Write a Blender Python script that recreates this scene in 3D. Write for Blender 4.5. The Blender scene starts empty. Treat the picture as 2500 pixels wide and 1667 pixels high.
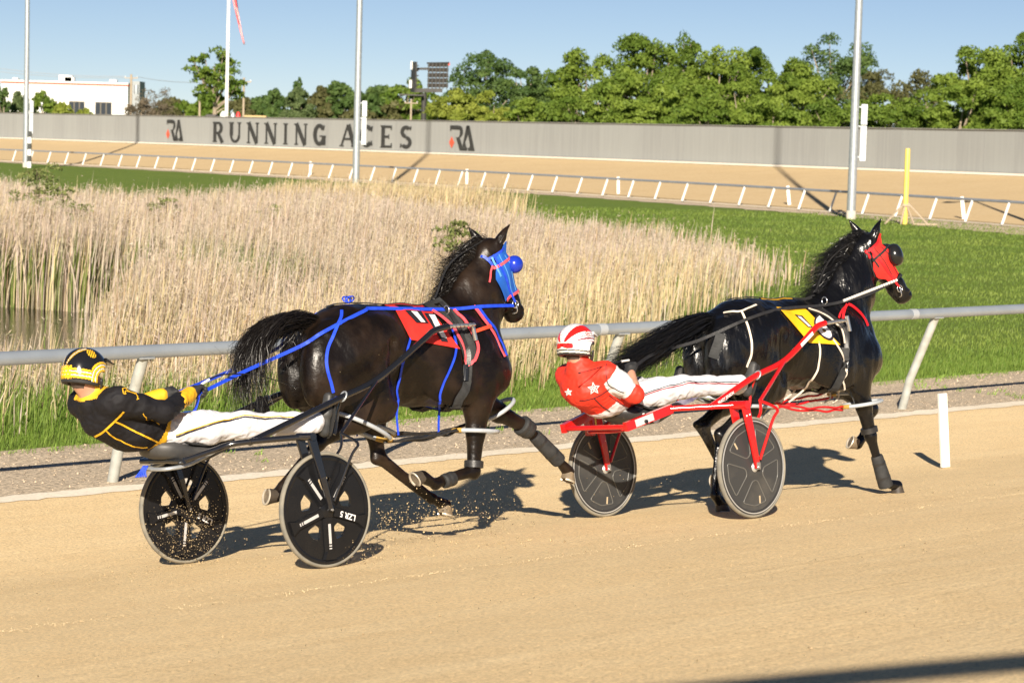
import bpy, bmesh, math, random
import numpy as np
from mathutils import Vector, Matrix, noise as mnoise
from mathutils.bvhtree import BVHTree
random.seed(7); rng = np.random.default_rng(7)
sc = bpy.context.scene
COL = sc.collection
R_ = math.radians

# ------------------------------------------------------------------ camera
F_PX, CX, CY, CAM_H = 6000.0, 1250.0, 833.5, 2.6
ROLL = R_(1.55); PITCH = math.atan(492 / 6000.0)
FW = np.array([0, math.cos(PITCH), -math.sin(PITCH)]); _r0 = np.array([1.0, 0, 0]); _u0 = np.cross(_r0, FW)
RT = _r0 * math.cos(ROLL) + _u0 * math.sin(ROLL); UP = _u0 * math.cos(ROLL) - _r0 * math.sin(ROLL)
CAM = np.array([0, 0, CAM_H])
cd = bpy.data.cameras.new('camera'); cam = bpy.data.objects.new('camera', cd); COL.objects.link(cam); sc.camera = cam
cd.sensor_width = 36.0; cd.lens = 36.0 * F_PX / 2500.0; cd.clip_end = 6000; cd.clip_start = .3
cd.shift_x = 0; cd.shift_y = 0
cam.matrix_world = Matrix(((RT[0], UP[0], -FW[0], 0), (RT[1], UP[1], -FW[1], 0), (RT[2], UP[2], -FW[2], CAM_H), (0, 0, 0, 1)))
cd.dof.use_dof = True; cd.dof.focus_distance = 17.2; cd.dof.aperture_fstop = 6.3

# ------------------------------------------------------------------ light
SUN_EL, SUN_DX = R_(25), .04
w = bpy.data.worlds.new('World'); sc.world = w; w.use_nodes = True
wt = w.node_tree; wt.nodes.clear()
sky = wt.nodes.new('ShaderNodeTexSky'); sky.sky_type = 'NISHITA'; sky.sun_disc = False
sky.sun_elevation = SUN_EL; sky.sun_rotation = math.pi + math.atan(SUN_DX)
sky.air_density = .54; sky.dust_density = .0; sky.ozone_density = 3.2; sky.altitude = 300
bg = wt.nodes.new('ShaderNodeBackground'); bg.inputs[1].default_value = .05
wo = wt.nodes.new('ShaderNodeOutputWorld')
tint = wt.nodes.new('ShaderNodeMix'); tint.data_type = 'RGBA'; tint.blend_type = 'MULTIPLY'; tint.inputs['Factor'].default_value = 1.0; tint.inputs['B'].default_value = (.92, .80, .74, 1)
wt.links.new(sky.outputs[0], tint.inputs['A']); wt.links.new(tint.outputs['Result'], bg.inputs[0]); wt.links.new(bg.outputs[0], wo.inputs[0])
sd = bpy.data.lights.new('sun', 'SUN'); sd.energy = 4.6; sd.angle = R_(.55); sd.color = (1.0, .89, .74)
so = bpy.data.objects.new('sun', sd); COL.objects.link(so)
ldir = Vector((SUN_DX * math.cos(SUN_EL), math.cos(SUN_EL), -math.sin(SUN_EL))).normalized()
so.rotation_euler = ldir.to_track_quat('-Z', 'Y').to_euler(); so.location = (0, -30, 20)
vs = sc.view_settings; vs.view_transform = 'Standard'; vs.look = 'None'; vs.exposure = 1.0; vs.gamma = 1.0; vs.use_curve_mapping = False
sc.cycles.use_denoising = True
sc.cycles.max_bounces = 6; sc.cycles.diffuse_bounces = 3; sc.cycles.glossy_bounces = 3; sc.cycles.transparent_max_bounces = 8

# ------------------------------------------------------------------ frames: track, sulkies, horses
def vray(x, y): return FW + RT * (x - CX) / F_PX - UP * (y - CY) / F_PX
def at_y(x, y, Y): d = vray(x, y); return CAM + d * Y / d[1]
def at_z(x, y, z): d = vray(x, y); return CAM + d * (z - CAM_H) / d[2]
PHI = R_(44); HD = np.array([math.cos(PHI), math.sin(PHI), 0]); IN = np.array([-math.sin(PHI), math.cos(PHI), 0])
TO = np.array([-1.068, 14.662, 0.0])
S0, S1, B0, B1 = .125, .02, 1.3, 3.0
def zb(b):
    b = np.asarray(b, float); bb = np.maximum(b, -7.6)
    t = np.clip(bb, B0, B1) - B0
    return -S0 * np.minimum(bb, B0) - (S0 * t - (S0 - S1) * t * t / 2 / (B1 - B0)) - S1 * np.maximum(bb - B1, 0)
def tk(a, b, dz=0.0):
    p = TO + a * HD + b * IN; return np.array([p[0], p[1], float(zb(b)) + dz])
EX = HD.copy(); EY = IN - np.array([0, 0, S0]); EY /= np.linalg.norm(EY); EZ = np.cross(EX, EY)
WB = 1.43
class Frame:
    def __init__(s, o, psi=0.0, piv=1.2):
        c, n = math.cos(R_(psi)), math.sin(R_(psi)); p = o + EX * piv
        s.ex = EX * c + EY * n; s.ey = EY * c - EX * n; s.ez = EZ; s.o = p - s.ex * piv
        s.R = np.array([s.ex, s.ey, s.ez])
        s.M = Matrix([[s.ex[i], s.ey[i], s.ez[i], s.o[i]] for i in range(3)] + [[0, 0, 0, 1]])
    def loc(s, p): return s.R @ (np.asarray(p) - s.o)
    def wld(s, p): return s.o + s.R.T @ np.asarray(p, float)
    def L(s, x, y, yo):
        d = vray(x, y); t = ((s.o + s.ey * yo - CAM) @ s.ey) / (d @ s.ey); return s.loc(CAM + d * t)
FR1 = Frame(TO + EY * WB / 2)
_n2 = TO + 3.48 * HD - .39 * IN; _n2[2] = .04875
FR2 = Frame(_n2 + EY * WB / 2)
FH1 = Frame(FR1.o, -3.5); FH2 = Frame(FR2.o, -8.0)

# ------------------------------------------------------------------ materials
MATS = {}
def mat(name, c1, c2=None, scale=8.0, rough=.6, metal=0.0, bump=0.0, bscale=40.0, spec=.5, coat=0.0, stretch=(1, 1, 1), detail=6.0, lo=.35, hi=.65, attr=False, trans=0.0, rvar=0.0, sheen=0.0, fine=None):
    if name in MATS: return MATS[name]
    m = bpy.data.materials.new(name); m.use_nodes = True; nt = m.node_tree; N = nt.nodes; Lk = nt.links
    b = N['Principled BSDF']; b.inputs['Roughness'].default_value = rough; b.inputs['Metallic'].default_value = metal
    b.inputs['Specular IOR Level'].default_value = spec; b.inputs['Coat Weight'].default_value = coat; b.inputs['Coat Roughness'].default_value = .12
    b.inputs['Sheen Weight'].default_value = sheen
    tc = N.new('ShaderNodeTexCoord'); mp = N.new('ShaderNodeMapping'); mp.inputs['Scale'].default_value = stretch
    Lk.new(tc.outputs['Object'], mp.inputs['Vector'])
    base = None
    if attr:
        a = N.new('ShaderNodeAttribute'); a.attribute_name = 'col'; base = a.outputs['Color']
    if c2 is not None:
        n = N.new('ShaderNodeTexNoise'); n.inputs['Scale'].default_value = scale; n.inputs['Detail'].default_value = detail
        Lk.new(mp.outputs[0], n.inputs['Vector'])
        rp = N.new('ShaderNodeMapRange'); rp.inputs['From Min'].default_value = lo; rp.inputs['From Max'].default_value = hi; Lk.new(n.outputs[0], rp.inputs['Value'])
        mx = N.new('ShaderNodeMix'); mx.data_type = 'RGBA'; Lk.new(rp.outputs[0], mx.inputs['Factor'])
        mx.inputs['A'].default_value = (*c1, 1); mx.inputs['B'].default_value = (*c2, 1)
        base = mx.outputs['Result']
        if rvar:
            r2 = N.new('ShaderNodeMapRange'); r2.inputs['From Min'].default_value = lo; r2.inputs['From Max'].default_value = hi
            r2.inputs['To Min'].default_value = rough - rvar; r2.inputs['To Max'].default_value = rough + rvar; Lk.new(n.outputs[0], r2.inputs['Value']); Lk.new(r2.outputs[0], b.inputs['Roughness'])
    if base is not None: Lk.new(base, b.inputs['Base Color'])
    else: b.inputs['Base Color'].default_value = (*c1, 1)
    if bump:
        n2 = N.new('ShaderNodeTexNoise'); n2.inputs['Scale'].default_value = bscale; n2.inputs['Detail'].default_value = 5
        Lk.new(mp.outputs[0], n2.inputs['Vector'])
        bp = N.new('ShaderNodeBump'); bp.inputs['Strength'].default_value = 1.0; bp.inputs['Distance'].default_value = bump
        Lk.new(n2.outputs[0], bp.inputs['Height']); last = bp
        if fine:
            m3 = N.new('ShaderNodeMapping'); m3.inputs['Scale'].default_value = fine[2]; Lk.new(tc.outputs['Object'], m3.inputs[0]); n3 = N.new('ShaderNodeTexNoise'); n3.inputs['Scale'].default_value = fine[0]; n3.inputs['Detail'].default_value = 3; Lk.new(m3.outputs[0], n3.inputs['Vector'])
            b3 = N.new('ShaderNodeBump'); b3.inputs['Strength'].default_value = 1.0; b3.inputs['Distance'].default_value = fine[1]; Lk.new(n3.outputs[0], b3.inputs['Height']); Lk.new(bp.outputs[0], b3.inputs['Normal']); last = b3
        Lk.new(last.outputs[0], b.inputs['Normal'])
    if trans:
        tb = N.new('ShaderNodeBsdfTranslucent'); ms = N.new('ShaderNodeMixShader'); ms.inputs[0].default_value = trans
        if base is not None: Lk.new(base, tb.inputs[0])
        else: tb.inputs[0].default_value = (*c1, 1)
        Lk.new(b.outputs[0], ms.inputs[1]); Lk.new(tb.outputs[0], ms.inputs[2]); Lk.new(ms.outputs[0], N['Material Output'].inputs[0])
    MATS[name] = m; return m

# ------------------------------------------------------------------ mesh helpers
def npmesh(name, V, Fc, smooth=False):
    me = bpy.data.meshes.new(name); V = np.asarray(V, np.float32)
    if isinstance(Fc, np.ndarray):
        nf, k = Fc.shape
        me.vertices.add(len(V)); me.vertices.foreach_set('co', V.ravel())
        me.loops.add(nf * k); me.loops.foreach_set('vertex_index', Fc.astype(np.int32).ravel())
        me.polygons.add(nf); me.polygons.foreach_set('loop_start', np.arange(0, nf * k, k, dtype=np.int32))
        try: me.polygons.foreach_set('loop_total', np.full(nf, k, dtype=np.int32))
        except Exception: pass
        me.update(calc_edges=True)
    else:
        me.from_pydata([tuple(map(float, v)) for v in V], [], [tuple(map(int, f)) for f in Fc]); me.update()
    if smooth: me.polygons.foreach_set('use_smooth', np.ones(len(me.polygons), bool))
    return me
def setcol(me, cols):
    a = me.color_attributes.new('col', 'FLOAT_COLOR', 'POINT'); c = np.ones((len(me.vertices), 4), np.float32); c[:, :3] = cols; a.data.foreach_set('color', c.ravel())
class MB:
    def __init__(s): s.V = []; s.F = []
    def add(s, V, Fc):
        o = len(s.V); s.V += [tuple(v) for v in V]; s.F += [tuple(i + o for i in f) for f in Fc]; return s
    def box(s, c, size, ax=None):
        c = np.asarray(c, float); hx = np.asarray(size, float) / 2; A = np.eye(3) if ax is None else np.asarray(ax)
        P = [c + A.T @ (np.array([i, j, k]) * hx) for k in (-1, 1) for j in (-1, 1) for i in (-1, 1)]
        return s.add(P, [(0, 2, 3, 1), (4, 5, 7, 6), (0, 1, 5, 4), (2, 6, 7, 3), (0, 4, 6, 2), (1, 3, 7, 5)])
    def beam(s, a, b, w_, h_, up=(0, 0, 1)):
        a = np.asarray(a, float); b = np.asarray(b, float); d = b - a; l = np.linalg.norm(d); x = d / l
        u = np.asarray(up, float); y = np.cross(u, x); y /= np.linalg.norm(y); z = np.cross(x, y)
        return s.box((a + b) / 2, (l, w_, h_), np.array([x, y, z]))
    def tube(s, path, r, n=10, cap=True, flat=1.0, up=None):
        P = np.asarray(path, float); m = len(P); r = np.full(m, r) if np.isscalar(r) else np.asarray(r, float)
        T = np.gradient(P, axis=0); T /= np.linalg.norm(T, axis=1)[:, None] + 1e-12
        u = np.array([0, 0, 1.0]) if up is None else np.asarray(up, float)
        if abs(T[0] @ u) > .95: u = np.array([0, 1.0, 0]) if up is None else np.array([1.0, 0, 0])
        V = []; y = np.cross(T[0], u); y /= np.linalg.norm(y)
        for i in range(m):
            y = y - T[i] * (y @ T[i]); y /= np.linalg.norm(y) + 1e-12; z = np.cross(y, T[i])
            for k in range(n):
                t = 2 * math.pi * k / n; V.append(P[i] + r[i] * (math.cos(t) * y * flat + math.sin(t) * z))
        Fc = [(i * n + k, i * n + (k + 1) % n, (i + 1) * n + (k + 1) % n, (i + 1) * n + k) for i in range(m - 1) for k in range(n)]
        if cap: Fc += [tuple(range(n - 1, -1, -1)), tuple((m - 1) * n + k for k in range(n))]
        return s.add(V, Fc)
    def lathe(s, c, axis, prof, n=32, closed=False):
        c = np.asarray(c, float); z = np.asarray(axis, float); z /= np.linalg.norm(z)
        x = np.cross(z, [0, 0, 1.0] if abs(z[2]) < .9 else [1.0, 0, 0]); x /= np.linalg.norm(x); y = np.cross(z, x)
        V = [c + q * z + r * (math.cos(2 * math.pi * k / n) * x + math.sin(2 * math.pi * k / n) * y) for (r, q) in prof for k in range(n)]
        m = len(prof); rg = range(m) if closed else range(m - 1)
        Fc = [(i * n + k, i * n + (k + 1) % n, ((i + 1) % m) * n + (k + 1) % n, ((i + 1) % m) * n + k) for i in rg for k in range(n)]
        if not closed: Fc += [tuple(range(n - 1, -1, -1)), tuple((m - 1) * n + k for k in range(n))]
        return s.add(V, Fc)
    def prism(s, poly, o, u, v, t0, t1):
        o, u, v = (np.asarray(q, float) for q in (o, u, v)); nrm = np.cross(u, v); n = len(poly)
        V = [o + p[0] * u + p[1] * v + nrm * t0 for p in poly] + [o + p[0] * u + p[1] * v + nrm * t1 for p in poly]
        return s.add(V, [tuple(range(n - 1, -1, -1)), tuple(range(n, 2 * n))] + [(i, (i + 1) % n, n + (i + 1) % n, n + i) for i in range(n)])
    def build(s, name, m, parent=None, smooth=False, bevel=0.0, auto=None):
        me = bpy.data.meshes.new(name); me.from_pydata([tuple(map(float, v)) for v in s.V], [], s.F); me.update()
        return obj(name, me, m, parent, smooth, bevel, auto)
def obj(name, me, m, parent=None, smooth=False, bevel=0.0, auto=None):
    bm = None
    if bevel:
        bm = bmesh.new(); bm.from_mesh(me); bmesh.ops.remove_doubles(bm, verts=bm.verts, dist=1e-5)
        bmesh.ops.bevel(bm, geom=[e for e in bm.edges if len(e.link_faces) == 2 and e.calc_face_angle(0) > .5], offset=bevel, segments=2, affect='EDGES', profile=.6)
        bm.to_mesh(me); bm.free()
    o = bpy.data.objects.new(name, me); COL.objects.link(o)
    if m is not None:
        me.materials.clear(); me.materials.append(m)
    if smooth or auto:
        me.polygons.foreach_set('use_smooth', np.ones(len(me.polygons), bool))
        if auto: me.set_sharp_from_angle(angle=R_(auto))
    if parent is not None: o.parent = parent
    return o
def tag(o, label, cat, group=None):
    o['label'] = label; o['category'] = cat
    if group: o['group'] = group
    return o
def thing(name, label, cat, M=None, group=None):
    o = bpy.data.objects.new(name, None); COL.objects.link(o); o.empty_display_size = .2
    if M is not None: o.matrix_world = M
    return tag(o, label, cat, group)
def struct(o): o['kind'] = 'structure'; return o
def stuff(o, label=None, cat=None):
    o['kind'] = 'stuff'
    if label: o['label'] = label; o['category'] = cat
    return o
def TM(x, y, z, rz=0.0): return Matrix.Translation((x, y, z)) @ Matrix.Rotation(rz, 4, 'Z')
def smoothpath(P, n=8):
    P = np.asarray(P, float); m = len(P)
    if m < 3: return np.array([P[0] + (P[-1] - P[0]) * t for t in np.linspace(0, 1, n + 1)])
    Q = np.vstack([2 * P[0] - P[1], P, 2 * P[-1] - P[-2]]); out = []
    for i in range(m - 1):
        p0, p1, p2, p3 = Q[i:i + 4]
        for t in np.linspace(0, 1, n, endpoint=False):
            out.append(.5 * ((2 * p1) + (p2 - p0) * t + (2 * p0 - 5 * p1 + 4 * p2 - p3) * t * t + (3 * p1 - p0 - 3 * p2 + p3) * t ** 3))
    out.append(P[-1]); return np.array(out)
def text_mesh(body, size=1.0, offset=0.0, extrude=0.0, spacing=1.0, bold=0.0, shear=0.0):
    cu = bpy.data.curves.new('lettering', 'FONT'); cu.body = body; cu.size = size; cu.offset = offset; cu.extrude = extrude; cu.align_x = 'CENTER'; cu.align_y = 'CENTER'; cu.space_character = spacing; cu.shear = shear; cu.resolution_u = 4
    o = bpy.data.objects.new('lettering', cu); COL.objects.link(o); dg = bpy.context.evaluated_depsgraph_get()
    me = bpy.data.meshes.new_from_object(o.evaluated_get(dg)); bpy.data.objects.remove(o); bpy.data.curves.remove(cu)
    V = np.array([v.co[:] for v in me.vertices]); Fc = [tuple(p.vertices) for p in me.polygons]; bpy.data.meshes.remove(me); return V, Fc

# ------------------------------------------------------------------ distance-field bodies (one continuous surface each)
class Field:
    def __init__(s, lo, hi, res):
        s.lo = np.array(lo, np.float32); s.res = res; s.n = np.ceil((np.array(hi) - np.array(lo)) / res).astype(int) + 1
        s.D = np.full(s.n, .5, np.float32)
        s.ax = [s.lo[i] + res * np.arange(s.n[i], dtype=np.float32) for i in range(3)]
    def _sub(s, lo, hi):
        i0 = np.clip(np.floor((np.array(lo) - s.lo) / s.res).astype(int), 0, s.n - 1); i1 = np.clip(np.ceil((np.array(hi) - s.lo) / s.res).astype(int) + 1, 1, s.n)
        sl = tuple(slice(a, b) for a, b in zip(i0, i1))
        return sl, s.ax[0][sl[0]][:, None, None], s.ax[1][sl[1]][None, :, None], s.ax[2][sl[2]][None, None, :]
    def _mix(s, sl, d, k, sub=False):
        a = s.D[sl]
        if sub:
            h = np.maximum(k - np.abs(-d - a), 0) / k; s.D[sl] = np.maximum(a, -d) + h * h * k * .25
        else:
            h = np.maximum(k - np.abs(a - d), 0) / k; s.D[sl] = np.minimum(a, d) - h * h * k * .25
    def cone(s, a, b, ra, rb, k=.04, sc_=(1, 1, 1), sub=False):
        a = np.array(a, np.float32); b = np.array(b, np.float32); S = np.array(sc_, np.float32); rm = max(ra, rb) * S + k + .03
        sl, X, Y, Z = s._sub(np.minimum(a, b) - rm, np.maximum(a, b) + rm)
        a2 = a / S; ba = b / S - a2; L2 = float(ba @ ba) + 1e-9
        px, py, pz = X / S[0] - a2[0], Y / S[1] - a2[1], Z / S[2] - a2[2]
        t = np.clip((px * ba[0] + py * ba[1] + pz * ba[2]) / L2, 0, 1)
        d = np.sqrt((px - t * ba[0]) ** 2 + (py - t * ba[1]) ** 2 + (pz - t * ba[2]) ** 2) - (ra + (rb - ra) * t)
        s._mix(sl, d * S.min(), k, sub); return s
    def ell(s, c, r, k=.05, pitch=0.0, yaw=0.0, sub=False):
        c = np.array(c, np.float32); r = np.array(r, np.float32); m = r.max() + k + .03
        sl, X, Y, Z = s._sub(c - m, c + m); x, y, z = X - c[0], Y - c[1], Z - c[2]
        cy, sy = math.cos(R_(yaw)), math.sin(R_(yaw)); x, y = x * cy + y * sy, y * cy - x * sy
        cp, sp = math.cos(R_(pitch)), math.sin(R_(pitch)); x, z = x * cp + z * sp, z * cp - x * sp
        k0 = np.sqrt((x / r[0]) ** 2 + (y / r[1]) ** 2 + (z / r[2]) ** 2); k1 = np.sqrt((x / r[0] ** 2) ** 2 + (y / r[1] ** 2) ** 2 + (z / r[2] ** 2) ** 2) + 1e-6
        s._mix(sl, k0 * (k0 - 1) / k1, k, sub); return s
    def chain(s, pts, rs, k=.03, sc_=(1, 1, 1)):
        for i in range(len(pts) - 1): s.cone(pts[i], pts[i + 1], rs[i], rs[i + 1], k, sc_)
        return s
    def mesh(s, name, smooth_iter=2):
        D = s.D; ins = D < 0; n = np.array(D.shape)
        c = [ins[i:n[0] - 1 + i, j:n[1] - 1 + j, k:n[2] - 1 + k] for i in (0, 1) for j in (0, 1) for k in (0, 1)]
        cnt = sum(q.astype(np.int8) for q in c); act = (cnt > 0) & (cnt < 8); idx = np.argwhere(act)
        vid = np.full(act.shape, -1, np.int64); vid[act] = np.arange(len(idx))
        off = np.array([(i, j, k) for i in (0, 1) for j in (0, 1) for k in (0, 1)]); P = np.zeros((len(idx), 3)); W = np.zeros(len(idx))
        vals = [D[idx[:, 0] + o[0], idx[:, 1] + o[1], idx[:, 2] + o[2]] for o in off]
        for e0 in range(8):
            for e1 in range(e0 + 1, 8):
                if np.abs(off[e0] - off[e1]).sum() != 1: continue
                a, b = vals[e0], vals[e1]; cr = (a < 0) != (b < 0); t = np.where(cr, a / np.where(cr, a - b, 1), 0)
                P += np.where(cr[:, None], off[e0] + t[:, None] * (off[e1] - off[e0]), 0); W += cr
        V = (idx + P / W[:, None]) * s.res + s.lo; Fs = []
        for ax in range(3):
            o1, o2 = [(1, 2), (2, 0), (0, 1)][ax]
            sl0 = [slice(None)] * 3; sl1 = [slice(None)] * 3; sl0[ax] = slice(0, -1); sl1[ax] = slice(1, None)
            A, B = ins[tuple(sl0)], ins[tuple(sl1)]; ch = np.argwhere(A != B)
            ch = ch[(ch[:, o1] > 0) & (ch[:, o2] > 0) & (ch[:, o1] < n[o1] - 1) & (ch[:, o2] < n[o2] - 1)]
            fl = A[tuple(ch.T)]
            q = []
            for d1, d2 in ((-1, -1), (0, -1), (0, 0), (-1, 0)):
                cc = ch.copy(); cc[:, o1] += d1; cc[:, o2] += d2; q.append(vid[tuple(cc.T)])
            q = np.stack(q, 1); q[~fl] = q[~fl][:, ::-1]; Fs.append(q)
        Fc = np.vstack(Fs)
        for _ in range(smooth_iter):
            acc = np.zeros_like(V); w_ = np.zeros(len(V))
            for i in range(4):
                a, b = Fc[:, i], Fc[:, (i + 1) % 4]
                for d in range(3): acc[:, d] += np.bincount(a, V[b][:, d], len(V)) + np.bincount(b, V[a][:, d], len(V))
                w_ += np.bincount(a, minlength=len(V)) + np.bincount(b, minlength=len(V))
            V = V * .45 + .55 * acc / w_[:, None]
        s.V, s.F = V, Fc
        return npmesh(name, V, Fc, True)
def bvh_of(V, Fc): return BVHTree.FromPolygons([tuple(map(float, v)) for v in V], [tuple(map(int, f)) for f in Fc])
class Skin:
    """surface of a body in its local frame: pixels or directions are cast on it"""
    def __init__(s, fr, V, Fc): s.fr = fr; s.b = bvh_of(V, Fc)
    def px(s, x, y, off=.006):
        o = s.fr.loc(CAM); d = s.fr.R @ vray(x, y); h, n, i, ds = s.b.ray_cast(Vector(o), Vector(d))
        if h is None:
            p = Vector(s.fr.L(x, y, 0)); h, n, i, ds = s.b.find_nearest(p)
        n = np.array(n)
        if n @ d > 0: n = -n
        return np.array(h) + n * off, n
    def near(s, p, off=.006):
        h, n, i, ds = s.b.find_nearest(Vector(p)); n = np.array(n); return np.array(h) + n * off, n
    def rad(s, c, d, off=.006):
        d = np.asarray(d, float); d /= np.linalg.norm(d); o = np.asarray(c) + d * 1.5
        h, n, i, ds = s.b.ray_cast(Vector(o), Vector(-d))
        if h is None: return s.near(c, off)
        n = np.array(n); n = n if n @ d > 0 else -n
        return np.array(h) + n * off, n
def ribbon(P, Nn, w_, t=.003, mb=None):
    """flat strap along P with surface normals Nn"""
    P = np.asarray(P, float); Nn = np.asarray(Nn, float); m = len(P); mb = mb or MB()
    T = np.gradient(P, axis=0); T /= np.linalg.norm(T, axis=1)[:, None] + 1e-12
    S = np.cross(T, Nn); S /= np.linalg.norm(S, axis=1)[:, None] + 1e-12; N2 = np.cross(S, T)
    W = np.full(m, w_) if np.isscalar(w_) else np.asarray(w_)
    V = []
    for i in range(m):
        for a, b in ((-1, 0), (-1, 1), (1, 1), (1, 0)): V.append(P[i] + S[i] * a * W[i] / 2 + N2[i] * b * t)
    Fc = [(i * 4 + k, i * 4 + (k + 1) % 4, (i + 1) * 4 + (k + 1) % 4, (i + 1) * 4 + k) for i in range(m - 1) for k in range(4)] + [(3, 2, 1, 0), tuple((m - 1) * 4 + k for k in range(4))]
    return mb.add(V, Fc)
def strap_px(skin, pts, w_, t=.003, off=.005, mirror=False, n=6, mb=None, drape=True):
    """strap lying on a body along picture points"""
    H = [skin.px(x, y, off) for x, y in pts]; P = smoothpath([q[0] for q in H], n); Q, Ns = [], []
    for p in P:
        q, nn = skin.near(p, off); Q.append(q if drape else p); Ns.append(nn)
    Q = np.array(Q); Ns = np.array(Ns); mb = ribbon(Q, Ns, w_, t, mb)
    if mirror:
        k = np.array([1, -1, 1]); Q2, N2 = [], []
        for p in Q * k:
            q, nn = skin.near(p, off); Q2.append(q); N2.append(nn)
        ribbon(np.array(Q2), np.array(N2), w_, t, mb)
    return mb

# ================================================================== SETTING
TRK = Matrix([[HD[0], IN[0], 0, TO[0]], [HD[1], IN[1], 0, TO[1]], [0, 0, 1, 0], [0, 0, 0, 1]])
def ground_mat(name, cols, grain, gs, streak=0.0, bump=.004, fine=(.75, 1.2), spots=0.0, groove=0.0):
    m = bpy.data.materials.new(name); m.use_nodes = True; nt = m.node_tree; N = nt.nodes; Lk = nt.links; b = N['Principled BSDF']
    b.inputs['Roughness'].default_value = .95; b.inputs['Specular IOR Level'].default_value = .15
    tc = N.new('ShaderNodeTexCoord')
    def nz(scale, st=(1, 1, 1), det=6.0, rough=.6):
        mp = N.new('ShaderNodeMapping'); mp.inputs['Scale'].default_value = st; Lk.new(tc.outputs['Object'], mp.inputs[0])
        n = N.new('ShaderNodeTexNoise'); n.inputs['Scale'].default_value = scale; n.inputs['Detail'].default_value = det; n.inputs['Roughness'].default_value = rough; Lk.new(mp.outputs[0], n.inputs['Vector']); return n.outputs[0]
    def rng_(s, a, b_, c=0.0, d=1.0):
        r = N.new('ShaderNodeMapRange'); r.inputs[1].default_value = a; r.inputs[2].default_value = b_; r.inputs[3].default_value = c; r.inputs[4].default_value = d; Lk.new(s, r.inputs[0]); return r.outputs[0]
    def mix(f, a, b_, typ='MIX'):
        x = N.new('ShaderNodeMix'); x.data_type = 'RGBA'; x.blend_type = typ
        if isinstance(f, float): x.inputs['Factor'].default_value = f
        else: Lk.new(f, x.inputs['Factor'])
        for s_, k in ((a, 'A'), (b_, 'B')):
            if isinstance(s_, tuple): x.inputs[k].default_value = (*s_, 1)
            else: Lk.new(s_, x.inputs[k])
        return x.outputs['Result']
    c = mix(rng_(nz(.35), .35, .65), cols[0], cols[1])
    if streak: c = mix(rng_(nz(1.6, (.06, 1.5, 1)), .45, .75, 0, streak), c, cols[2])
    c = mix(rng_(nz(3.0, det=8), .4, .75, 0, .5), c, cols[2])
    g = nz(grain, det=3, rough=.7); c = mix(1.0, c, mixg := mix(rng_(g, .3, .7), (fine[0],) * 3, (fine[1],) * 3), 'MULTIPLY')
    if spots:
        v = N.new('ShaderNodeTexVoronoi'); v.inputs['Scale'].default_value = 9.0; Lk.new(tc.outputs['Object'], v.inputs['Vector'])
        c = mix(rng_(v.outputs['Distance'], .03, .09, spots, 0.0), c, (cols[0][0] * .35, cols[0][1] * .32, cols[0][2] * .3))
    Lk.new(c, b.inputs['Base Color'])
    bp = N.new('ShaderNodeBump'); bp.inputs['Distance'].default_value = bump; bp.inputs['Strength'].default_value = 1.0
    n1 = nz(gs, det=8, rough=.75); Lk.new(n1, bp.inputs['Height']); last = bp
    if groove:
        b2 = N.new('ShaderNodeBump'); b2.inputs['Distance'].default_value = groove; b2.inputs['Strength'].default_value = 1.0; Lk.new(nz(1.0, (.25, 9.0, 1), 3), b2.inputs['Height']); Lk.new(bp.outputs[0], b2.inputs['Normal']); last = b2
    Lk.new(last.outputs[0], b.inputs['Normal'])
    return m
M_TRACK = ground_mat('tan crushed stone track', ((.80, .60, .335), (.745, .555, .305), (.85, .67, .40)), 55, 26, streak=.55, bump=.011, fine=(.74, 1.34), spots=.55, groove=.010)
M_GRAVEL = ground_mat('grey gravel', ((.58, .475, .345), (.50, .41, .30), (.64, .53, .395)), 26, 22, bump=.012, fine=(.34, 1.55), spots=.3)
M_LAWN = ground_mat('mown grass', ((.125, .19, .03), (.155, .215, .037), (.105, .165, .026)), 9, 14, bump=.02, fine=(.6, 1.35))
M_EARTH = ground_mat('reed litter earth', ((.30, .22, .13), (.22, .17, .09), (.13, .14, .05)), 12, 8, bump=.05)
M_FTRACK = ground_mat('tan far track', ((.61, .455, .25), (.57, .42, .23), (.65, .51, .315)), 6, 5, streak=.4, bump=.01, fine=(.93, 1.06))

# near track, banked down towards the inside
av = np.concatenate([np.arange(-26, -6, 1.0), np.arange(-6, 22, .2), np.arange(22, 62, 1.0)]); bv = np.concatenate([np.arange(-16, -8, .5), np.arange(-8, 5.36, .2)])
A, B = np.meshgrid(av, bv, indexing='ij'); Zt = zb(B) + .012 * np.sin(B * 2.6 + .25 * np.sin(A * .7)) * np.clip((B + 8) / 2, 0, 1) * np.clip((4.6 - B) / 1.2, 0, 1) * .45
V = np.stack([A, B, Zt], -1).reshape(-1, 3); na, nb = A.shape
ii = (np.arange(na - 1)[:, None] * nb + np.arange(nb - 1)[None, :]).ravel(); Fq = np.stack([ii, ii + nb, ii + nb + 1, ii + 1], 1)
o = obj('race_track', npmesh('race_track', V, Fq, True), M_TRACK); o.matrix_world = TRK; struct(o)
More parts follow.
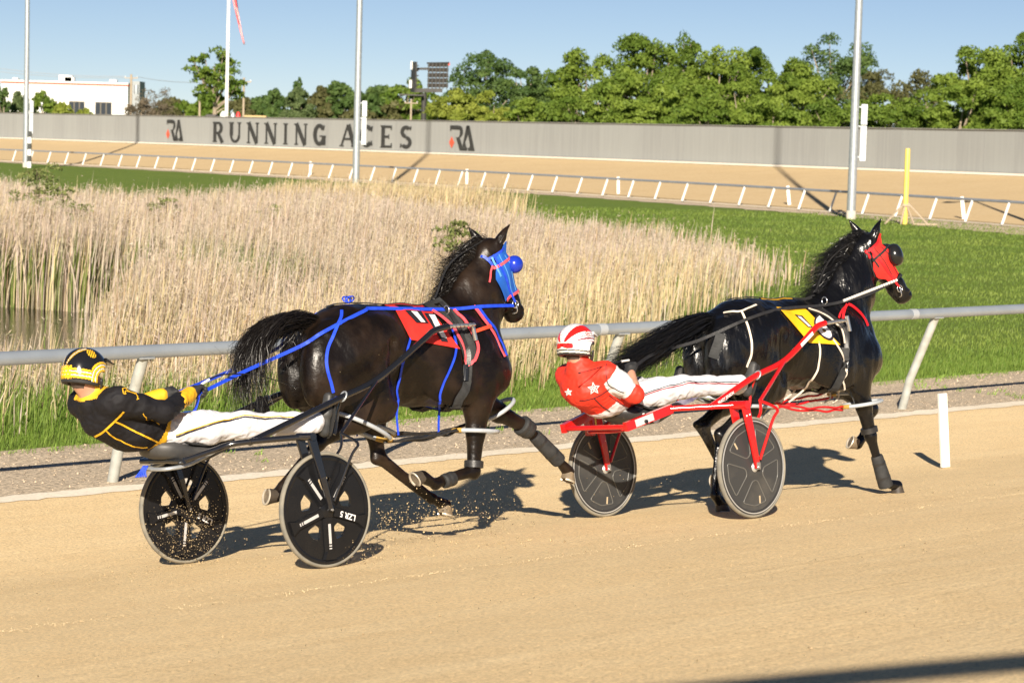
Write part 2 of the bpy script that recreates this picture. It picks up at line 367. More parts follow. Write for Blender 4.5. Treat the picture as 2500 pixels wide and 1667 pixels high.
# white dust line on the inner edge
def strip(name, a_, b0, b1, dz, m, jit=0.0):
    V = []; r = random.Random(3)
    for a in a_:
        j0 = r.uniform(-jit, jit); j1 = r.uniform(-jit, jit)
        for b in (b0 + j0, b1 + j1): V.append((a, b, float(zb(b)) + dz))
    n = len(a_); Fc = [(2 * i, 2 * i + 2, 2 * i + 3, 2 * i + 1) for i in range(n - 1)]
    me = npmesh(name, V, np.array(Fc), True); ob = obj(name, me, m); ob.matrix_world = TRK; return struct(ob)
M_LINE = ground_mat('white lime dust', ((.88, .80, .66), (.78, .68, .52), (.90, .84, .72)), 30, 30, bump=.002, fine=(.8, 1.12))
strip('edge_line', np.arange(-20, 55, .12), 5.10, 5.42, .005, M_LINE, .04)
strip('gravel_verge', np.arange(-26, 62, .25), 5.34, 8.15, .004, M_GRAVEL, .0)

# infield heightfield
REED = np.array([(-14, 15), (-10.6, 19.4), (-8.0, 21.9), (-2.5, 27.3), (.2, 31.0), (1.1, 37), (2.3, 45), (3.7, 51), (5.3, 57), (4.5, 64), (3.0, 71), (.9, 79), (-.7, 86), (-1.2, 100), (-6, 104), (-9.5, 96), (-12, 82), (-17, 84), (-20, 100), (-26, 118), (-48, 122), (-48, 30)], float)
def poly_sd(X, Y, poly):
    d = np.full(X.shape, 1e9); ins = np.zeros(X.shape, bool); n = len(poly)
    for i in range(n):
        (x0, y0), (x1, y1) = poly[i], poly[(i + 1) % n]; ex, ey = x1 - x0, y1 - y0
        t = np.clip(((X - x0) * ex + (Y - y0) * ey) / (ex * ex + ey * ey), 0, 1); d = np.minimum(d, np.hypot(X - x0 - t * ex, Y - y0 - t * ey))
        c = ((y0 > Y) != (y1 > Y)) & (X < ex * (Y - y0) / (ey if ey else 1e-9) + x0); ins ^= c
    return np.where(ins, d, -d)
def b_of(X, Y): return (X - TO[0]) * IN[0] + (Y - TO[1]) * IN[1]
def sst(t): t = np.clip(t, 0, 1); return t * t * (3 - 2 * t)
def water_e(X, Y): return np.hypot((X + 12.0) / 5.9, (Y - 42.0) / 7.0)
def lawn_z(X, Y):
    b = b_of(X, Y); s = poly_sd(X, Y, REED)
    z = np.where(b < 9.5, zb(b) - .03 * sst((8.6 - b) / .4), -.41) - .09 * sst((b - 9.5) / 8)
    z = z - .50 * sst(s / 5.0) - .45 * sst((1.25 - water_e(X, Y)) / .5)
    return z
gx = np.arange(-90, 75, .9); gy = np.arange(8, 262, .9); X, Y = np.meshgrid(gx, gy, indexing='ij'); b = b_of(X, Y); Z = lawn_z(X, Y)
V = np.stack([X, Y, Z], -1).reshape(-1, 3); n0, n1 = X.shape; ii = (np.arange(n0 - 1)[:, None] * n1 + np.arange(n1 - 1)[None, :]); ok = (np.minimum(np.minimum(b[:-1, :-1], b[1:, :-1]), np.minimum(b[:-1, 1:], b[1:, 1:])) > 6.2).ravel(); ii = ii.ravel()[ok]
Fq = np.stack([ii, ii + n1, ii + n1 + 1, ii + 1], 1); me = npmesh('infield_ground', V, Fq, True)
o = obj('infield_ground', me, M_LAWN); struct(o); me.materials.append(M_EARTH)
cs = V[Fq].mean(1); me.polygons.foreach_set('material_index', (poly_sd(cs[:, 0], cs[:, 1], REED) > .6).astype(np.int32))
M_WATER = mat('pond water', (.012, .014, .007), rough=.10, spec=.35, bump=.012, bscale=5)
th = np.linspace(0, 2 * math.pi, 40, endpoint=False)
V = [(-12, 42, -1.06)] + [(-12 + 7.4 * math.cos(t), 42 + 9.0 * math.sin(t), -1.06) for t in th]
o = obj('pond_water', npmesh('pond_water', V, [(0, 1 + i, 1 + (i + 1) % 40) for i in range(40)]), M_WATER); struct(o)
# far rail line and wall line
CR = (3.46597296e-10, 1.19557403e-06, 4.70639126e-03); CW = (1.25873920e-06, 1.63860371e-02, 6.18551173e+01)
_pxs = np.linspace(-900, 3600, 361)
RL = np.array([((p - 1250) / 6000 * dd, dd) for p in _pxs for dd in (1 / np.polyval(CR, p),)])
WL = np.array([((p - 1250) / 6000 * dd, dd) for p in _pxs for dd in (15600 / np.polyval(CW, p),)])
def arc(P): return np.concatenate([[0], np.cumsum(np.linalg.norm(np.diff(P, axis=0), axis=1))])
def at_arc(P, S, s): return np.array([np.interp(s, S, P[:, 0]), np.interp(s, S, P[:, 1])])
RS, WS = arc(RL), arc(WL)
def nrm2(P):
    T = np.gradient(P, axis=0); T /= np.linalg.norm(T, axis=1)[:, None]; n = np.stack([-T[:, 1], T[:, 0]], 1); return n if n[len(n) // 2][1] > 0 else -n
RN, WN = nrm2(RL), nrm2(WL)
WZ = 1.33; WHT = 2.58
def loft(name, lines, m):
    n = len(lines[0]); V = np.vstack(lines); Fq = []
    for r in range(len(lines) - 1): Fq.append(np.stack([r * n + np.arange(n - 1), r * n + np.arange(1, n), (r + 1) * n + np.arange(1, n), (r + 1) * n + np.arange(n - 1)], 1))
    o = obj(name, npmesh(name, V, np.vstack(Fq), True), m); return struct(o)
def ln(P, z): return np.column_stack([P, np.full(len(P), z)])
far_rows = [ln(RL + RN * .25, -.47)] + [ln(RL + RN * .25 + (WL - RL - RN * .25) * t, -.47 + (WZ + .47) * (t * .8 + .2 * t * t)) for t in np.linspace(.06, 1, 12)]
loft('far_track', far_rows, M_FTRACK)
loft('far_verge', [ln(RL - RN * (2.0 + .3 * np.sin(np.arange(len(RL)) * .9) + 2.2 * sst((_pxs - 2150) / 350))[:, None], -.485), ln(RL - RN * .1, -.465), ln(RL + RN * .24, -.465)], M_GRAVEL)
loft('back_ground', [ln(WL + WN * .3, WZ - .05), ln(WL + WN * 25, WZ - .2), ln(np.column_stack([WL[:, 0] * 14, WL[:, 1] * 14 + 200]), WZ - .2)], M_LAWN)
o = obj('ground', npmesh('ground', [(-3500, -300, -1.9), (3500, -300, -1.9), (3500, 4500, -1.9), (-3500, 4500, -1.9)], [(0, 1, 2, 3)]), M_LAWN); struct(o)

# ------------------------------------------------------------------ reeds and grass (uncountable)
def blades(name, XY, Zb, Hh, Wd, cols, lean, m, prof, wind=(0.5, .1), seg=3, label=None, cat=None):
    n = len(XY); t = np.linspace(0, 1, seg + 1); ang = rng.uniform(0, 2 * math.pi, n)
    # blades turn their flat side about freely
    sx, sy = np.cos(ang), np.sin(ang); la = rng.uniform(0, 2 * math.pi, n); lm = np.abs(rng.normal(0, 1, n)) * lean * Hh
    dx = np.cos(la) * lm + wind[0] * lean * Hh; dy = np.sin(la) * lm + wind[1] * lean * Hh
    V = np.zeros((n, seg + 1, 2, 3), np.float32)
    for i, tt in enumerate(t):
        c = tt ** 1.8
        for s_, k in ((-1, 0), (1, 1)):
            wv = Wd * prof[i] / 2 * s_
            V[:, i, k, 0] = XY[:, 0] + dx * c + sx * wv; V[:, i, k, 1] = XY[:, 1] + dy * c + sy * wv; V[:, i, k, 2] = Zb + Hh * (tt - .12 * (lm / Hh) * c)
    base = np.arange(n)[:, None] * (seg + 1) * 2 + np.arange(seg)[None, :] * 2
    Fq = np.stack([base, base + 1, base + 3, base + 2], -1).reshape(-1, 4)
    me = npmesh(name, V.reshape(-1, 3), Fq)
    cv = np.repeat(cols[:, None, :], (seg + 1) * 2, 1)
    if cols.ndim == 2 and hasattr(blades, 'tip'):
        pass
    setcol(me, cv.reshape(-1, 3)); o = obj(name, me, m); return stuff(o, label, cat)
M_REED = mat('dry reed', (.5, .4, .25), attr=True, rough=.8, spec=.25, trans=.25)
M_GRASS = mat('grass blade', (.1, .2, .03), attr=True, rough=.6, spec=.3, trans=.3)
def sample(poly, n, lo, hi, fn):
    out = []
    while sum(map(len, out)) < n:
        X = rng.uniform(lo[0], hi[0], 40000); Y = rng.uniform(lo[1], hi[1], 40000); s = poly_sd(X, Y, poly)
        k = (s > rng.normal(.0, .8, 40000)) & (np.abs(X / Y) < .24) & (rng.uniform(0, 1, 40000) < fn(X, Y)); out.append(np.column_stack([X[k], Y[k]]))
    return np.vstack(out)[:n]
def nz2(X, Y, s): return np.array([mnoise.noise((x * s, y * s, 3.3)) for x, y in zip(X, Y)])
def reed_zone(n, lo, hi, wfac, name):
    P = sample(REED, n, lo, hi, lambda X, Y: np.clip((water_e(X, Y) > 1.12) * (np.where(b_of(X, Y) < 10.2, .35, 1.0)) * np.clip(.75 + .9 * (np.sin(X * 1.9 + 2 * np.sin(Y * .7)) * np.sin(Y * 1.1 + 1.5 * np.sin(X * .9))), .12, 1), 0, 1))
    X, Y = P.T; e = poly_sd(X, Y, REED); n1 = nz2(X, Y, .16); n2 = nz2(X, Y, .6)
    Hh = .62 + 1.1 * sst(e / 8) + .30 * n1 + .12 * n2 + rng.normal(0, .19, len(X))
    gold = sst((Y - 84) / 6) * sst((X + 11) / 3)                       # tall golden stand at the back
    Hh += gold * (.42 + rng.normal(0, .12, len(X)))
    front = sst((15.2 - b_of(X, Y)) / 4.0)
    left = sst((-X / Y - .10) / .06)
    Hh *= 1 - front * (.32 + .22 * left)
    nearl = sst((-X / Y - .150 + .02 * n2) / .03) * sst((41.5 - Y) / 2.0); Hh = Hh * (1 - nearl) + nearl * (rng.uniform(.12, .34, len(X)) + .3 * sst((33 - Y) / 3) + .5 * (rng.uniform(0, 1, len(X)) < .06)) * (1 + (rng.uniform(0, 1, len(X)) < .04) * .7); Hh = np.clip(Hh, .2, 2.6)
    tan = np.array([.53, .445, .325]); pink = np.array([.54, .45, .37]); gld = np.array([.57, .465, .27]); brn = np.array([.38, .27, .165]); grn = np.array([.16, .21, .05])
    u = rng.uniform(0, 1, len(X)); golden = np.clip(.15 + gold * 1.0 + .7 * sst((X - (-4 + (Y - 30) * .02)) / 4) * sst((60 - Y) / 20) + .5 * sst((40 - Y) / 12), 0, 1)
    c = np.where((u < golden)[:, None], gld, np.where((rng.uniform(0, 1, len(X)) < .6)[:, None], pink, tan))
    c = np.where((rng.uniform(0, 1, len(X)) < .10)[:, None], brn, c)
    gp = .03 + .42 * sst((n1 + .05) / .35) * sst((62 - Y) / 20) * sst((-X / Y - .02) / .08) + .12 * front + .12 * sst((1.8 - e) / 1.8) + .40 * sst((1.75 - water_e(X, Y)) / .5) * (Y > 40)
    gr = rng.uniform(0, 1, len(X)) < gp; c = np.where(gr[:, None], grn, c); Hh = np.where(gr, Hh * .8, Hh)
    c = c * rng.uniform(.72, 1.18, (len(X), 1)) * rng.uniform(.95, 1.05, (len(X), 3))
    Wd = (.006 + rng.uniform(0, .007, len(X))) * wfac * (1 + Y / 45)
    global PLM
    z0 = lawn_z(X, Y) - .05; PLM.append(np.column_stack([X + .07 * Hh, Y, z0 + Hh * .93, c]))
    return blades(name, P, z0, Hh, Wd, c, .10, M_REED, (1.0, .8, 1.0, .12), wind=(.7, .1), label='dense stand of tan dry reeds filling the infield marsh', cat='reeds')
PLM = []
r1 = reed_zone(100000, (-13, 16), (9, 60), 1.0, 'dry_reeds')
r2 = reed_zone(62000, (-31, 56), (9, 123), 1.25, 'far_dry_reeds'); r2['label'] = 'pinkish and golden reeds in the far half of the marsh'
PL = np.vstack(PLM); PL = PL[(PL[:, 5] < .42) | True]; PL = PL[rng.permutation(len(PL))[:150000]]; n = len(PL)
P = PL[:, :3] + rng.normal(0, 1, (n, 3)) * (.05, .05, .11); u = rng.normal(0, 1, (n, 3)) + np.array([0, 0, 1.1]); u /= np.linalg.norm(u, axis=1)[:, None]; v = np.cross(u, rng.normal(0, 1, (n, 3))); v /= np.linalg.norm(v, axis=1)[:, None]; k = (1 + P[:, 1] / 50)[:, None]; u *= rng.uniform(.010, .034, (n, 1)) * k ** .7; v *= rng.uniform(.0022, .0055, (n, 1)) * k
V = np.stack([P - u, P + v, P + u, P - v], 1).reshape(-1, 3); me = npmesh('reed_plumes', V, np.arange(4 * n).reshape(n, 4)); cp = PL[:, 3:] * .55 + np.array([.57, .49, .41]) * .45 * rng.uniform(.75, 1.15, (n, 1)); setcol(me, np.repeat(cp, 4, 0)); o = obj('reed_plumes', me, M_REED); stuff(o, 'soft pale seed heads over the whole reed bed', 'reeds')
# bent broken reeds at the near pond edge
P = np.column_stack([rng.uniform(-9, -3, 1100), rng.uniform(22, 34, 1100)]); k = (b_of(P[:, 0], P[:, 1]) > 11) & (poly_sd(P[:, 0], P[:, 1], REED) > 0); P = P[k]
c = np.array([.60, .47, .29]) * rng.uniform(.7, 1.15, (len(P), 1)) * np.ones((1, 3)); blades('bent_reeds', P, lawn_z(P[:, 0], P[:, 1]), rng.uniform(.2, .5, len(P)), rng.uniform(.010, .018, len(P)), c, .7, M_REED, (1, 1, .8, .2), label='broken reed stalks leaning over the near pond bank', cat='reeds')
# verge grass along the gravel
P = np.column_stack([rng.uniform(-8, 34, 60000), np.abs(rng.normal(0, 1.5, 60000)) + 7.95 + .22 * np.sin(rng.uniform(0, 30, 60000))])
X = TO[0] + P[:, 0] * HD[0] + P[:, 1] * IN[0]; Y = TO[1] + P[:, 0] * HD[1] + P[:, 1] * IN[1]; k = np.abs(X / Y) < .24; X, Y, bb = X[k], Y[k], P[k, 1]
ins = poly_sd(X, Y, REED); tall = sst((ins + 1.6) / 2.2) * sst((bb - 8.4) / .8); Hh = .05 + rng.uniform(.02, .05, len(X)) + tall * rng.uniform(.05, .42, len(X))
g1, g2 = np.array([.10, .185, .022]), np.array([.20, .285, .05]); u = rng.uniform(0, 1, (len(X), 1)); c = (g1 * (1 - u) + g2 * u) * rng.uniform(.8, 1.15, (len(X), 1))
blades('verge_grass', np.column_stack([X, Y]), lawn_z(X, Y) - .01, Hh, .006 + .004 * rng.uniform(0, 1, len(X)) + tall * .006, c, .28, M_GRASS, (1, .9, .65, .1), label='fresh green grass fringe between the gravel and the reeds', cat='grass')
# mown lawn right of the reeds
n = 110000; Y = 26 + 90 * rng.uniform(0, 1, n) ** 1.7; X = Y * rng.uniform(-.09, .225, n); k = (b_of(X, Y) > 8.1) & (poly_sd(X, Y, REED) < .3); X, Y = X[k], Y[k]
u = rng.uniform(0, 1, (len(X), 1)); st = np.clip(.5 + .9 * nz2(X, Y, .35) + .5 * nz2(X * .4, Y, 1.3), 0, 1)[:, None]
c = (np.array([.105, .172, .026]) * (1 - st) + np.array([.20, .265, .05]) * st) * rng.uniform(.8, 1.2, (len(X), 1))
blades('lawn_grass', np.column_stack([X, Y]), lawn_z(X, Y) - .005, rng.uniform(.025, .055, len(X)) * (1 + Y / 90), (.007 + .005 * rng.uniform(0, 1, len(X))) * (Y / 26), c, .35, M_GRASS, (1, .8, .15), seg=2, label='short mown green lawn right of the reed bed', cat='grass')
# weeds in the gravel
P = np.column_stack([rng.uniform(0, 22, 500), rng.uniform(5.6, 8.2, 500)]); cl = (np.floor(P * 1.3) % 5 == 0).any(1); P = P[cl][:160]
P = P + rng.normal(0, .03, P.shape); X = TO[0] + P[:, 0] * HD[0] + P[:, 1] * IN[0]; Y = TO[1] + P[:, 0] * HD[1] + P[:, 1] * IN[1]
P2 = np.repeat(np.column_stack([X, Y, zb(P[:, 1])]), 7, 0); P2[:, :2] += rng.normal(0, .03, (len(P2), 2)); c = np.array([.22, .34, .06]) * rng.uniform(.7, 1.2, (len(P2), 1))
blades('gravel_weeds', P2[:, :2], P2[:, 2], rng.uniform(.02, .07, len(P2)), np.full(len(P2), .012), c, .6, M_GRASS, (1, 1, .8, .2), label='tiny green weeds sprouting in the gravel verge', cat='weeds')
# grit and clods on the track surface
def grit(name, P, S, c1, label, cat, lo=.6, hi=1.2):
    base = np.array([(1, 0, 0), (-1, 0, 0), (0, 1, 0), (0, -1, 0), (0, 0, .8), (0, 0, -.8)]); Fb = np.array([(0, 2, 4), (2, 1, 4), (1, 3, 4), (3, 0, 4), (2, 0, 5), (1, 2, 5), (3, 1, 5), (0, 3, 5)])
    n = len(P); q = base[None] * rng.uniform(.6, 1.3, (n, 6, 1)) * S[:, None, None]; a = rng.uniform(0, 6.3, n); ca, sa = np.cos(a)[:, None], np.sin(a)[:, None]
    x = q[..., 0] * ca - q[..., 2] * sa; z = q[..., 0] * sa + q[..., 2] * ca; V = np.stack([x, q[..., 1], z], -1) + P[:, None, :]
    Fq = (np.arange(n)[:, None, None] * 6 + Fb[None]).reshape(-1, 3); me = npmesh(name, V.reshape(-1, 3), Fq); setcol(me, np.repeat(np.array(c1) * rng.uniform(lo, hi, (n, 1)), 6, 0)); o = obj(name, me, M_GRIT); return stuff(o, label, cat)
M_GRIT = mat('grit', (.5, .4, .25), attr=True, rough=.95, spec=.1)
n = 9000; P = np.column_stack([rng.uniform(-5, 18, n), rng.uniform(-7, 5.2, n)]); Z = zb(P[:, 1]) + .001
X = TO[0] + P[:, 0] * HD[0] + P[:, 1] * IN[0]; Y = TO[1] + P[:, 0] * HD[1] + P[:, 1] * IN[1]
grit('track_grit', np.column_stack([X, Y, Z]), .0022 + .004 * rng.uniform(0, 1, n) ** 4, (.50, .37, .22), 'loose grit scattered over the tan track surface', 'grit', .35, 1.35)
n = 7000; P = np.column_stack([rng.uniform(-2, 26, n), rng.uniform(5.5, 8.1, n)]); Z = zb(P[:, 1]) + .004
X = TO[0] + P[:, 0] * HD[0] + P[:, 1] * IN[0]; Y = TO[1] + P[:, 0] * HD[1] + P[:, 1] * IN[1]
grit('verge_gravel', np.column_stack([X, Y, Z]), .006 + .016 * rng.uniform(0, 1, n) ** 3, (.42, .34, .25), 'loose grey stones along the inner verge', 'gravel', .5, 1.4)

n = 3600; aa = rng.uniform(-6, 20, n); bb_ = -1.05 - .02 * aa + rng.normal(0, .045, n); k = nz2(aa, aa * 0 + .37, 5.3) > -.25; aa, bb_ = aa[k], bb_[k]
grit('lane_line_dust', np.column_stack([TO[0] + aa * HD[0] + bb_ * IN[0], TO[1] + aa * HD[1] + bb_ * IN[1], zb(bb_) + .001]), .0012 + .0028 * rng.uniform(0, 1, len(aa)) ** 2, (.83, .67, .43), 'faint broken pale line running along the near track', 'line', .85, 1.1)


# ================================================================== STRUCTURES
M_GALV = mat('galvanised steel', (.50, .53, .55), (.40, .43, .46), scale=6, rough=.42, metal=.55, bump=.002, bscale=30)
M_RAIL = mat('grey painted rail', (.33, .375, .425), (.28, .32, .37), scale=3, rough=.36, metal=.35, bump=.001, bscale=60, stretch=(1, 1, 1))
M_POST = mat('weathered grey post', (.46, .48, .46), (.36, .37, .34), scale=9, rough=.55, metal=.2, bump=.002, bscale=40)
M_WHITE = mat('white paint', (.80, .80, .77), (.70, .69, .65), scale=5, rough=.5, bump=.001)
M_CONC = mat('pale concrete', (.55, .51, .44), (.46, .42, .36), scale=6, rough=.9, bump=.004)
# near inner rail: pipe on leaning posts
RB, RBASE, RH = 5.22, 5.68, 1.13
rail = thing('track_rail', 'grey pipe rail on leaning posts along the near inner edge of the track', 'rail', TRK)
def rz(a): return float(zb(RBASE)) + RH
edges = [-26.0, -14.9, -9.1, -2.2, 3.5, 7.72, 12.7, 15.55, 21.0, 27.0, 34.0, 44.0, 60.0]
for i in range(len(edges) - 1):
    mb = MB(); mb.tube([(a, RB, rz(a)) for a in np.linspace(edges[i] + .006, edges[i + 1] - .006, 4)], .056, 20); mb.build('pipe', M_RAIL, rail, auto=40)
    s = MB(); s.tube([(edges[i + 1] - .05, RB, rz(0)), (edges[i + 1] + .05, RB, rz(0))], .0585, 20); s.build('pipe_sleeve', mat('pale rail sleeve', (.42, .45, .48), rough=.5, metal=.2), rail, auto=40)
for a in [-18.1, -15.5, -12.9, -10.3, -7.7, -5.1, -2.8, -.2, 2.35, 5.25, 8.02, 10.6, 13.15, 15.8, 18.55, 21.2, 23.8, 26.4, 29, 31.6, 34.2, 36.8, 39.4, 42]:
    z0 = float(zb(RBASE)); mb = MB(); mb.tube([(a, RBASE, z0 - .1), (a, RBASE - .12, z0 + .35), (a, RB + .02, z0 + RH - .05)], .047, 16); p = mb.build('post', M_POST, rail, auto=40)
    c_ = MB(); c_.box((a, RB + .005, z0 + RH - .052), (.14, .10, .014)); c_.build('saddle_plate', M_GALV, p)
# far rail
frail = thing('far_rail', 'low grey rail on slanted white posts along the far side of the infield', 'rail')
rt = np.column_stack([RL + RN * .36, np.full(len(RL), .56)])
for i in range(60, 330, 15):
    mb = MB(); mb.tube(rt[i:i + 16], .06, 8); mb.build('pipe', M_RAIL, frail, auto=40)
s0 = np.interp(np.interp(2435, _pxs, RS), RS, RS)
pm = MB(); pm.tube([(0, 0, 0), (.36, 0, 1.03)], .055, 8); pme = None
ss = np.arange(s0 - 3.0 * 62, s0 + 3.0 * 9, 3.0)
for s_ in ss:
    p = at_arc(RL, RS, s_); k = int(np.clip(np.searchsorted(RS, s_), 0, len(RS) - 1)); n_ = RN[k]
    if pme is None: q = pm.build('post', M_WHITE, frail, auto=40); pme = q.data
    else: q = bpy.data.objects.new('post', pme); COL.objects.link(q); q.parent = frail
    q.matrix_world = TM(p[0], p[1], -.49, math.atan2(n_[1], n_[0])); q.matrix_parent_inverse = Matrix()
for i in range(60, 330, 12):
    mb = MB(); q = ln(RL - RN * .02, -.43)[i:i + 13]; ribbon(q, np.tile((0, 0, 1.0), (len(q), 1)), .16, .05, mb); mb.build('kerb_board', M_CONC, frail)

# short white distance stakes
def stake(p, h_, label, lean=(0, 0), w_=.09):
    mb = MB(); mb.box((0, 0, h_ / 2), (w_, .035, h_)); me = mb.build('distance_stake', M_WHITE, None, bevel=.006); me.location = p
    me.rotation_euler = (lean[1], lean[0], 0); return tag(me, label, 'stake', 'short white stakes marking the track edges')
p = tk(8.5, 1.66); st = stake(p, .66, 'short white flat stake standing on the near track beside the right horse', (0, 0), .085)
st.rotation_euler = (R_(-4), R_(-3), R_(25))
def rail_pt(px, off, z=-.47):
    i = int(np.argmin(np.abs(_pxs - px))); q = RL[i] + RN[i] * off; return (q[0], q[1], z)
for px, off, ln_, lab in ((2262, 1.7, R_(-8), 'short white stake leaning next to the yellow post on the far track'), (1826, 2.2, R_(-7), 'short white stake left of the tall right light pole on the far track'), (1424, 2.0, R_(-2), 'short white stake on the far track above the right end of the reeds'), (1063, 2.0, 0, 'short white stake on the far track above the golden reeds'), (690, 2.0, 0, 'short white stake on the far track below the word on the wall')):
    q = rail_pt(px, off); stake((q[0], q[1], -.46 + off * .05), 1.0, lab, (ln_, 0), .16)

# galvanised light poles
def light_pole(px, d, z0, hgt, r0, label, box=True, base=True, head=False, dx=0.0):
    x = (px - 1250) / 6000 * d if px is not None else dx; T = thing('light_pole', label, 'light pole', TM(x, d, z0), 'tall galvanised light poles along the far track')
    mb = MB(); mb.tube([(0, 0, t * hgt) for t in np.linspace(.0, 1, 10)], np.linspace(r0, r0 * .35, 10), 18); mb.build('pole', M_GALV, T, auto=40)
    if base: mb = MB(); mb.lathe((0, 0, 0), (0, 0, 1), [(r0 * 1.08, -.3), (r0 * 1.08, .34), (r0 * 1.0, .37)], 18); mb.build('footing', M_CONC, T, auto=40)
    if box:
        c = MB(); c.box((r0 + .20, .0, 3.35), (.27, .22, 1.55)); b_ = c.build('ballast_box', mat('pale grey cabinet', (.60, .63, .66), (.55, .58, .61), rough=.45), T, bevel=.015)
        c = MB(); c.box((r0 + .21, .0, 4.62), (.27, .22, .90)); c.build('ballast_box', MATS['pale grey cabinet'], T, bevel=.015)
        for zz in (2.75, 4.1, 4.95):
            c = MB(); c.box((r0 + .04, 0, zz), (.18, .06, .05)); c.build('bracket', M_GALV, T)
    hd_ = MB(); hd_.beam((-1.5, 0, hgt - .2), (1.5, 0, hgt - .2), .12, .12); hd_.build('cross_arm', M_GALV, T)
    for k in (-1.3, -.5, .5, 1.3):
        c = MB(); c.lathe((k, -.18, hgt - .1), (0, -.8, -.6), [(.16, -.2), (.34, .12), (.36, .2)], 14); c.build('floodlight', M_GALV, T, auto=40)
    return T
light_pole(2068, 109, -.5, 33, .20, 'tall galvanised light pole right of centre beside the yellow post')
light_pole(859, 141, -.5, 42, .205, 'tall galvanised light pole in front of the word on the wall')
light_pole(54, 188, -.5, 48, .21, 'galvanised light pole at the left edge beside the striped post')
light_pole(None, 101, -.5, 10.6, .17, 'light pole beyond the right edge of the picture', box=False, dx=21.9)
# yellow post with wooden brace
p = at_z(2209, 548, -.48); T = thing('yellow_post', 'yellow round post with timber braces in front of the far rail', 'post', TM(p[0], p[1], -.48))
M_YEL = mat('yellow paint', (.80, .60, .10), (.74, .55, .13), scale=4, rough=.45)
mb = MB(); mb.lathe((0, 0, 0), (0, 0, 1), [(.105, 0), (.105, 3.10), (.09, 3.16)], 18); mb.build('pipe', M_YEL, T, auto=40)
M_WOOD = mat('grey timber', (.42, .34, .25), (.30, .24, .17), scale=5, rough=.85, stretch=(1, 1, 8))
for e, hh in (((-.9, -.35), .85), ((.95, -.3), .9), ((-.25, -.55), .8), ((.3, -.5), .8), ((.2, .8), .8)):
    mb = MB(); mb.beam((e[0], e[1], 0), (e[0] * .1, e[1] * .1, hh), .06, .06); mb.build('brace', M_WOOD, T)
mb = MB(); mb.beam((-.15, -.13, .80), (.16, -.13, .80), .05, .09); mb.build('collar_board', M_WOOD, T)
mb = MB(); mb.beam((.25, -.42, .04), (1.3, -.42, .04), .12, .06); mb.build('foot_board', M_WOOD, T)
# black and white striped post
p = at_y(72, 392, 186); T = thing('striped_post', 'black and white striped square post at the left edge behind the reeds', 'post', TM(p[0], p[1], -.5))
M_BLK = mat('black paint', (.02, .024, .02), rough=.5)
for k in range(6):
    mb = MB(); mb.box((0, 0, .23 + .46 * k), (.27, .27, .455)); mb.build('band', M_WHITE if k % 2 == 0 else M_BLK, T)

# ------------------------------------------------------------------ grey wall with lettering
wall = thing('track_wall', 'long curved light grey wall with dark painted lettering around the far turn', 'wall')
M_WALL = mat('light grey wall panels', (.290, .303, .298), (.270, .282, .278), scale=.9, rough=.75, stretch=(6, 6, .25), bump=.003, bscale=12)
M_WALL2 = mat('grey wall panels', (.280, .292, .288), (.252, .262, .26), scale=.9, rough=.75, stretch=(6, 6, .25), bump=.003, bscale=12)
M_CAP = mat('wall cap', (.22, .22, .21), rough=.6)
sw0, sw1 = np.interp([-500, 2900], _pxs, WS); npan = int((sw1 - sw0) / 2.44)
for k in range(npan):
    a = at_arc(WL, WS, sw0 + k * 2.44 + .006); b_ = at_arc(WL, WS, sw0 + (k + 1) * 2.44 - .006); d = b_ - a; n_ = np.array([-d[1], d[0]]) / np.linalg.norm(d); n_ = n_ if n_[1] > 0 else -n_
    off = rng.uniform(0, .012); a2, b2 = a + n_ * (.06 + off), b_ + n_ * (.06 + off); mb = MB(); mb.beam((*a2, WZ + WHT / 2 - .1), (*b2, WZ + WHT / 2 - .1), .08, WHT + .2); q = mb.build('panel', M_WALL if rng.uniform() < .6 else M_WALL2, wall)
    if k % 4 == 0:
        mb = MB(); mb.beam((*(a + n_ * .03), WZ + WHT + .02), (*(at_arc(WL, WS, sw0 + min(k + 4, npan) * 2.44) + n_ * .03), WZ + WHT + .02), .16, .05); mb.build('cap', M_CAP, wall)
M_DUST = mat('pale dust at wall foot', (.72, .60, .42), rough=.95)
loft('wall_foot_dust', [ln(WL - WN * .55, WZ - .02), ln(WL - WN * .05, WZ + .10)], M_LINE)
# letters from flared strokes
def wall_map(px0, px1, y0, y1):
    def s_of(px):
        az = (px - 1250) / 6000; i = np.argmin(np.abs(WL[:, 0] / WL[:, 1] - az)); return np.interp(az, WL[:, 0] / WL[:, 1], WS)
    return s_of(px0), s_of(px1)
def stroke(p, q, w0, w1=None):
    w1 = w0 if w1 is None else w1; p = np.array(p, float); q = np.array(q, float); d = (q - p) / np.linalg.norm(q - p); n_ = np.array([-d[1], d[0]])
    return [p - n_ * w0 / 2, q - n_ * w1 / 2, q + n_ * w1 / 2, p + n_ * w0 / 2]
def arcpoly(cx, cy, rx, ry, t0, t1, w_, n=14, wend=None):
    ts = np.radians(np.linspace(t0, t1, n)); out, inn_ = [], []
    for i, t in enumerate(ts):
        ww = w_ * (1 if wend is None else (.55 + .45 * abs(math.sin(t)) if wend else 1)); out.append((cx + rx * math.cos(t), cy + ry * math.sin(t))); inn_.append((cx + (rx - w_) * math.cos(t), cy + (ry - w_ * .62) * math.sin(t)))
    return [[out[i], out[i + 1], inn_[i + 1], inn_[i]] for i in range(n - 1)]
SW = .29
def serif(x, y, w_): return [(x - w_ / 2, y - .025), (x + w_ / 2, y - .025), (x + w_ / 2, y + .025), (x - w_ / 2, y + .025)]
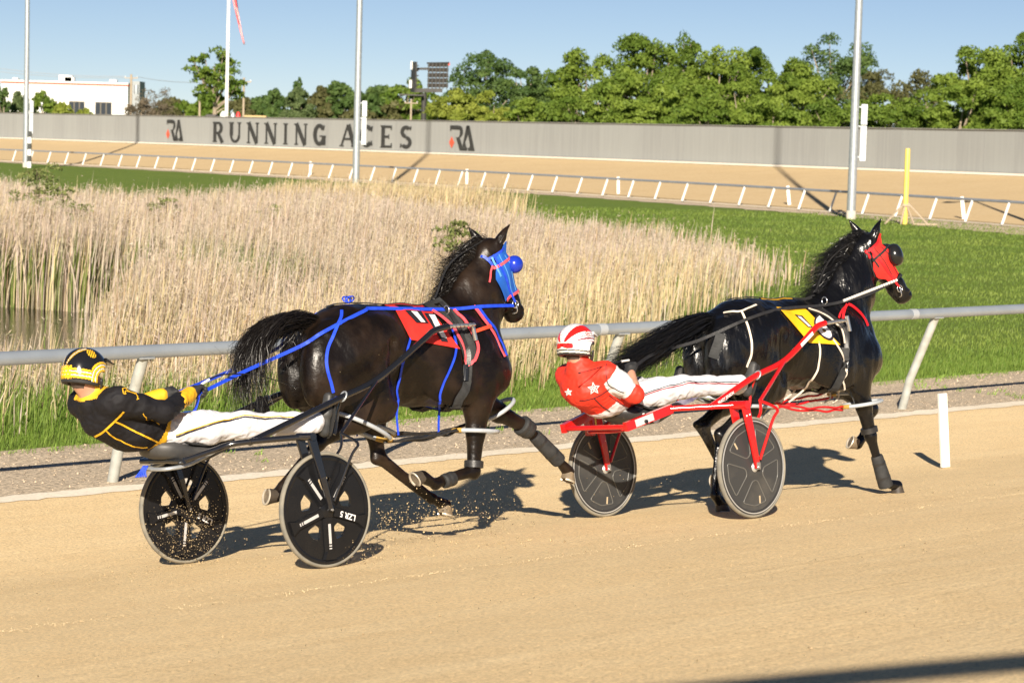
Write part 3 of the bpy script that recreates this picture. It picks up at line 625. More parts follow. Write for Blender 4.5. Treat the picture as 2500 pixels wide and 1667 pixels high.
GL = {
 'R': [stroke((.16, 0), (.16, 1), SW), stroke((.2, .955), (.6, .955), .1), stroke((.2, .46), (.6, .46), .1)] + arcpoly(.56, .71, .36, .295, -90, 90, SW) + [stroke((.45, .48), (.88, 0), .22, .27), serif(.16, .02, .42), serif(.14, .98, .38), serif(.88, .02, .3)],
 'U': [stroke((.15, .36), (.15, 1), SW), stroke((.86, .36), (.86, 1), .15)] + arcpoly(.49, .37, .46, .38, 180, 360, .2) + [serif(.15, .98, .42), serif(.86, .98, .34)],
 'N': [stroke((.12, 0), (.12, 1), .13), stroke((.88, 0), (.88, 1), .13), stroke((.12, 1.0), (.84, 0), .27), serif(.12, .02, .32), serif(.06, .98, .3), serif(.88, .98, .32)],
 'I': [stroke((.5, 0), (.5, 1), .62), serif(.5, .02, 1.1), serif(.5, .98, 1.1)],
 'G': arcpoly(.5, .5, .5, .52, 38, 325, SW) + [stroke((.84, .02), (.84, .44), SW), serif(.76, .44, .5), stroke((.80, .72), (.88, .95), .08)],
 'A': [stroke((.06, 0), (.48, 1), .12), stroke((.94, 0), (.52, 1), .27), stroke((.2, .34), (.8, .34), .09), serif(.08, .02, .3), serif(.92, .02, .4)],
 'C': arcpoly(.52, .5, .5, .52, 42, 318, SW) + [stroke((.84, .72), (.9, .95), .1), stroke((.84, .28), (.9, .07), .1)],
 'E': [stroke((.18, 0), (.18, 1), SW), stroke((.2, .95), (.86, .95), .1), stroke((.2, .5), (.66, .5), .1), stroke((.2, .05), (.88, .05), .1), stroke((.84, 1), (.84, .8), .09), stroke((.86, 0), (.86, .2), .09), stroke((.64, .6), (.64, .4), .07), serif(.16, .02, .4), serif(.16, .98, .4)],
 'S': arcpoly(.48, .735, .40, .285, 35, 270, SW * .9) + arcpoly(.5, .265, .42, .285, -145, 90, SW * .9) + [stroke((.80, .82), (.84, .98), .09), stroke((.14, .2), (.1, .02), .09)],
}
M_INK = mat('charcoal letter paint', (.024, .026, .026), (.034, .036, .035), scale=3, rough=.7); M_RED = mat('red diamond paint', (.62, .09, .045), rough=.7)
def on_wall(polys, s0, s1, z0, z1, name, m, off=.02):
    mb = MB()
    for poly in polys:
        V = []
        for lay in (off, off + .012):
            for (u, v) in poly:
                s_ = s0 + (s1 - s0) * u; p = at_arc(WL, WS, s_); k = int(np.clip(np.searchsorted(WS, s_), 1, len(WS) - 2)); q = p - WN[k] * lay; V.append((q[0], q[1], z0 + (z1 - z0) * v))
        n = len(poly); mb.add(V, [tuple(range(n)), tuple(range(2 * n - 1, n - 1, -1))] + [(i, n + i, n + (i + 1) % n, (i + 1) % n) for i in range(n)])
    return mb.build(name, m, wall)
for ch, a, b_ in (('R', 510, 535), ('U', 550, 577), ('N', 593, 620), ('N', 636, 664), ('I', 681, 691), ('N', 709, 738), ('G', 753, 784), ('A', 820, 856), ('C', 866, 900), ('E', 918, 948), ('S', 963, 996)):
    s0, s1 = wall_map(a, b_, 0, 0); on_wall(GL[ch], s0, s1, 1.68, 3.46, 'letter', M_INK)
def logo(px0, px1):
    s0, s1 = wall_map(px0, px1, 0, 0)
    Rp = [[(.02, .84), (.02, 1), (.34, 1), (.34, .84)]] + [[(.3, 1), (.42, .985), (.4, .83), (.3, .84)], [(.42, .985), (.50, .92), (.41, .78), (.40, .83)], [(.50, .92), (.525, .80), (.41, .74), (.41, .78)], [(.525, .80), (.525, .66), (.405, .62), (.41, .74)], [(.525, .66), (.46, .55), (.36, .50), (.405, .62)], [(.46, .55), (.40, .50), (.20, .50), (.36, .50)], [(.26, .52), (.40, .52), (.58, 0), (.42, 0)], [(.02, .84), (.07, .78), (.02, .78)]]
    Ap = [[(.50, .02), (.66, 1), (.78, 1), (.70, .55)], [(.66, 1), (.78, 1), (1.0, .0), (.86, 0)], [(.46, 0), (.52, .12), (.72, .12), (.70, .0)], [(.74, .0), (.75, .12), (.9, .12), (.92, 0)], [(.58, .3), (.62, .36), (.68, .10), (.56, .10)], [(.88, .30), (.84, .36), (.79, .10), (.90, .10)]]
    on_wall(Rp + Ap, s0, s1, 1.66, 3.58, 'emblem', M_INK)
    on_wall([[(.0, .31), (.10, .08), (.20, .31), (.10, .55)]], s0, s1, 1.66, 3.58, 'diamond', M_RED, .036)
logo(396, 437); logo(1085, 1147)

# ------------------------------------------------------------------ behind the wall
def bx(px, py, d): return at_y(px, py, d)
# white industrial building
D = 420.; p0 = bx(2, 290, D); p1 = bx(311, 290, D); wdt = p1[0] - p0[0]; ztop = bx(150, 199, D)[2]; zb0 = WZ - .2
T = thing('white_building', 'long white flat roofed building with red roof stripe behind the wall at left', 'building', TM(p0[0], D, zb0))
hB = ztop - zb0; M_WB = mat('white render', (.80, .79, .76), (.74, .73, .70), scale=.4, rough=.8)
mb = MB(); mb.box((wdt / 2, 9, hB / 2 - .3), (wdt, 18, hB - .6)); mb.build('wall', M_WB, T)
mb = MB(); mb.box((wdt / 2, 9, hB - .42), (wdt + .1, 18.1, .3)); mb.build('roof_stripe', mat('red roof stripe', (.62, .10, .05), rough=.6), T)
mb = MB(); mb.box((wdt / 2, 9, hB - .13), (wdt + .16, 18.16, .26)); mb.build('parapet', M_WB, T)
M_DGL = mat('dark glass', (.03, .035, .045), rough=.15, spec=.6)
for a, b_, y0, y1 in ((168, 207, 248, 282), (232, 273, 250, 284), (112, 140, 247, 280)):
    q0 = bx(a, y1, D); q1 = bx(b_, y0, D); u0, u1 = q0[0] - p0[0], q1[0] - p0[0]; z1_ = q1[2] - zb0; mb = MB(); mb.box(((u0 + u1) / 2, -.02, z1_ / 2 + .5), (u1 - u0, .1, z1_ - 1)); wn = mb.build('window', mat('brown frame', (.13, .11, .08), rough=.6), T)
    for k in range(3):
        c = MB(); w3 = (u1 - u0) / 3; c.box((u0 + w3 * (k + .5), -.09, z1_ / 2 + .5), (w3 * .8, .06, z1_ - 1.3)); c.build('pane', M_DGL, wn)
for u, s_ in ((.47, 1.5), (.50, 1.1), (.85, .8), (.07, .6)):
    mb = MB(); mb.box((wdt * u, 5, hB + s_ * .35), (s_ * 1.5, 1.5, s_ * .8)); mb.build('roof_vent', M_WHITE, T, bevel=.05)
mb = MB(); mb.box((wdt + .8, 6, hB * .5), (1.5, 6, hB + .8)); mb.build('stair_tower', mat('grey panel', (.30, .32, .33), rough=.7), T)
# flag pole and flag
p = bx(553, 290, 232); T = thing('flag_pole', 'slender white flag pole rising behind the wall lettering', 'flag pole', TM(p[0], 232, WZ - .2))
mb = MB(); mb.tube([(0, 0, t) for t in np.linspace(0, 18, 8)], np.linspace(.20, .11, 8), 14); mb.build('pole', M_WHITE, T, auto=40)
mb = MB(); mb.lathe((0, 0, 18.1), (0, 0, 1), [(.05, -.15), (.16, -.05), (.16, .05), (.05, .15)], 12); mb.build('finial', M_YEL, T, auto=40)
mb = MB(); mb.tube([(.14, -.2, .5), (.16, -.15, 17.8)], .012, 5); mb.build('halyard', M_WHITE, T)
M_FLAG = bpy.data.materials.new('red and white striped flag'); M_FLAG.use_nodes = True; nt = M_FLAG.node_tree; b_ = nt.nodes['Principled BSDF']; b_.inputs['Roughness'].default_value = .8
a_ = nt.nodes.new('ShaderNodeAttribute'); a_.attribute_name = 'col'; nt.links.new(a_.outputs[0], b_.inputs['Base Color'])
V, cc = [], []; top = bx(577, -60, 232); bot = bx(597, 108, 232)
for i in range(25):
    t = i / 24; c_ = np.array([p[0] + .25 + (bot[0] - p[0] - .25) * (.55 * t + .45 * t * t), 231.9, top[2] + (bot[2] - top[2]) * t]); wd = .52 * (1 - .75 * t)
    for j in range(9):
        u = j / 8 - .5; V.append((c_[0] + u * wd, c_[1] + .25 * math.sin(u * 14 + t * 3), c_[2] - .2 * abs(u))); cc.append((.62, .05, .07) if (j + int(t * 4)) % 3 else (.8, .78, .76))
Fq = np.array([(i * 9 + j, i * 9 + j + 1, i * 9 + j + 10, i * 9 + j + 9) for i in range(24) for j in range(8)]); me = npmesh('flag', V, Fq, True); setcol(me, np.array(cc)); o = obj('flag', me, M_FLAG); tag(o, 'limp red and white striped flag hanging beside the white pole', 'flag')
md = o.modifiers.new('s', 'SOLIDIFY'); md.thickness = .01
# billboard seen from behind
D = 290.; p = bx(1034, 292, D); k = D / 6000; T = thing('billboard', 'black two sided billboard on a single post seen from behind', 'billboard', TM(p[0], D, WZ - .2))
M_BB = mat('black steel', (.028, .027, .026), (.05, .045, .04), scale=2, rough=.6); M_BP = mat('brown board back', (.045, .038, .032), (.03, .027, .024), scale=1.5, rough=.7)
def bz(py): return bx(1034, py, D)[2] - (WZ - .2)
mb = MB(); mb.tube([(0, 0, 0), (0, 0, bz(228))], .32, 14); mb.build('post', M_BB, T, auto=40)
u = lambda px: (px - 1034) * k
mb = MB(); mb.beam((u(1010), 0, bz(222)), (u(1078), 0, bz(220)), .6, .45); mb.build('beam', M_BB, T)
mb = MB(); mb.beam((u(976), -.9, bz(233)), (u(1034), -.9, bz(234)), .9, .16); mb.build('catwalk', M_BB, T)
mb = MB(); mb.beam((u(1012), .3, bz(169)), (u(1045), .3, bz(168)), .25, .28); mb.build('beam', M_BB, T)
# right hand board, slats
for z_, hh in ((158, 12), (171, 11), (184, 12), (197, 12), (209, 11)):
    mb = MB(); mb.beam((u(1042), -.1, bz(z_)), (u(1090), 1.5, bz(z_ - 2)), .12, hh * k * .92); mb.build('board_slat', M_BP, T)
for x_ in np.linspace(1044, 1088, 6):
    t = (x_ - 1042) / 48; mb = MB(); mb.beam((u(x_), -.22 + 1.6 * t, bz(216)), (u(x_), -.22 + 1.6 * t, bz(154)), .12, .12, (0, 1, 0)); mb.build('rib', M_BB, T)
mb = MB(); mb.beam((u(1040), -.15, bz(154.5)), (u(1091), 1.45, bz(151.5)), .2, .18); mb.build('top_rail', M_BB, T)
mb = MB(); mb.box((u(1091), 1.55, bz(154)), (.25, .25, .35)); mb.build('red_lamp', mat('red lamp shell', (.6, .06, .03), rough=.5), T)
# left hand board almost edge on
mb = MB(); mb.beam((u(1001), 1.9, bz(188)), (u(1014), -.6, bz(190)), .18, 74 * k); mb.build('board', M_BB, T)
for z_ in (160, 172, 184, 196, 208):
    mb = MB(); mb.beam((u(1003), 1.7, bz(z_)), (u(1017), -.7, bz(z_ + 2)), .3, .14); mb.build('rib', M_BP, T)
mb = MB(); mb.beam((u(997), 1.6, bz(206)), (u(999.5), 1.2, bz(206)), .25, 20 * k); mb.build('edge_trim', M_WHITE, T)
mb = MB(); mb.beam((u(1000), 1.4, bz(160)), (u(1001), 1.2, bz(160)), .22, 20 * k); mb.build('edge_trim', M_WHITE, T)
# utility poles with wires
def upole(px, ytop, d, label, arms=True, r=.16, c=M_WOOD):
    p = bx(px, 290, d); h_ = bx(px, ytop, d)[2] - (WZ - .2); T = thing('utility_pole', label, 'utility pole', TM(p[0], d, WZ - .2), 'timber utility poles behind the wall')
    mb = MB(); mb.tube([(0, 0, 0), (0, 0, h_)], [r, r * .75], 10); mb.build('pole', c, T, auto=40)
    if arms:
        mb = MB(); mb.beam((-.9, 0, h_ - .5), (.9, 0, h_ - .5), .12, .12); mb.build('cross_arm', c, T)
        for k_ in (-.8, .8):
            q = MB(); q.lathe((k_, 0, h_ - .33), (0, 0, 1), [(.05, -.1), (.06, 0), (.03, .1)], 8); q.build('insulator', M_WHITE, T)
    return np.array([p[0], d, WZ - .2 + h_])
a1 = upole(319, 182, 330, 'grey utility pole with transformer beside the white building', True, .2)
a2 = upole(594, 190, 300, 'timber utility pole right of the white flag pole'); a3 = upole(487, 236, 300, 'short bare timber pole left of the thin tree', False); a4 = upole(1003, 243, 330, 'small pale utility pole left of the billboard post')
mb = MB(); mb.lathe((a1[0] + .7, 330, a1[2] - 2.0), (0, 0, 1), [(.3, -.6), (.32, 0), (.3, .6)], 12); o = mb.build('transformer', M_GALV, None, auto=40); tag(o, 'grey transformer drum hanging on the pole beside the building', 'transformer')
def wire(a, b_, sag, r, label):
    P = np.array([a + (b_ - a) * t for t in np.linspace(0, 1, 14)]); P[:, 2] -= sag * 4 * np.linspace(0, 1, 14) * (1 - np.linspace(0, 1, 14)); mb = MB(); mb.tube(P, r, 4); o = mb.build('overhead_wire', mat('wire', (.35, .36, .38), rough=.6), None); return tag(o, label, 'wire', 'overhead wires behind the wall')
le = bx(-40, 162, 330); wire(le, a1 + np.array([-.8, 0, -.3]), .4, .03, 'upper overhead wire running left from the pole beside the building'); wire(le + np.array([0, 0, -.5]), a1 + np.array([.8, 0, -.4]), .4, .03, 'lower overhead wire running left from the pole beside the building'); wire(a1 + np.array([.8, 0, -.3]), a2 + np.array([-.8, 0, -.35]), .5, .03, 'overhead wire crossing the thin tree to the timber pole')
# equipment tops over the wall by the flag pole
def lump(px0, px1, y0, name, label, m, d=226., shape='dome'):
    q0 = bx(px0, 290, d); q1 = bx(px1, 290, d); zt = bx((px0 + px1) / 2, y0, d)[2]; T = thing(name, label, 'equipment', TM((q0[0] + q1[0]) / 2, d, WZ - .2)); hh = zt - WZ + .2; wd = q1[0] - q0[0]; mb = MB()
    if shape == 'dome': mb.lathe((0, 0, 0), (0, 0, 1), [(wd / 2, 0), (wd / 2, hh * .8), (wd * .42, hh * .93), (wd * .2, hh), (.01, hh)], 20); mb.build('shell', m, T, auto=40)
    else: mb.box((0, 0, hh / 2), (wd, 1.6, hh)); mb.build('body', m, T, bevel=.08)
    b2 = MB(); b2.box((0, 0, .1), (wd * .9, 1.2, .2)); b2.build('base', M_BB, T); return T
lump(536, 556, 272, 'storage_tank', 'white dome topped tank peeking over the wall below the flag pole', M_WHITE); lump(575, 588, 273.5, 'machine_cover', 'small red cover peeking over the wall right of the flag pole', mat('red cover', (.65, .03, .03), rough=.5)); lump(561, 576, 274, 'machine_cover', 'small pale grey cover beside the red one above the wall', M_GALV, 227.); lump(504, 530, 280, 'machine_cover', 'low dark object peeking over the wall left of the white tank', M_BB, 228., 'box'); lump(598, 652, 282.5, 'flat_trailer', 'low tan flat trailer edge showing above the wall', mat('tan paint', (.50, .36, .16), rough=.7), 228., 'box')

# ------------------------------------------------------------------ trees
M_BARK = mat('grey brown bark', (.16, .12, .085), (.10, .075, .05), scale=6, rough=.9, bump=.02, bscale=8, stretch=(1, 1, .3))
M_BARKL = mat('pale bark', (.34, .28, .21), (.24, .19, .14), scale=6, rough=.9)
M_LEAF = mat('leaves', (.06, .12, .02), attr=True, rough=.6, spec=.25, trans=.42)
def crown_mesh(seed, shape, n, leaf, cols, dens=1.0, hollow=.55):
    r = np.random.default_rng(seed); nc = max(9, int(70 * dens)); C_ = []
    while len(C_) < nc:
        q = r.uniform(-1, 1, 3); l = np.linalg.norm(q * (1, 1, 1 if q[2] > 0 else .75))
        if l < .95 and l > hollow * r.uniform(.2, 1): C_.append(q * (.86, .86, .9))
    C_ = np.array(C_); rad = r.uniform(.16, .33, nc); ci = r.integers(0, nc, n); d = r.normal(0, 1, (n, 3)); d /= np.linalg.norm(d, axis=1)[:, None]; d[:, 2] = np.abs(d[:, 2]) * .8 - .25
    rr = r.uniform(.35, 1.08, n) ** .6; P = C_[ci] + d * (rad[ci] * rr)[:, None]; P = P * np.array(shape) ; P[:, 2] += shape[2] * .95
    # leaf sprays: small quads, tilted outwards
    u = r.normal(0, 1, (n, 3)); nn = d * np.array((1, 1, 1.2)) + r.normal(0, .55, (n, 3)); nn /= np.linalg.norm(nn, axis=1)[:, None]; u -= nn * (u * nn).sum(1)[:, None]; u /= np.linalg.norm(u, axis=1)[:, None]; v = np.cross(nn, u)
    s_ = leaf * r.uniform(.6, 1.35, n); u *= s_[:, None]; v *= (s_ * r.uniform(.4, .75, n))[:, None]
    V = np.stack([P - u, P + v * .8 - u * .1, P + u, P - v * .8 + u * .1], 1).reshape(-1, 3); Fq = np.arange(4 * n).reshape(n, 4); me = npmesh('crown', V, Fq)
    tone = r.uniform(0, 1, nc)[ci] * .6 + r.uniform(0, 1, n) * .4; c = np.array(cols[0])[None] * (1 - tone[:, None]) + np.array(cols[1])[None] * tone[:, None]; setcol(me, np.repeat(c, 4, 0)); me.materials.append(M_LEAF); return me, C_ * np.array(shape) + np.array((0, 0, shape[2] * .95))
def trunk_mesh(seed, cen, hgt, r0, m, nl=17):
    r = np.random.default_rng(seed); mb = MB(); top = cen[:, 2].max() * .85
    mb.tube([(0, 0, -.3), (.05 * r0, 0, hgt * .3), (r.uniform(-.3, .3), r.uniform(-.3, .3), top * .55), (r.uniform(-.4, .4), r.uniform(-.4, .4), top)], [r0 * 1.25, r0, r0 * .6, r0 * .12], 8)
    for k in r.choice(len(cen), min(nl, len(cen)), False):
        e = cen[k] * np.array((1.12, 1.12, 1.05)); s_ = np.array([0, 0, min(e[2] * .55, top * .5) + .2]); mid = (s_ + e) / 2 + np.array([0, 0, -.12 * np.linalg.norm(e[:2])]); mb.tube([s_, mid, e], [r0 * .45, r0 * .28, r0 * .07], 6)
    me = bpy.data.meshes.new('trunk'); me.from_pydata([tuple(map(float, v)) for v in mb.V], [], mb.F); me.update(); me.materials.append(m); return me
GA = ((.085, .155, .02), (.20, .28, .042)); GB = ((.115, .19, .025), (.26, .345, .055)); GY = ((.20, .26, .035), (.34, .38, .07)); GD = ((.065, .125, .035), (.14, .21, .055)); GO = ((.11, .11, .04), (.17, .17, .07)); TW = ((.15, .12, .08), (.24, .20, .14)); GP = ((.09, .135, .05), (.16, .21, .08))
CACHE = {}
def tree(px, ytop, wpx, d, kind, label, name='leafy_tree', group='trees behind the track wall', dens=1.0, n=5200, leaf=.17, ybot=300, bark=None, low=0.0, seed=None):
    d = max(d, 15600 / np.polyval(CW, px) + 7 + wpx * .035); k = d / 6000; wd = wpx * k / 2 * (1.28 if d < 260 else 1.12); zt = bx(px, ytop, d)[2]; z0 = WZ - .2; h_ = (zt - z0) * 1.07; x = (px - 1250) * k; cz = h_ * (1 - low) / 1.95
    sd_ = seed if seed is not None else abs(int(px)) % 7; shape = (wd * 1.0, wd * .9, cz)
    me, cen = crown_mesh(abs(sd_ + int(px)), shape, int(n * (2.1 if d < 260 else 1.75)), leaf * .95, kind, dens)
    T = thing(name, label, 'tree' if 'tree' in name else 'shrub', TM(x, d, z0), group); cr = bpy.data.objects.new('crown', me); COL.objects.link(cr); cr.parent = T; cr.location = (0, 0, h_ * low)
    cen = cen + np.array((0, 0, h_ * low)); tr = bpy.data.objects.new('trunk', trunk_mesh(sd_ + 5, cen, h_, max(.09, min(.28, h_ * .022)), bark or M_BARKL)); COL.objects.link(tr); tr.parent = T; return T
# right hand wood
tree(1170, 124, 170, 235, GD, 'dark rounded tree behind the yellow green bushes', n=6500)
tree(1265, 168, 130, 215, GD, 'dark green tree between the rounded tree and the tall wood'); tree(1330, 160, 130, 225, GA, 'mid green tree left of the tallest wood')
tree(1415, 112, 165, 205, GB, 'bright green tree forming the left shoulder of the wood', n=7000); tree(1560, 72, 165, 208, GA, 'tallest full crowned tree of the left part of the wood', n=8000)
tree(1650, 84, 100, 214, GA, 'narrow tall tree right of the tallest crown', n=5200); tree(1500, 165, 150, 190, GB, 'lower green tree standing in front of the tallest crown', n=6500)
tree(1735, 96, 150, 205, GB, 'broad bright tree in the middle of the wood', n=7000); tree(1850, 88, 175, 210, GA, 'dense green tree left of the right light pole', n=8000)
tree(1640, 195, 150, 186, GB, 'low bright tree under the narrow tall tree', n=6000); tree(1790, 190, 170, 188, GB, 'low bright tree left of the right light pole', n=6500)
tree(2010, 84, 210, 240, GD, 'dark crowned tree behind the right light pole', n=8500); tree(1940, 165, 170, 195, GB, 'green tree directly behind the right light pole', n=7000)
tree(2130, 150, 170, 225, GO, 'brownish thinly leaved tree right of the light pole', n=4200, bark=M_BARKL); tree(2215, 178, 120, 220, GO, 'sparse olive tree in the gap of the wood', n=2600, bark=M_BARKL)
tree(2110, 232, 180, 190, GA, 'low dark bush right of the light pole', name='leafy_shrub', n=5000); tree(2250, 220, 170, 195, GA, 'low green bush left of the large right tree', name='leafy_shrub', n=5500)
tree(2360, 98, 190, 185, GB, 'large bright tree near the right edge', n=9000); tree(2465, 76, 200, 190, GA, 'tall dense tree cut by the right edge', n=9000); tree(2330, 190, 170, 178, GB, 'low bright tree in front of the large right tree', n=6500); tree(2460, 200, 180, 176, GA, 'low green tree in the bottom right corner of the wood', n=6500); tree(2590, 110, 200, 190, GA, 'tree standing beyond the right edge', n=4000)
for i, (px, yt) in enumerate(((1390, 228), (1560, 240), (1710, 244), (1860, 236), (2010, 240))): tree(px, yt, 170, 178, GB if i % 2 else GA, ('low bush at the wall foot under the left shoulder of the wood', 'low bush at the wall foot under the tallest crown', 'low bush at the wall foot in the middle of the wood', 'low bush at the wall foot left of the right light pole', 'low bush at the wall foot behind the right light pole')[i], name='leafy_shrub', n=4500)
tree(1095, 218, 120, 205, GY, 'yellow green willow bush right of the billboard', name='leafy_shrub', n=6000); tree(1185, 228, 120, 200, GY, 'second yellow green willow bush further right of the billboard', name='leafy_shrub', n=5500); tree(1270, 246, 120, 196, GB, 'green bush between the willow bushes and the wood', name='leafy_shrub', n=4500)
# distant left row
for px, yt, wd, kd, lab in ((980, 195, 150, GA, 'distant green tree behind the billboard'), (900, 205, 120, GD, 'distant dark tree right of the centre light pole'), (820, 200, 110, GD, 'distant tree just left of the centre light pole'), (770, 205, 90, GO, 'distant brownish tree left of the centre light pole'), (940, 235, 130, GO, 'distant low olive thicket left of the billboard'), (860, 250, 130, GO, 'distant low brown thicket right of the centre pole'), (660, 222, 80, GD, 'distant dark tree right of the timber pole'), (620, 232, 70, GD, 'distant dark tree behind the timber pole'), (570, 240, 90, GO, 'distant brownish tree behind the flag pole'), (500, 232, 110, GA, 'distant green tree behind the thin tree'), (440, 245, 100, GA, 'distant green tree left of the thin tree'), (400, 240, 90, GO, 'distant brownish tree right of the grey shrub')):
    tree(px, yt, wd, 380, kd, lab, n=3400, leaf=.42, group='distant trees behind the wall on the left')
tree(716, 216, 84, 300, GP, 'rounded pale green tree right of the word on the wall', n=4200, leaf=.28)
tree(713, 200, 40, 340, GD, 'pointed dark conifer behind the rounded pale tree', n=2000, leaf=.3, name='conifer_tree')
tree(512, 116, 128, 245, GA, 'thin open crowned tree beside the white flag pole', n=1500, leaf=.24, dens=.7, low=.42, bark=M_BARKL)
tree(365, 200, 96, 300, TW, 'bare grey twiggy shrub right of the white building', name='twiggy_shrub', n=2300, leaf=.12, bark=M_BARKL); tree(335, 240, 90, 280, TW, 'low grey twiggy bush at the building corner', name='twiggy_shrub', n=2600, leaf=.14, bark=M_BARKL)
tree(95, 222, 70, 330, GA, 'green bush in front of the left part of the white building', name='leafy_shrub', n=2500, leaf=.26); tree(38, 218, 50, 325, GP, 'pale green bush left of the left light pole', name='leafy_shrub', n=2000, leaf=.26); tree(140, 252, 60, 320, GY, 'low yellow green bush before the building windows', name='leafy_shrub', n=2000, leaf=.25); tree(-5, 200, 40, 320, GD, 'dark bush at the left edge before the building', name='leafy_shrub', n=1500, leaf=.26); tree(200, 262, 50, 318, GY, 'small low bush under the building windows', name='leafy_shrub', n=1400, leaf=.25)
# young leafy bushes among the reeds
def bush(px, py, d, wd, hh, label, n=420):
    p = at_y(px, py, d); me, cen = crown_mesh(int(px), (wd, wd, hh / 1.95), n, .05, ((.17, .21, .06), (.30, .33, .12)), .35); g = float(lawn_z(np.array([p[0]]), np.array([p[1]]))[0]); T = thing('marsh_bush', label, 'bush', TM(p[0], d, g), 'green bushes among the reeds')
    z_off = p[2] - g - hh * .5; cr = bpy.data.objects.new('crown', me); COL.objects.link(cr); cr.parent = T; cr.location = (0, 0, z_off); mb = MB()
    for i in range(4): a = i * 1.6; mb.tube([(.05 * math.cos(a), .05 * math.sin(a), -.05), (wd * .3 * math.cos(a), wd * .3 * math.sin(a), z_off + hh * .8)], [.012, .006], 5)
    mb.build('stem', M_BARK, T)
bush(92, 470, 60, .8, 1.9, 'large green bush among the reeds at the left edge', 900); bush(150, 490, 58, .5, .9, 'green bush right of the large left one in the reeds', 420); bush(405, 512, 56, .42, .7, 'small green bush in the reeds left of centre', 350); bush(660, 525, 55, .42, .55, 'small pale green bush in the reeds above the left horse', 300); bush(1110, 575, 44, .45, .85, 'pale flowering bush in the reeds behind the left horse head', 420); bush(195, 520, 54, .4, .5, 'low green bush in the reeds below the large left one', 220)
# the near corner's soft shadow comes from the added mast at the end

# ================================================================== HORSES
M_H1 = mat('black brown horse coat', (.0055, .0037, .0029), (.028, .0165, .0100), scale=4.0, rough=.37, spec=.31, bump=.012, bscale=8, detail=6, rvar=.06, lo=.46, hi=.74, fine=(130, .0009, (.35, 1, .8)))  # browner second colour paints warm highlights into the coat in patches
M_H2 = mat('wet black horse coat', (.0036, .0036, .0042), (.030, .028, .026), scale=6.5, rough=.31, spec=.48, bump=.012, bscale=14, detail=8, rvar=.09, stretch=(1.5, 1, .45), lo=.56, hi=.82, fine=(110, .0010, (.35, 1, .8)))  # paler second colour paints highlight streaks and sweat residue into the coat
M_HAIR = mat('black horse hair', (.010, .008, .007), rough=.38, spec=.5); M_HAIR2 = mat('jet horse hair', (.007, .007, .008), rough=.35, spec=.5)
M_HOOF = mat('pale dusty hoof', (.24, .18, .115), (.13, .10, .065), scale=14, rough=.7, bump=.002); M_SHOE = mat('worn horseshoe', (.62, .57, .48), (.45, .40, .32), scale=10, rough=.45, metal=.4)
M_SOLE = mat('dark hoof sole', (.10, .08, .06), (.2, .16, .11), scale=20, rough=.9)
M_GLOSSB = mat('black gloss', (.012, .012, .013), rough=.16, spec=.6); M_EYE = mat('horse eye', (.01, .007, .005), rough=.05, spec=.8)
M_LEATH = mat('black leather', (.018, .018, .019), (.028, .027, .027), scale=20, rough=.42, spec=.5, bump=.0012, bscale=90)
M_NEO = mat('black neoprene', (.016, .017, .018), (.03, .031, .032), scale=25, rough=.75, bump=.0015, bscale=120)
def rot_y(v, t): c, s = math.cos(t), math.sin(t); return np.array([v[0] * c + v[2] * s, v[1], -v[0] * s + v[2] * c])
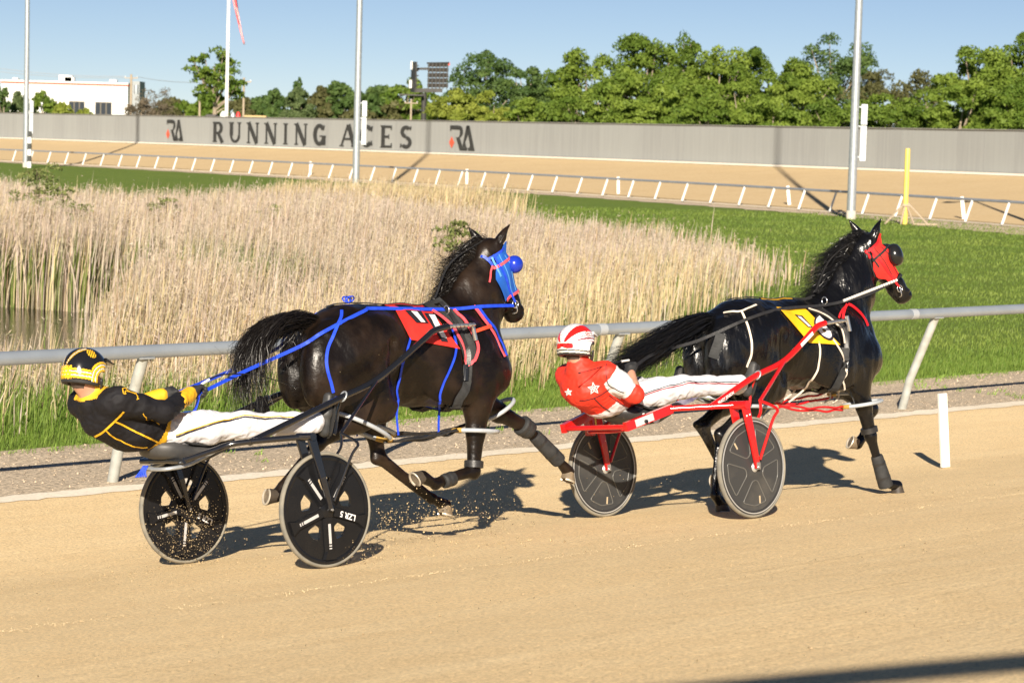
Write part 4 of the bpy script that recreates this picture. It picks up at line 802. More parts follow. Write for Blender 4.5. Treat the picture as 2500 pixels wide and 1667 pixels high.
def horse_body(name, K, res=.0108):
    f = Field((-.25, -.62, -.06), (3.2, .62, 2.25), res); dz = K.get('dz', 0.0); z = lambda q: q + dz
    # barrel, chest, croup
    f.ell((1.42, 0, z(1.225)), (.56, .252, .312), .02); f.ell((1.10, 0, z(1.265)), (.42, .240, .272), .12); f.ell((1.80, 0, z(1.20)), (.34, .225, .335), .12)
    f.cone((1.30, 0, z(1.44)), (1.74, 0, z(1.475)), .11, .105, .10, (1, .75, 1)); f.cone((.84, 0, z(1.42)), (1.30, 0, z(1.43)), .15, .115, .12, (1, 1.15, 1))
    f.ell((.84, 0, z(1.36)), (.36, .262, .235), .10, pitch=8)
    f.cone((.74, 0, z(1.46)), (.60, 0, z(1.42)), .10, .075, .08)
    for s in (-1, 1):
        f.ell((.72, s * .13, z(1.24)), (.28, .125, .28), .05); f.ell((.55, s * .115, z(1.20)), (.135, .105, .25), .06, pitch=-12); f.ell((.98, s * .19, z(1.36)), (.17, .075, .14), .07, pitch=20)
        f.ell((1.80, s * .160, z(1.23)), (.16, .082, .27), .03, pitch=28); f.ell((1.62, s * .175, z(1.02)), (.13, .07, .12), .03, pitch=-25); f.ell((.93, s * .19, z(1.14)), (.10, .06, .20), .03, pitch=-18); f.ell((.66, s * .17, z(1.16)), (.12, .07, .24), .03, pitch=-10); f.ell((1.97, s * .12, z(1.12)), (.145, .115, .155), .06); f.ell((1.60, s * .205, z(1.10)), (.30, .06, .20), .06)
    f.ell((2.0, 0, z(1.14)), (.15, .14, .19), .08)
    # neck
    nb, nm, nt = K['neck']; f.cone(nb, nm, .245, .180, .10, (1, .60, 1)); f.cone(nm, nt, .180, .108, .06, (1, .66, 1)); f.cone((1.72, 0, z(1.46)), nm + np.array([-.10, 0, .05]), .10, .085, .09, (1, .5, 1)); f.cone(nm + np.array([-.10, 0, .05]), nt + np.array([-.045, 0, .02]), .085, .055, .05, (1, .5, 1))
    # head
    p, q, sd_ = K['poll'], K['nose'], K.get('side', np.array([0, 1.0, 0])); ax = (q - p) / np.linalg.norm(q - p); Lh = np.linalg.norm(q - p); sd_ = sd_ - ax * (sd_ @ ax); sd_ /= np.linalg.norm(sd_); bk = np.cross(sd_, ax); bk = bk if bk[0] < 0 else -bk   # bk points to the throat side
    H = lambda t, b, s=0.0: p + ax * (t * Lh) + bk * b + sd_ * s
    f.cone(H(.02, .02), H(.30, .04), .094, .108, .05, (1, .92, 1)); f.cone(H(.28, .035), H(.78, .026), .102, .068, .04, (1, .88, 1)); f.cone(H(.76, .02), H(.95, .020), .066, .058, .03, (1, .92, 1)); f.cone(H(.90, .062), H(.95, .058), .034, .030, .02); f.cone(H(.80, .065), H(.95, .06), .042, .036, .025)
    for s in (-1, 1):
        f.ell(H(.28, .095, s * .045), (.10, .042, .115), .03); f.ell(H(.25, -.03, s * .070), (.035, .025, .035), .02); f.ell(H(.93, -.012, s * .040), (.026, .020, .030), .012)
        f.cone(H(.40, .06, s * .05), H(.72, .045, s * .036), .03, .02, .03)
    f.cone(H(.98, .0, 0), H(.97, .04, 0), .045, .045, .02)
    for s in (-1, 1): f.ell(H(.955, -.018, s * .047), (.012, .010, .016), .008, sub=True)
    f.cone(H(.80, .062, -.06), H(.80, .062, .06), .004, .004, .008, sub=True)
    # ears
    for s in (-1, 1):
        e0 = H(-.02, .01, s * .062); e1 = K['ears'][0 if s < 0 else 1]; m = e0 + (e1 - e0) * .45; f.cone(e0, m, .034, .036, .02, (1, .75, 1)); f.cone(m, e1, .034, .006, .012, (1, .75, 1))
    K['H'] = H
    # legs: joint chains
    for s, lg in ((-1, K['RF']), (1, K['LF'])):
        el, kn, fe, ho = lg; y = s * .15; sh = np.array([1.92, s * .145, z(1.10)]); mid = (el + kn) / 2; d = (kn - el) / np.linalg.norm(kn - el)
        f.cone(sh, el, .135, .10, .05, (1, .8, 1)); f.cone(el, el + (kn - el) * .42, .10, .068, .04, (1, .78, 1)); f.cone(el + (kn - el) * .42, kn, .066, .044, .025, (1, .85, 1)); f.ell(kn, (.053, .046, .060), .012)
        m2 = kn + (fe - kn) * .5; f.cone(kn, m2, .040, .027, .015); f.cone(m2, fe, .027, .033, .015); cd_ = (fe - kn) / np.linalg.norm(fe - kn); tb = A3(cd_[2], 0, -cd_[0]); tb = tb if tb @ (el - kn + A3(-.3, 0, 0)) > 0 else -tb; f.cone(kn + cd_ * .03 + tb * .030, fe + tb * .028, .015, .017, .008); f.ell(fe, (.041, .036, .041), .010)
        f.cone(fe, fe + (ho - fe) * .55, .032, .029, .012); f.cone(fe + (ho - fe) * .5, ho, .037, .045, .012)
    for s, lg in ((-1, K['RH']), (1, K['LH'])):
        st, hk, fe, ho = lg; hip = np.array([.80, s * .14, z(1.26)]); f.cone(hip, st, .205, .115, .07, (1, .70, 1)); f.cone(np.array([.60, s * .12, z(1.12)]), st + (hk - st) * .35, .13, .10, .07, (1, .75, 1))
        f.cone(st, st + (hk - st) * .45, .11, .076, .04, (1, .72, 1)); f.cone(st + (hk - st) * .45, hk, .072, .043, .025, (1, .8, 1))
        bkd = (hk - st); bkd = bkd / np.linalg.norm(bkd); cn = (fe - hk) / np.linalg.norm(fe - hk); pt = hk + (-cn * .05 + bkd * .045) * 1.0; f.ell(hk, (.056, .043, .062), .02); f.cone(hk, pt, .040, .026, .02); f.cone(pt, st + (hk - st) * .55, .020, .03, .03)
        m2 = hk + (fe - hk) * .5; f.cone(hk, m2, .041, .029, .015); f.cone(m2, fe, .029, .034, .015); tb = pt - hk; tb = tb - cn * (tb @ cn); tb /= np.linalg.norm(tb) + 1e-9; f.cone(pt + cn * .05, fe + tb * .028, .017, .017, .008); f.ell(fe, (.041, .036, .041), .010); f.cone(fe, fe + (ho - fe) * .55, .032, .029, .012); f.cone(fe + (ho - fe) * .5, ho, .037, .045, .012)
    for s in (-1, 1):
        for a_, b_, r_ in (((1.03, s * .275, z(1.33)), (1.045, s * .25, z(1.00)), .016), ((1.65, s * .27, z(1.38)), (1.63, s * .24, z(1.05)), .012), ((2.02, s * .135, z(1.60)), (2.02, s * .17, z(1.34)), .012)):
            q = f.D; f.cone(a_, b_, r_, r_ * .8, .055, sub=True)
    f.mesh(name, 2); V = f.V; dd = np.array([mnoise.noise((v[0] * 6, v[1] * 6, v[2] * 4.5)) * .7 + (.35 - abs(mnoise.noise((v[0] * 9 + v[2] * 3, v[1] * 8, v[2] * 4)))) * .9 + mnoise.noise((v[0] * 20, v[1] * 16, v[2] * 9)) * .3 for v in V]); nn = np.zeros_like(V); Fn = np.cross(V[f.F[:, 2]] - V[f.F[:, 0]], V[f.F[:, 3]] - V[f.F[:, 1]])
    for k in range(4): np.add.at(nn, f.F[:, k], Fn)
    nn /= np.linalg.norm(nn, axis=1)[:, None] + 1e-9; f.V = V + nn * (dd * .0085 * np.clip((V[:, 2] - .55) / .3, .25, 1))[:, None]; me = npmesh(name, f.V, f.F, True); return me, f
def hoof(T, fe, ho, toe, pale=True):
    """hoof capsule from the coronet, sole and shoe; toe = forward direction of the hoof"""
    ax = (ho - fe) / np.linalg.norm(ho - fe); toe = np.asarray(toe, float); up = -np.asarray(K_up(toe, ax)); fwd = toe - up * (toe @ up); fwd /= np.linalg.norm(fwd); side = np.cross(up, fwd)
    top = ho - ax * .005; mb = MB(); rings = []; n = 20
    for (h_, rx, rw, off) in ((0, .044, .042, .0), (-.028, .049, .046, .006), (-.060, .056, .052, .014)):
        rings.append([top + up * h_ + fwd * (off + rx * math.cos(t) * (1.1 if math.cos(t) > 0 else .85)) + side * rw * math.sin(t) for t in np.linspace(0, 2 * math.pi, n, endpoint=False)])
    V = [p for r in rings for p in r]; Fc = [(i * n + k, i * n + (k + 1) % n, (i + 1) * n + (k + 1) % n, (i + 1) * n + k) for i in range(2) for k in range(n)] + [tuple(range(n)), tuple(range(3 * n - 1, 2 * n - 1, -1))]
    mb.add(V, Fc); h = mb.build('hoof', M_HOOF if pale else mat('dark hoof', (.035, .028, .022), (.07, .055, .04), scale=14, rough=.6), T, auto=50)
    s = MB(); cc = top + up * -.0615 + fwd * .014; s.add([cc] + [cc + fwd * .048 * math.cos(t) + side * .042 * math.sin(t) for t in np.linspace(0, 2 * math.pi, 16, endpoint=False)], [(0, 1 + k, 1 + (k + 1) % 16) for k in range(16)]); s.build('sole', M_SOLE, h)
    pts = [cc + up * -.004 + fwd * .050 * math.cos(t) * (1.1 if math.cos(t) > 0 else .85) + side * .045 * math.sin(t) for t in np.radians(np.linspace(-150, 150, 17))]; sm = MB(); sm.tube(pts, .008, 6, flat=.8); sm.build('horseshoe', M_SHOE, h, auto=50)
def K_up(toe, ax):
    # sole normal: leg axis made square to the toe direction
    t = toe / np.linalg.norm(toe); u = ax - t * (ax @ t); return u / np.linalg.norm(u)
def strands(name, guides, n, spread, w_, m, parent, seed=1, seg=14, curl=.02, jitter_len=.35, taper=True):
    """hair: ribbons that follow a bundle of guide curves"""
    r = np.random.default_rng(seed); V, Fc = [], []; G = [smoothpath(g, 10) for g in guides]
    for i in range(n):
        a = G[r.integers(len(G))]; b_ = G[r.integers(len(G))]; mix = r.uniform(0, 1) ** 1.5 * .6; L = r.uniform(1 - jitter_len, 1.0); idx = np.linspace(0, L, seg + 1); A = np.column_stack([np.interp(idx, np.linspace(0, 1, len(a)), a[:, k]) for k in range(3)]); B = np.column_stack([np.interp(idx, np.linspace(0, 1, len(b_)), b_[:, k]) for k in range(3)])
        P = A * (1 - mix) + B * mix; d0 = r.normal(0, 1, 3); d0 /= np.linalg.norm(d0); rr = r.uniform(0, 1) ** .5; t = np.linspace(0, 1, seg + 1); sp = np.interp(t, np.linspace(0, 1, len(spread)), spread); P = P + d0[None] * (rr * sp)[:, None]; ph = r.uniform(0, 6.3, 3); fr = r.uniform(2, 6, 3); P = P + curl * (t ** 1.2)[:, None] * np.sin(t[:, None] * fr[None] * 3 + ph[None]) * r.uniform(.2, 1.2)
        T = np.gradient(P, axis=0); T /= np.linalg.norm(T, axis=1)[:, None] + 1e-9; s_ = np.cross(T, r.normal(0, 1, 3)); s_ /= np.linalg.norm(s_, axis=1)[:, None] + 1e-9; wd = w_ * r.uniform(.6, 1.3) * (1 - .85 * t if taper else np.ones(seg + 1)); o = len(V)
        for k in range(seg + 1): V.append(P[k] - s_[k] * wd[k] / 2); V.append(P[k] + s_[k] * wd[k] / 2)
        Fc += [(o + 2 * k, o + 2 * k + 1, o + 2 * k + 3, o + 2 * k + 2) for k in range(seg)]
    return obj(name, npmesh(name, np.array(V), np.array(Fc)), m, parent, smooth=True)
A3 = lambda *v: np.array(v, float)
K1 = dict(neck=(A3(1.86, 0, 1.34), A3(2.02, -.005, 1.62), A3(2.10, -.01, 1.86)), poll=A3(2.12, -.01, 1.945), nose=A3(2.335, .0, 1.49), ears=(A3(2.235, -.085, 2.115), A3(2.015, .09, 2.105)), side=A3(.05, 1, 0),
  RF=[A3(1.80, -.15, .90), A3(1.735, -.15, .46), A3(1.405, -.15, .398), A3(1.30, -.15, .455)], LF=[A3(2.06, .15, .92), A3(2.48, .14, .705), A3(2.745, .14, .465), A3(2.835, .14, .375)],
  RH=[A3(.98, -.17, .95), A3(.47, -.16, .735), A3(.19, -.145, .47), A3(.135, -.14, .425)], LH=[A3(1.12, .15, .96), A3(1.165, .13, .60), A3(1.59, .13, .29), A3(1.70, .13, .235)])
K2 = dict(dz=-.075, neck=(A3(1.85, 0, 1.27), A3(2.01, -.01, 1.56), A3(2.13, -.03, 1.83)), poll=A3(2.175, -.035, 1.925), nose=A3(2.475, -.10, 1.495), ears=(A3(2.245, -.105, 2.10), A3(2.07, .065, 2.105)), side=A3(.34, 1, 0),
  RF=[A3(1.86, -.15, .86), A3(1.955, -.15, .452), A3(2.075, -.15, .085), A3(2.20, -.15, .055)], LF=[A3(1.92, .15, .86), A3(2.235, .14, .59), A3(2.165, .14, .46), A3(2.10, .14, .385)],
  RH=[A3(.98, -.165, .88), A3(.475, -.15, .545), A3(.395, -.14, .125), A3(.445, -.14, .065)], LH=[A3(.95, .155, .89), A3(.545, .13, .615), A3(.71, .13, .31), A3(.68, .13, .22)])
K2['LF'] = [A3(1.92, .15, .86), A3(2.27, .14, .64), A3(2.165, .14, .44), A3(2.09, .14, .385)]
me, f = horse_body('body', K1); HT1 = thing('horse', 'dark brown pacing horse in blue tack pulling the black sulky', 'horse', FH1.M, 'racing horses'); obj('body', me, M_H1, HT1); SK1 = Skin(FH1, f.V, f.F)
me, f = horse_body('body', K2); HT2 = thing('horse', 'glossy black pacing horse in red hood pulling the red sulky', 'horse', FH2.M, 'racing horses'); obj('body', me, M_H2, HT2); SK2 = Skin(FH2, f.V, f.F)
hoof(HT1, *K1['RF'][2:], (-.78, 0, .62 + 1.0), False); hoof(HT1, *K1['LF'][2:], (.86, 0, -.35)); hoof(HT1, *K1['RH'][2:], (-.25, 0, -1.0), False); hoof(HT1, *K1['LH'][2:], (.93, 0, -.28))
hoof(HT2, *K2['RF'][2:], (1, 0, -.12), False); hoof(HT2, *K2['LF'][2:], (-.45, -.1, -.75)); hoof(HT2, *K2['RH'][2:], (1, 0, -.1), False); hoof(HT2, *K2['LH'][2:], (-.1, 0, -1), False)
for HT, K in ((HT1, K1), (HT2, K2)):
    for s in (-1, 1):
        mb = MB(); c_ = K['H'](.25, -.035, s * .088); mb.lathe(c_, (0, s, .1), [(.003, -.018), (.014, -.012), (.018, 0), (.013, .012), (.003, .017)], 14); mb.build('eye', M_EYE, HT, smooth=True)
def ears(T, K, m):
    for s in (-1, 1):
        e0 = K['H'](.0, .0, s * .058); e1 = K['ears'][0 if s < 0 else 1]; ax = (e1 - e0) / np.linalg.norm(e1 - e0); fr_ = A3(.8, s * .55, 0); fr_ -= ax * (fr_ @ ax); fr_ /= np.linalg.norm(fr_); sd_ = np.cross(ax, fr_); G = []
        for t in np.linspace(0, 1, 11):
            wd = np.interp(t, (0, .2, .45, .75, 1), (.026, .036, .036, .023, .002)); cc = e0 + (e1 - e0) * t + fr_ * (-.012 + .018 * t * t); G.append([cc + wd * (-fr_ * math.cos(a) * .9 + sd_ * math.sin(a)) for a in np.radians(np.linspace(-125, 125, 13))])
        G = np.array(G); n, mm = G.shape[:2]; P = G.reshape(-1, 3); c_ = np.repeat(np.array([g.mean(0) for g in G]), mm, 0); V = np.vstack([P, P + (c_ - P) * .14]); k = n * mm; F0 = [(j * mm + i, j * mm + i + 1, (j + 1) * mm + i + 1, (j + 1) * mm + i) for j in range(n - 1) for i in range(mm - 1)]; ring = list(range(mm)) + [j * mm + mm - 1 for j in range(1, n)] + [(n - 1) * mm + i for i in range(mm - 2, -1, -1)] + [j * mm for j in range(n - 2, 0, -1)]
        mb = MB(); mb.add(V, F0 + [tuple(q + k for q in f[::-1]) for f in F0] + [(ring[i], ring[(i + 1) % len(ring)], ring[(i + 1) % len(ring)] + k, ring[i] + k) for i in range(len(ring))]); mb.build('ear', m, T, smooth=True)
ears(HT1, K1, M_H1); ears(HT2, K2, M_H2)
# tails
def tail(HT, pts, sp, n, m, seed):
    base = [A3(*p) for p in pts]; G = [base]; r = np.random.default_rng(seed)
    for i in range(7):
        s_ = r.normal(0, .032, 3); G.append([p + s_ * (k / (len(base) - 1)) ** .8 * 1.6 for k, p in enumerate(base)])
    return strands('tail', G, n, sp, .006, m, HT, seed, 16, .03)
tail(HT1, [(.68, 0, 1.46), (.56, 0, 1.505), (.40, 0, 1.52), (.22, 0, 1.47), (.09, 0, 1.35), (.05, 0, 1.16), (.06, 0, .94)], (.028, .048, .058, .06, .058, .06, .075), 1900, M_HAIR, 3)
g = [[A3(.62, 0, 1.47), A3(.45, -.02, 1.46), A3(.40, -.03, 1.34), A3(.36, -.03, 1.22)], [A3(.60, 0, 1.48), A3(.40, -.02, 1.47), A3(.28, -.03, 1.36), A3(.23, -.02, 1.2)], [A3(.64, -.03, 1.45), A3(.50, -.08, 1.42), A3(.46, -.1, 1.3), A3(.44, -.12, 1.15)], [A3(.5, 0, 1.5), A3(.22, 0, 1.5), A3(.02, 0, 1.36), A3(-.06, 0, 1.2)], [A3(.4, 0, 1.5), A3(.1, 0, 1.4), A3(-.08, 0, 1.3), A3(-.15, 0, 1.35)], [A3(.3, 0, 1.45), A3(.06, 0, 1.3), A3(-.07, 0, 1.1), A3(-.12, 0, .95)]]
strands('tail_wisps', g, 230, (.015, .03, .05, .06), .0042, M_HAIR, HT1, 9, 12, .05)
tail(HT2, [(.66, 0, 1.37), (.50, 0, 1.385), (.30, .0, 1.33), (.10, .0, 1.25), (-.10, .0, 1.17), (-.28, .0, 1.11), (-.48, 0, 1.06)], (.03, .05, .068, .08, .08, .075, .08), 2000, M_HAIR2, 4)
g = [[A3(.5, 0, 1.38), A3(.25, 0, 1.3), A3(.1, 0, 1.14), A3(-.02, 0, .98)], [A3(.4, 0, 1.37), A3(.15, 0, 1.25), A3(-.08, 0, 1.08), A3(-.2, 0, .95)], [A3(.2, 0, 1.3), A3(-.1, 0, 1.2), A3(-.3, 0, 1.1), A3(-.45, 0, 1.13)], [A3(.55, 0, 1.38), A3(.38, 0, 1.28), A3(.26, 0, 1.15), A3(.2, 0, 1.04)], [A3(.1, 0, 1.25), A3(-.2, 0, 1.12), A3(-.4, 0, 1.0), A3(-.5, 0, .9)]]
strands('tail_wisps', g, 420, (.02, .05, .07, .08), .005, M_HAIR2, HT2, 10, 12, .04)
# manes
def mane(HT, K, side, back, n, m, seed, drop=.16):
    nb, nm, nt = K['neck']; G = []; dz = K.get('dz', 0); C0 = [A3(1.72, 0, 1.56 + dz), nm + A3(-.165, 0, .085), nt + A3(-.115, 0, .075), K['poll'] + A3(-.02, 0, .075)]; cr = smoothpath(C0, 8); r = np.random.default_rng(seed)
    for i, p in enumerate(cr[2:]):
        t = i / (len(cr) - 3); l = drop * r.uniform(.7, 1.5); G.append([p + A3(.03, 0, -.02), p + A3(-.05, side * .03, .02), p + A3(-.05 - back * .5 * l, side * .07, -.25 * l), p + A3(-.05 - back * l * r.uniform(.6, 1.4), side * .09, -l * r.uniform(.4, 1.0) * .7)])
    V = [strands('mane', G, n, (.012, .022, .03, .04), .005, m, HT, seed, 12, .035)]
    return G
mane(HT1, K1, 1, 1.0, 1100, M_HAIR, 21, .20); mane(HT2, K2, 1, 1.1, 1500, M_HAIR2, 22, .25)
g = [[A3(2.0, .02, 1.80), A3(1.88, .05, 1.84), A3(1.74, .06, 1.87), A3(1.62, .05, 1.93)], [A3(1.98, .02, 1.76), A3(1.84, .05, 1.78), A3(1.72, .06, 1.78), A3(1.63, .05, 1.84)], [A3(1.96, .02, 1.74), A3(1.84, .05, 1.76), A3(1.73, .06, 1.70), A3(1.68, .05, 1.62)], [A3(1.95, .02, 1.72), A3(1.84, .05, 1.73), A3(1.78, .06, 1.66), A3(1.80, .05, 1.60)], [A3(1.92, .02, 1.68), A3(1.80, .05, 1.68), A3(1.75, .06, 1.60), A3(1.79, .05, 1.54)]]
strands('mane_wisps', g, 300, (.01, .03, .05, .06), .0055, M_HAIR, HT1, 31, 12, .05)
g = [[A3(1.9, .02, 1.6), A3(1.76, .05, 1.56), A3(1.62, .06, 1.54), A3(1.52, .05, 1.57)], [A3(1.84, .02, 1.55), A3(1.70, .05, 1.48), A3(1.58, .06, 1.46), A3(1.48, .05, 1.36)], [A3(2.0, .02, 1.72), A3(1.88, .05, 1.70), A3(1.76, .06, 1.64), A3(1.66, .05, 1.62)]]
strands('mane_wisps', g, 110, (.01, .025, .04, .05), .005, M_HAIR2, HT2, 32, 12, .04)

# ================================================================== SULKIES
M_TYRE = mat('dusty grey tyre', (.15, .145, .125), (.25, .225, .175), scale=9, rough=.8, bump=.001, bscale=60); M_TYREB = mat('black tyre wall', (.025, .025, .025), rough=.5)
M_DISC = mat('black wheel disc', (.007, .0075, .009), (.011, .011, .012), scale=6, rough=.22, spec=.32); M_DISC2 = mat('dusty black wheel disc', (.040, .041, .042), (.085, .08, .072), scale=5, rough=.36, lo=.5, hi=.8)
M_SIL = mat('silver decal', (.62, .62, .62), rough=.4, metal=.3); M_RIMW = mat('pale rim line', (.55, .55, .54), rough=.35, metal=.5); M_CHROME = mat('bright metal', (.65, .65, .65), rough=.2, metal=.9)
M_BFRAME = mat('black gloss frame', (.010, .0105, .013), rough=.15, spec=.6, coat=.6); M_RFRAME = mat('red gloss frame', (.58, .012, .012), (.50, .010, .010), scale=4, rough=.22, spec=.5, coat=.5)
M_WTXT = mat('white lettering', (.80, .80, .80), rough=.5)
def fill_disc(R, holes, n=72):
    bm = bmesh.new(); E = []
    def loop(pts):
        vs_ = [bm.verts.new((p[0], 0, p[1])) for p in pts]
        for i in range(len(vs_)): E.append(bm.edges.new((vs_[i], vs_[(i + 1) % len(vs_)])))
    loop([(R * math.cos(t), R * math.sin(t)) for t in np.linspace(0, 2 * math.pi, n, endpoint=False)])
    for h in holes: loop(h)
    bmesh.ops.triangle_fill(bm, edges=E, use_beauty=True, normal=(0, 1, 0)); bm.verts.ensure_lookup_table()
    V = np.array([v.co[:] for v in bm.verts]); Fc = [[v.index for v in f.verts] for f in bm.faces]; bm.verts.index_update(); bm.free(); return V, Fc
def rounded(pts, r, n=5):
    P = [np.array(p, float) for p in pts]; out = []
    for i in range(len(P)):
        a, b, c = P[i - 1], P[i], P[(i + 1) % len(P)]; u = (a - b) / np.linalg.norm(a - b); v = (c - b) / np.linalg.norm(c - b); p0, p1 = b + u * r, b + v * r
        for t in np.linspace(0, 1, n): out.append((1 - t) ** 2 * p0 + 2 * t * (1 - t) * b + t * t * p1)
    return out
def wheel(S, y, style, rot, label):
    C_ = A3(0, y, .35); w_ = MB(); prof = [(.326 + .024 * (1 + math.cos(t)) / 2 * 1.0, .019 * math.sin(t)) for t in np.linspace(-math.pi, math.pi, 14, endpoint=False)]
    rimo = MB(); rimo.lathe(C_, (0, 1, 0), [(.300, -.012), (.318, -.016), (.330, -.013), (.330, .013), (.318, .016), (.300, .012)], 72, True); W = rimo.build('wheel', M_DISC if style == 1 else M_TYREB, S, auto=35); W['label'] = label
    w_.lathe(C_, (0, 1, 0), prof, 72, True); w_.build('tyre', M_TYRE, W, smooth=True)
    ang = lambda k: rot + k * 2 * math.pi / 5
    if style == 1:
        holes = []
        for k in range(5):
            t = ang(k) + math.pi / 5; u = A3(math.cos(t), math.sin(t)); v = A3(-u[1], u[0]); holes.append(rounded([u * .115 + v * .022, u * .185 + v * .055, u * .205, u * .185 - v * .055, u * .115 - v * .022], .014))
        V, Fc = fill_disc(.303, holes); d = MB()
        for yy in (-.010, .010): d.add([C_ + v + A3(0, yy, 0) for v in V], Fc)
        for h in holes:
            h = np.array(h); n = len(h); d.add([C_ + A3(p[0], yy, p[1]) for yy in (-.010, .010) for p in h], [(i, (i + 1) % n, n + (i + 1) % n, n + i) for i in range(n)])
        d.build('disc', M_DISC, W)
        for k in range(5):
            t = ang(k); u = A3(math.cos(t), 0, math.sin(t)); v = A3(-u[2], 0, u[0])
            for sy in (-1, 1):
                s = MB(); pr = [u * .05 + v * .034, u * .25 + v * .030, u * .298 + v * .05, u * .298 - v * .05, u * .25 - v * .030, u * .05 - v * .034]; top = [p * 1.0 - v * np.sign(p @ v) * .010 for p in pr]
                s.add([C_ + p + A3(0, sy * .0102, 0) for p in pr] + [C_ + p + A3(0, sy * .030, 0) for p in top], [tuple(range(6, 12)) if sy > 0 else tuple(range(11, 5, -1))] + [(i, (i + 1) % 6, 6 + (i + 1) % 6, 6 + i) for i in range(6)]); sp = s.build('spoke', M_DISC, W, bevel=.003)
                if k != 1:
                    dc = MB()
                    for r0, r1 in ((.085, .205), (.213, .221), (.229, .237)):
                        dc.box(C_ + u * (r0 + r1) / 2 + A3(0, sy * .0308, 0), (r1 - r0, .0012, .019), np.array([u, (0, 1, 0), v]))
                    dc.build('decal', M_SIL, sp)
                else:
                    V, Fc = text_mesh('LZR 5', .05, .0012); uu = u * (1 if sy < 0 else -1); vv = v * -1 if sy < 0 else v * -1
                    uu = -u; vv = np.cross(A3(0, sy, 0), uu); dc = MB(); dc.add([C_ + u * .155 + A3(0, sy * .0312, 0) + uu * q[0] + vv * q[1] for q in V], Fc); dc.build('lettering', M_WTXT, sp)
        h = MB(); h.lathe(C_, (0, 1, 0), [(.03, -.034), (.055, -.024), (.06, 0), (.055, .024), (.03, .034)], 28); h.build('hub', M_DISC, W, auto=35); h = MB(); h.lathe(C_, (0, 1, 0), [(.008, -.07), (.009, -.04), (.009, .04), (.008, .07)], 12); h.build('axle', M_CHROME, W, auto=35)
    else:
        d = MB(); d.lathe(C_, (0, 1, 0), [(.001, -.030), (.05, -.028), (.30, -.010), (.312, -.012), (.312, .012), (.30, .010), (.05, .028), (.001, .030)], 72); d.build('disc', M_DISC2, W, auto=30)
        for k in range(5):
            t = ang(k) + math.pi / 5; u = A3(math.cos(t), 0, math.sin(t)); v = A3(-u[2], 0, u[0])
            for sy in (-1, 1):
                th_ = np.radians(np.linspace(-27, 27, 9)); out = [u * .268 * math.cos(a) + v * .268 * math.sin(a) for a in th_]; inn_ = [u * .095 * math.cos(a * .55) + v * .095 * math.sin(a * .55) for a in th_[::-1]]; lp = rounded([(p @ u, p @ v) for p in [out[0], out[4], out[8], inn_[0], inn_[8]]], .022, 5)
                pts = []
                for p in lp:
                    rr = math.hypot(*p); yy = .0285 - (rr - .05) * (.0185 / .25); pts.append(C_ + u * p[0] + v * p[1] + A3(0, sy * (yy - .001), 0))
                s = MB(); s.tube(pts + [pts[0]], .0045, 6, cap=False); s.build('moulded_panel_edge', mat('grey moulding', (.11, .108, .10), rough=.3), W, smooth=True)
            for off in ((1,) if k % 2 else ()):
                c2 = C_ + u * .225 + v * .05
                for sy in (-1, 1):
                    s = MB(); s.box(c2 + A3(0, sy * .0172, 0), (.052, .002, .014), np.array([u, (0, 1, 0), v])); s.build('slot', mat('slot', (.45, .36, .24), rough=.9), W, bevel=.0008)
        for sy in (-1, 1):
            r_ = MB(); r_.lathe(C_ + A3(0, sy * .0165, 0), (0, 1, 0), [(.314, -.002), (.322, -.002), (.322, .002), (.314, .002)], 72, True); r_.build('rim_line', M_RIMW, W, auto=35)
        h = MB(); h.lathe(C_, (0, 1, 0), [(.022, -.040), (.034, -.030), (.036, 0), (.034, .030), (.022, .040)], 28); h.build('hub', M_RIMW, W, auto=35); h = MB(); h.lathe(C_, (0, 1, 0), [(.008, -.075), (.009, -.04), (.009, .04), (.008, .075)], 12); h.build('axle', M_CHROME, W, auto=35)
    return W
def blade(path, w0, w1, t, name, m, S, side):
    """flat tapering fork blade"""
    mb = MB(); P = np.array(path, float); n = len(P); d = (P[-1] - P[0]) / np.linalg.norm(P[-1] - P[0]); yv = A3(0, 1, 0); xv = np.cross(yv, d); V = []
    for i, p in enumerate(P):
        ww = w0 + (w1 - w0) * i / (n - 1)
        for a, b in ((-1, -1), (1, -1), (1, 1), (-1, 1)): V.append(p + xv * a * ww / 2 + yv * b * t / 2)
    Fc = [(i * 4 + k, i * 4 + (k + 1) % 4, (i + 1) * 4 + (k + 1) % 4, (i + 1) * 4 + k) for i in range(n - 1) for k in range(4)] + [(3, 2, 1, 0), tuple((n - 1) * 4 + k for k in range(4))]
    mb.add(V, Fc); return mb.build(name, m, S, bevel=.005)
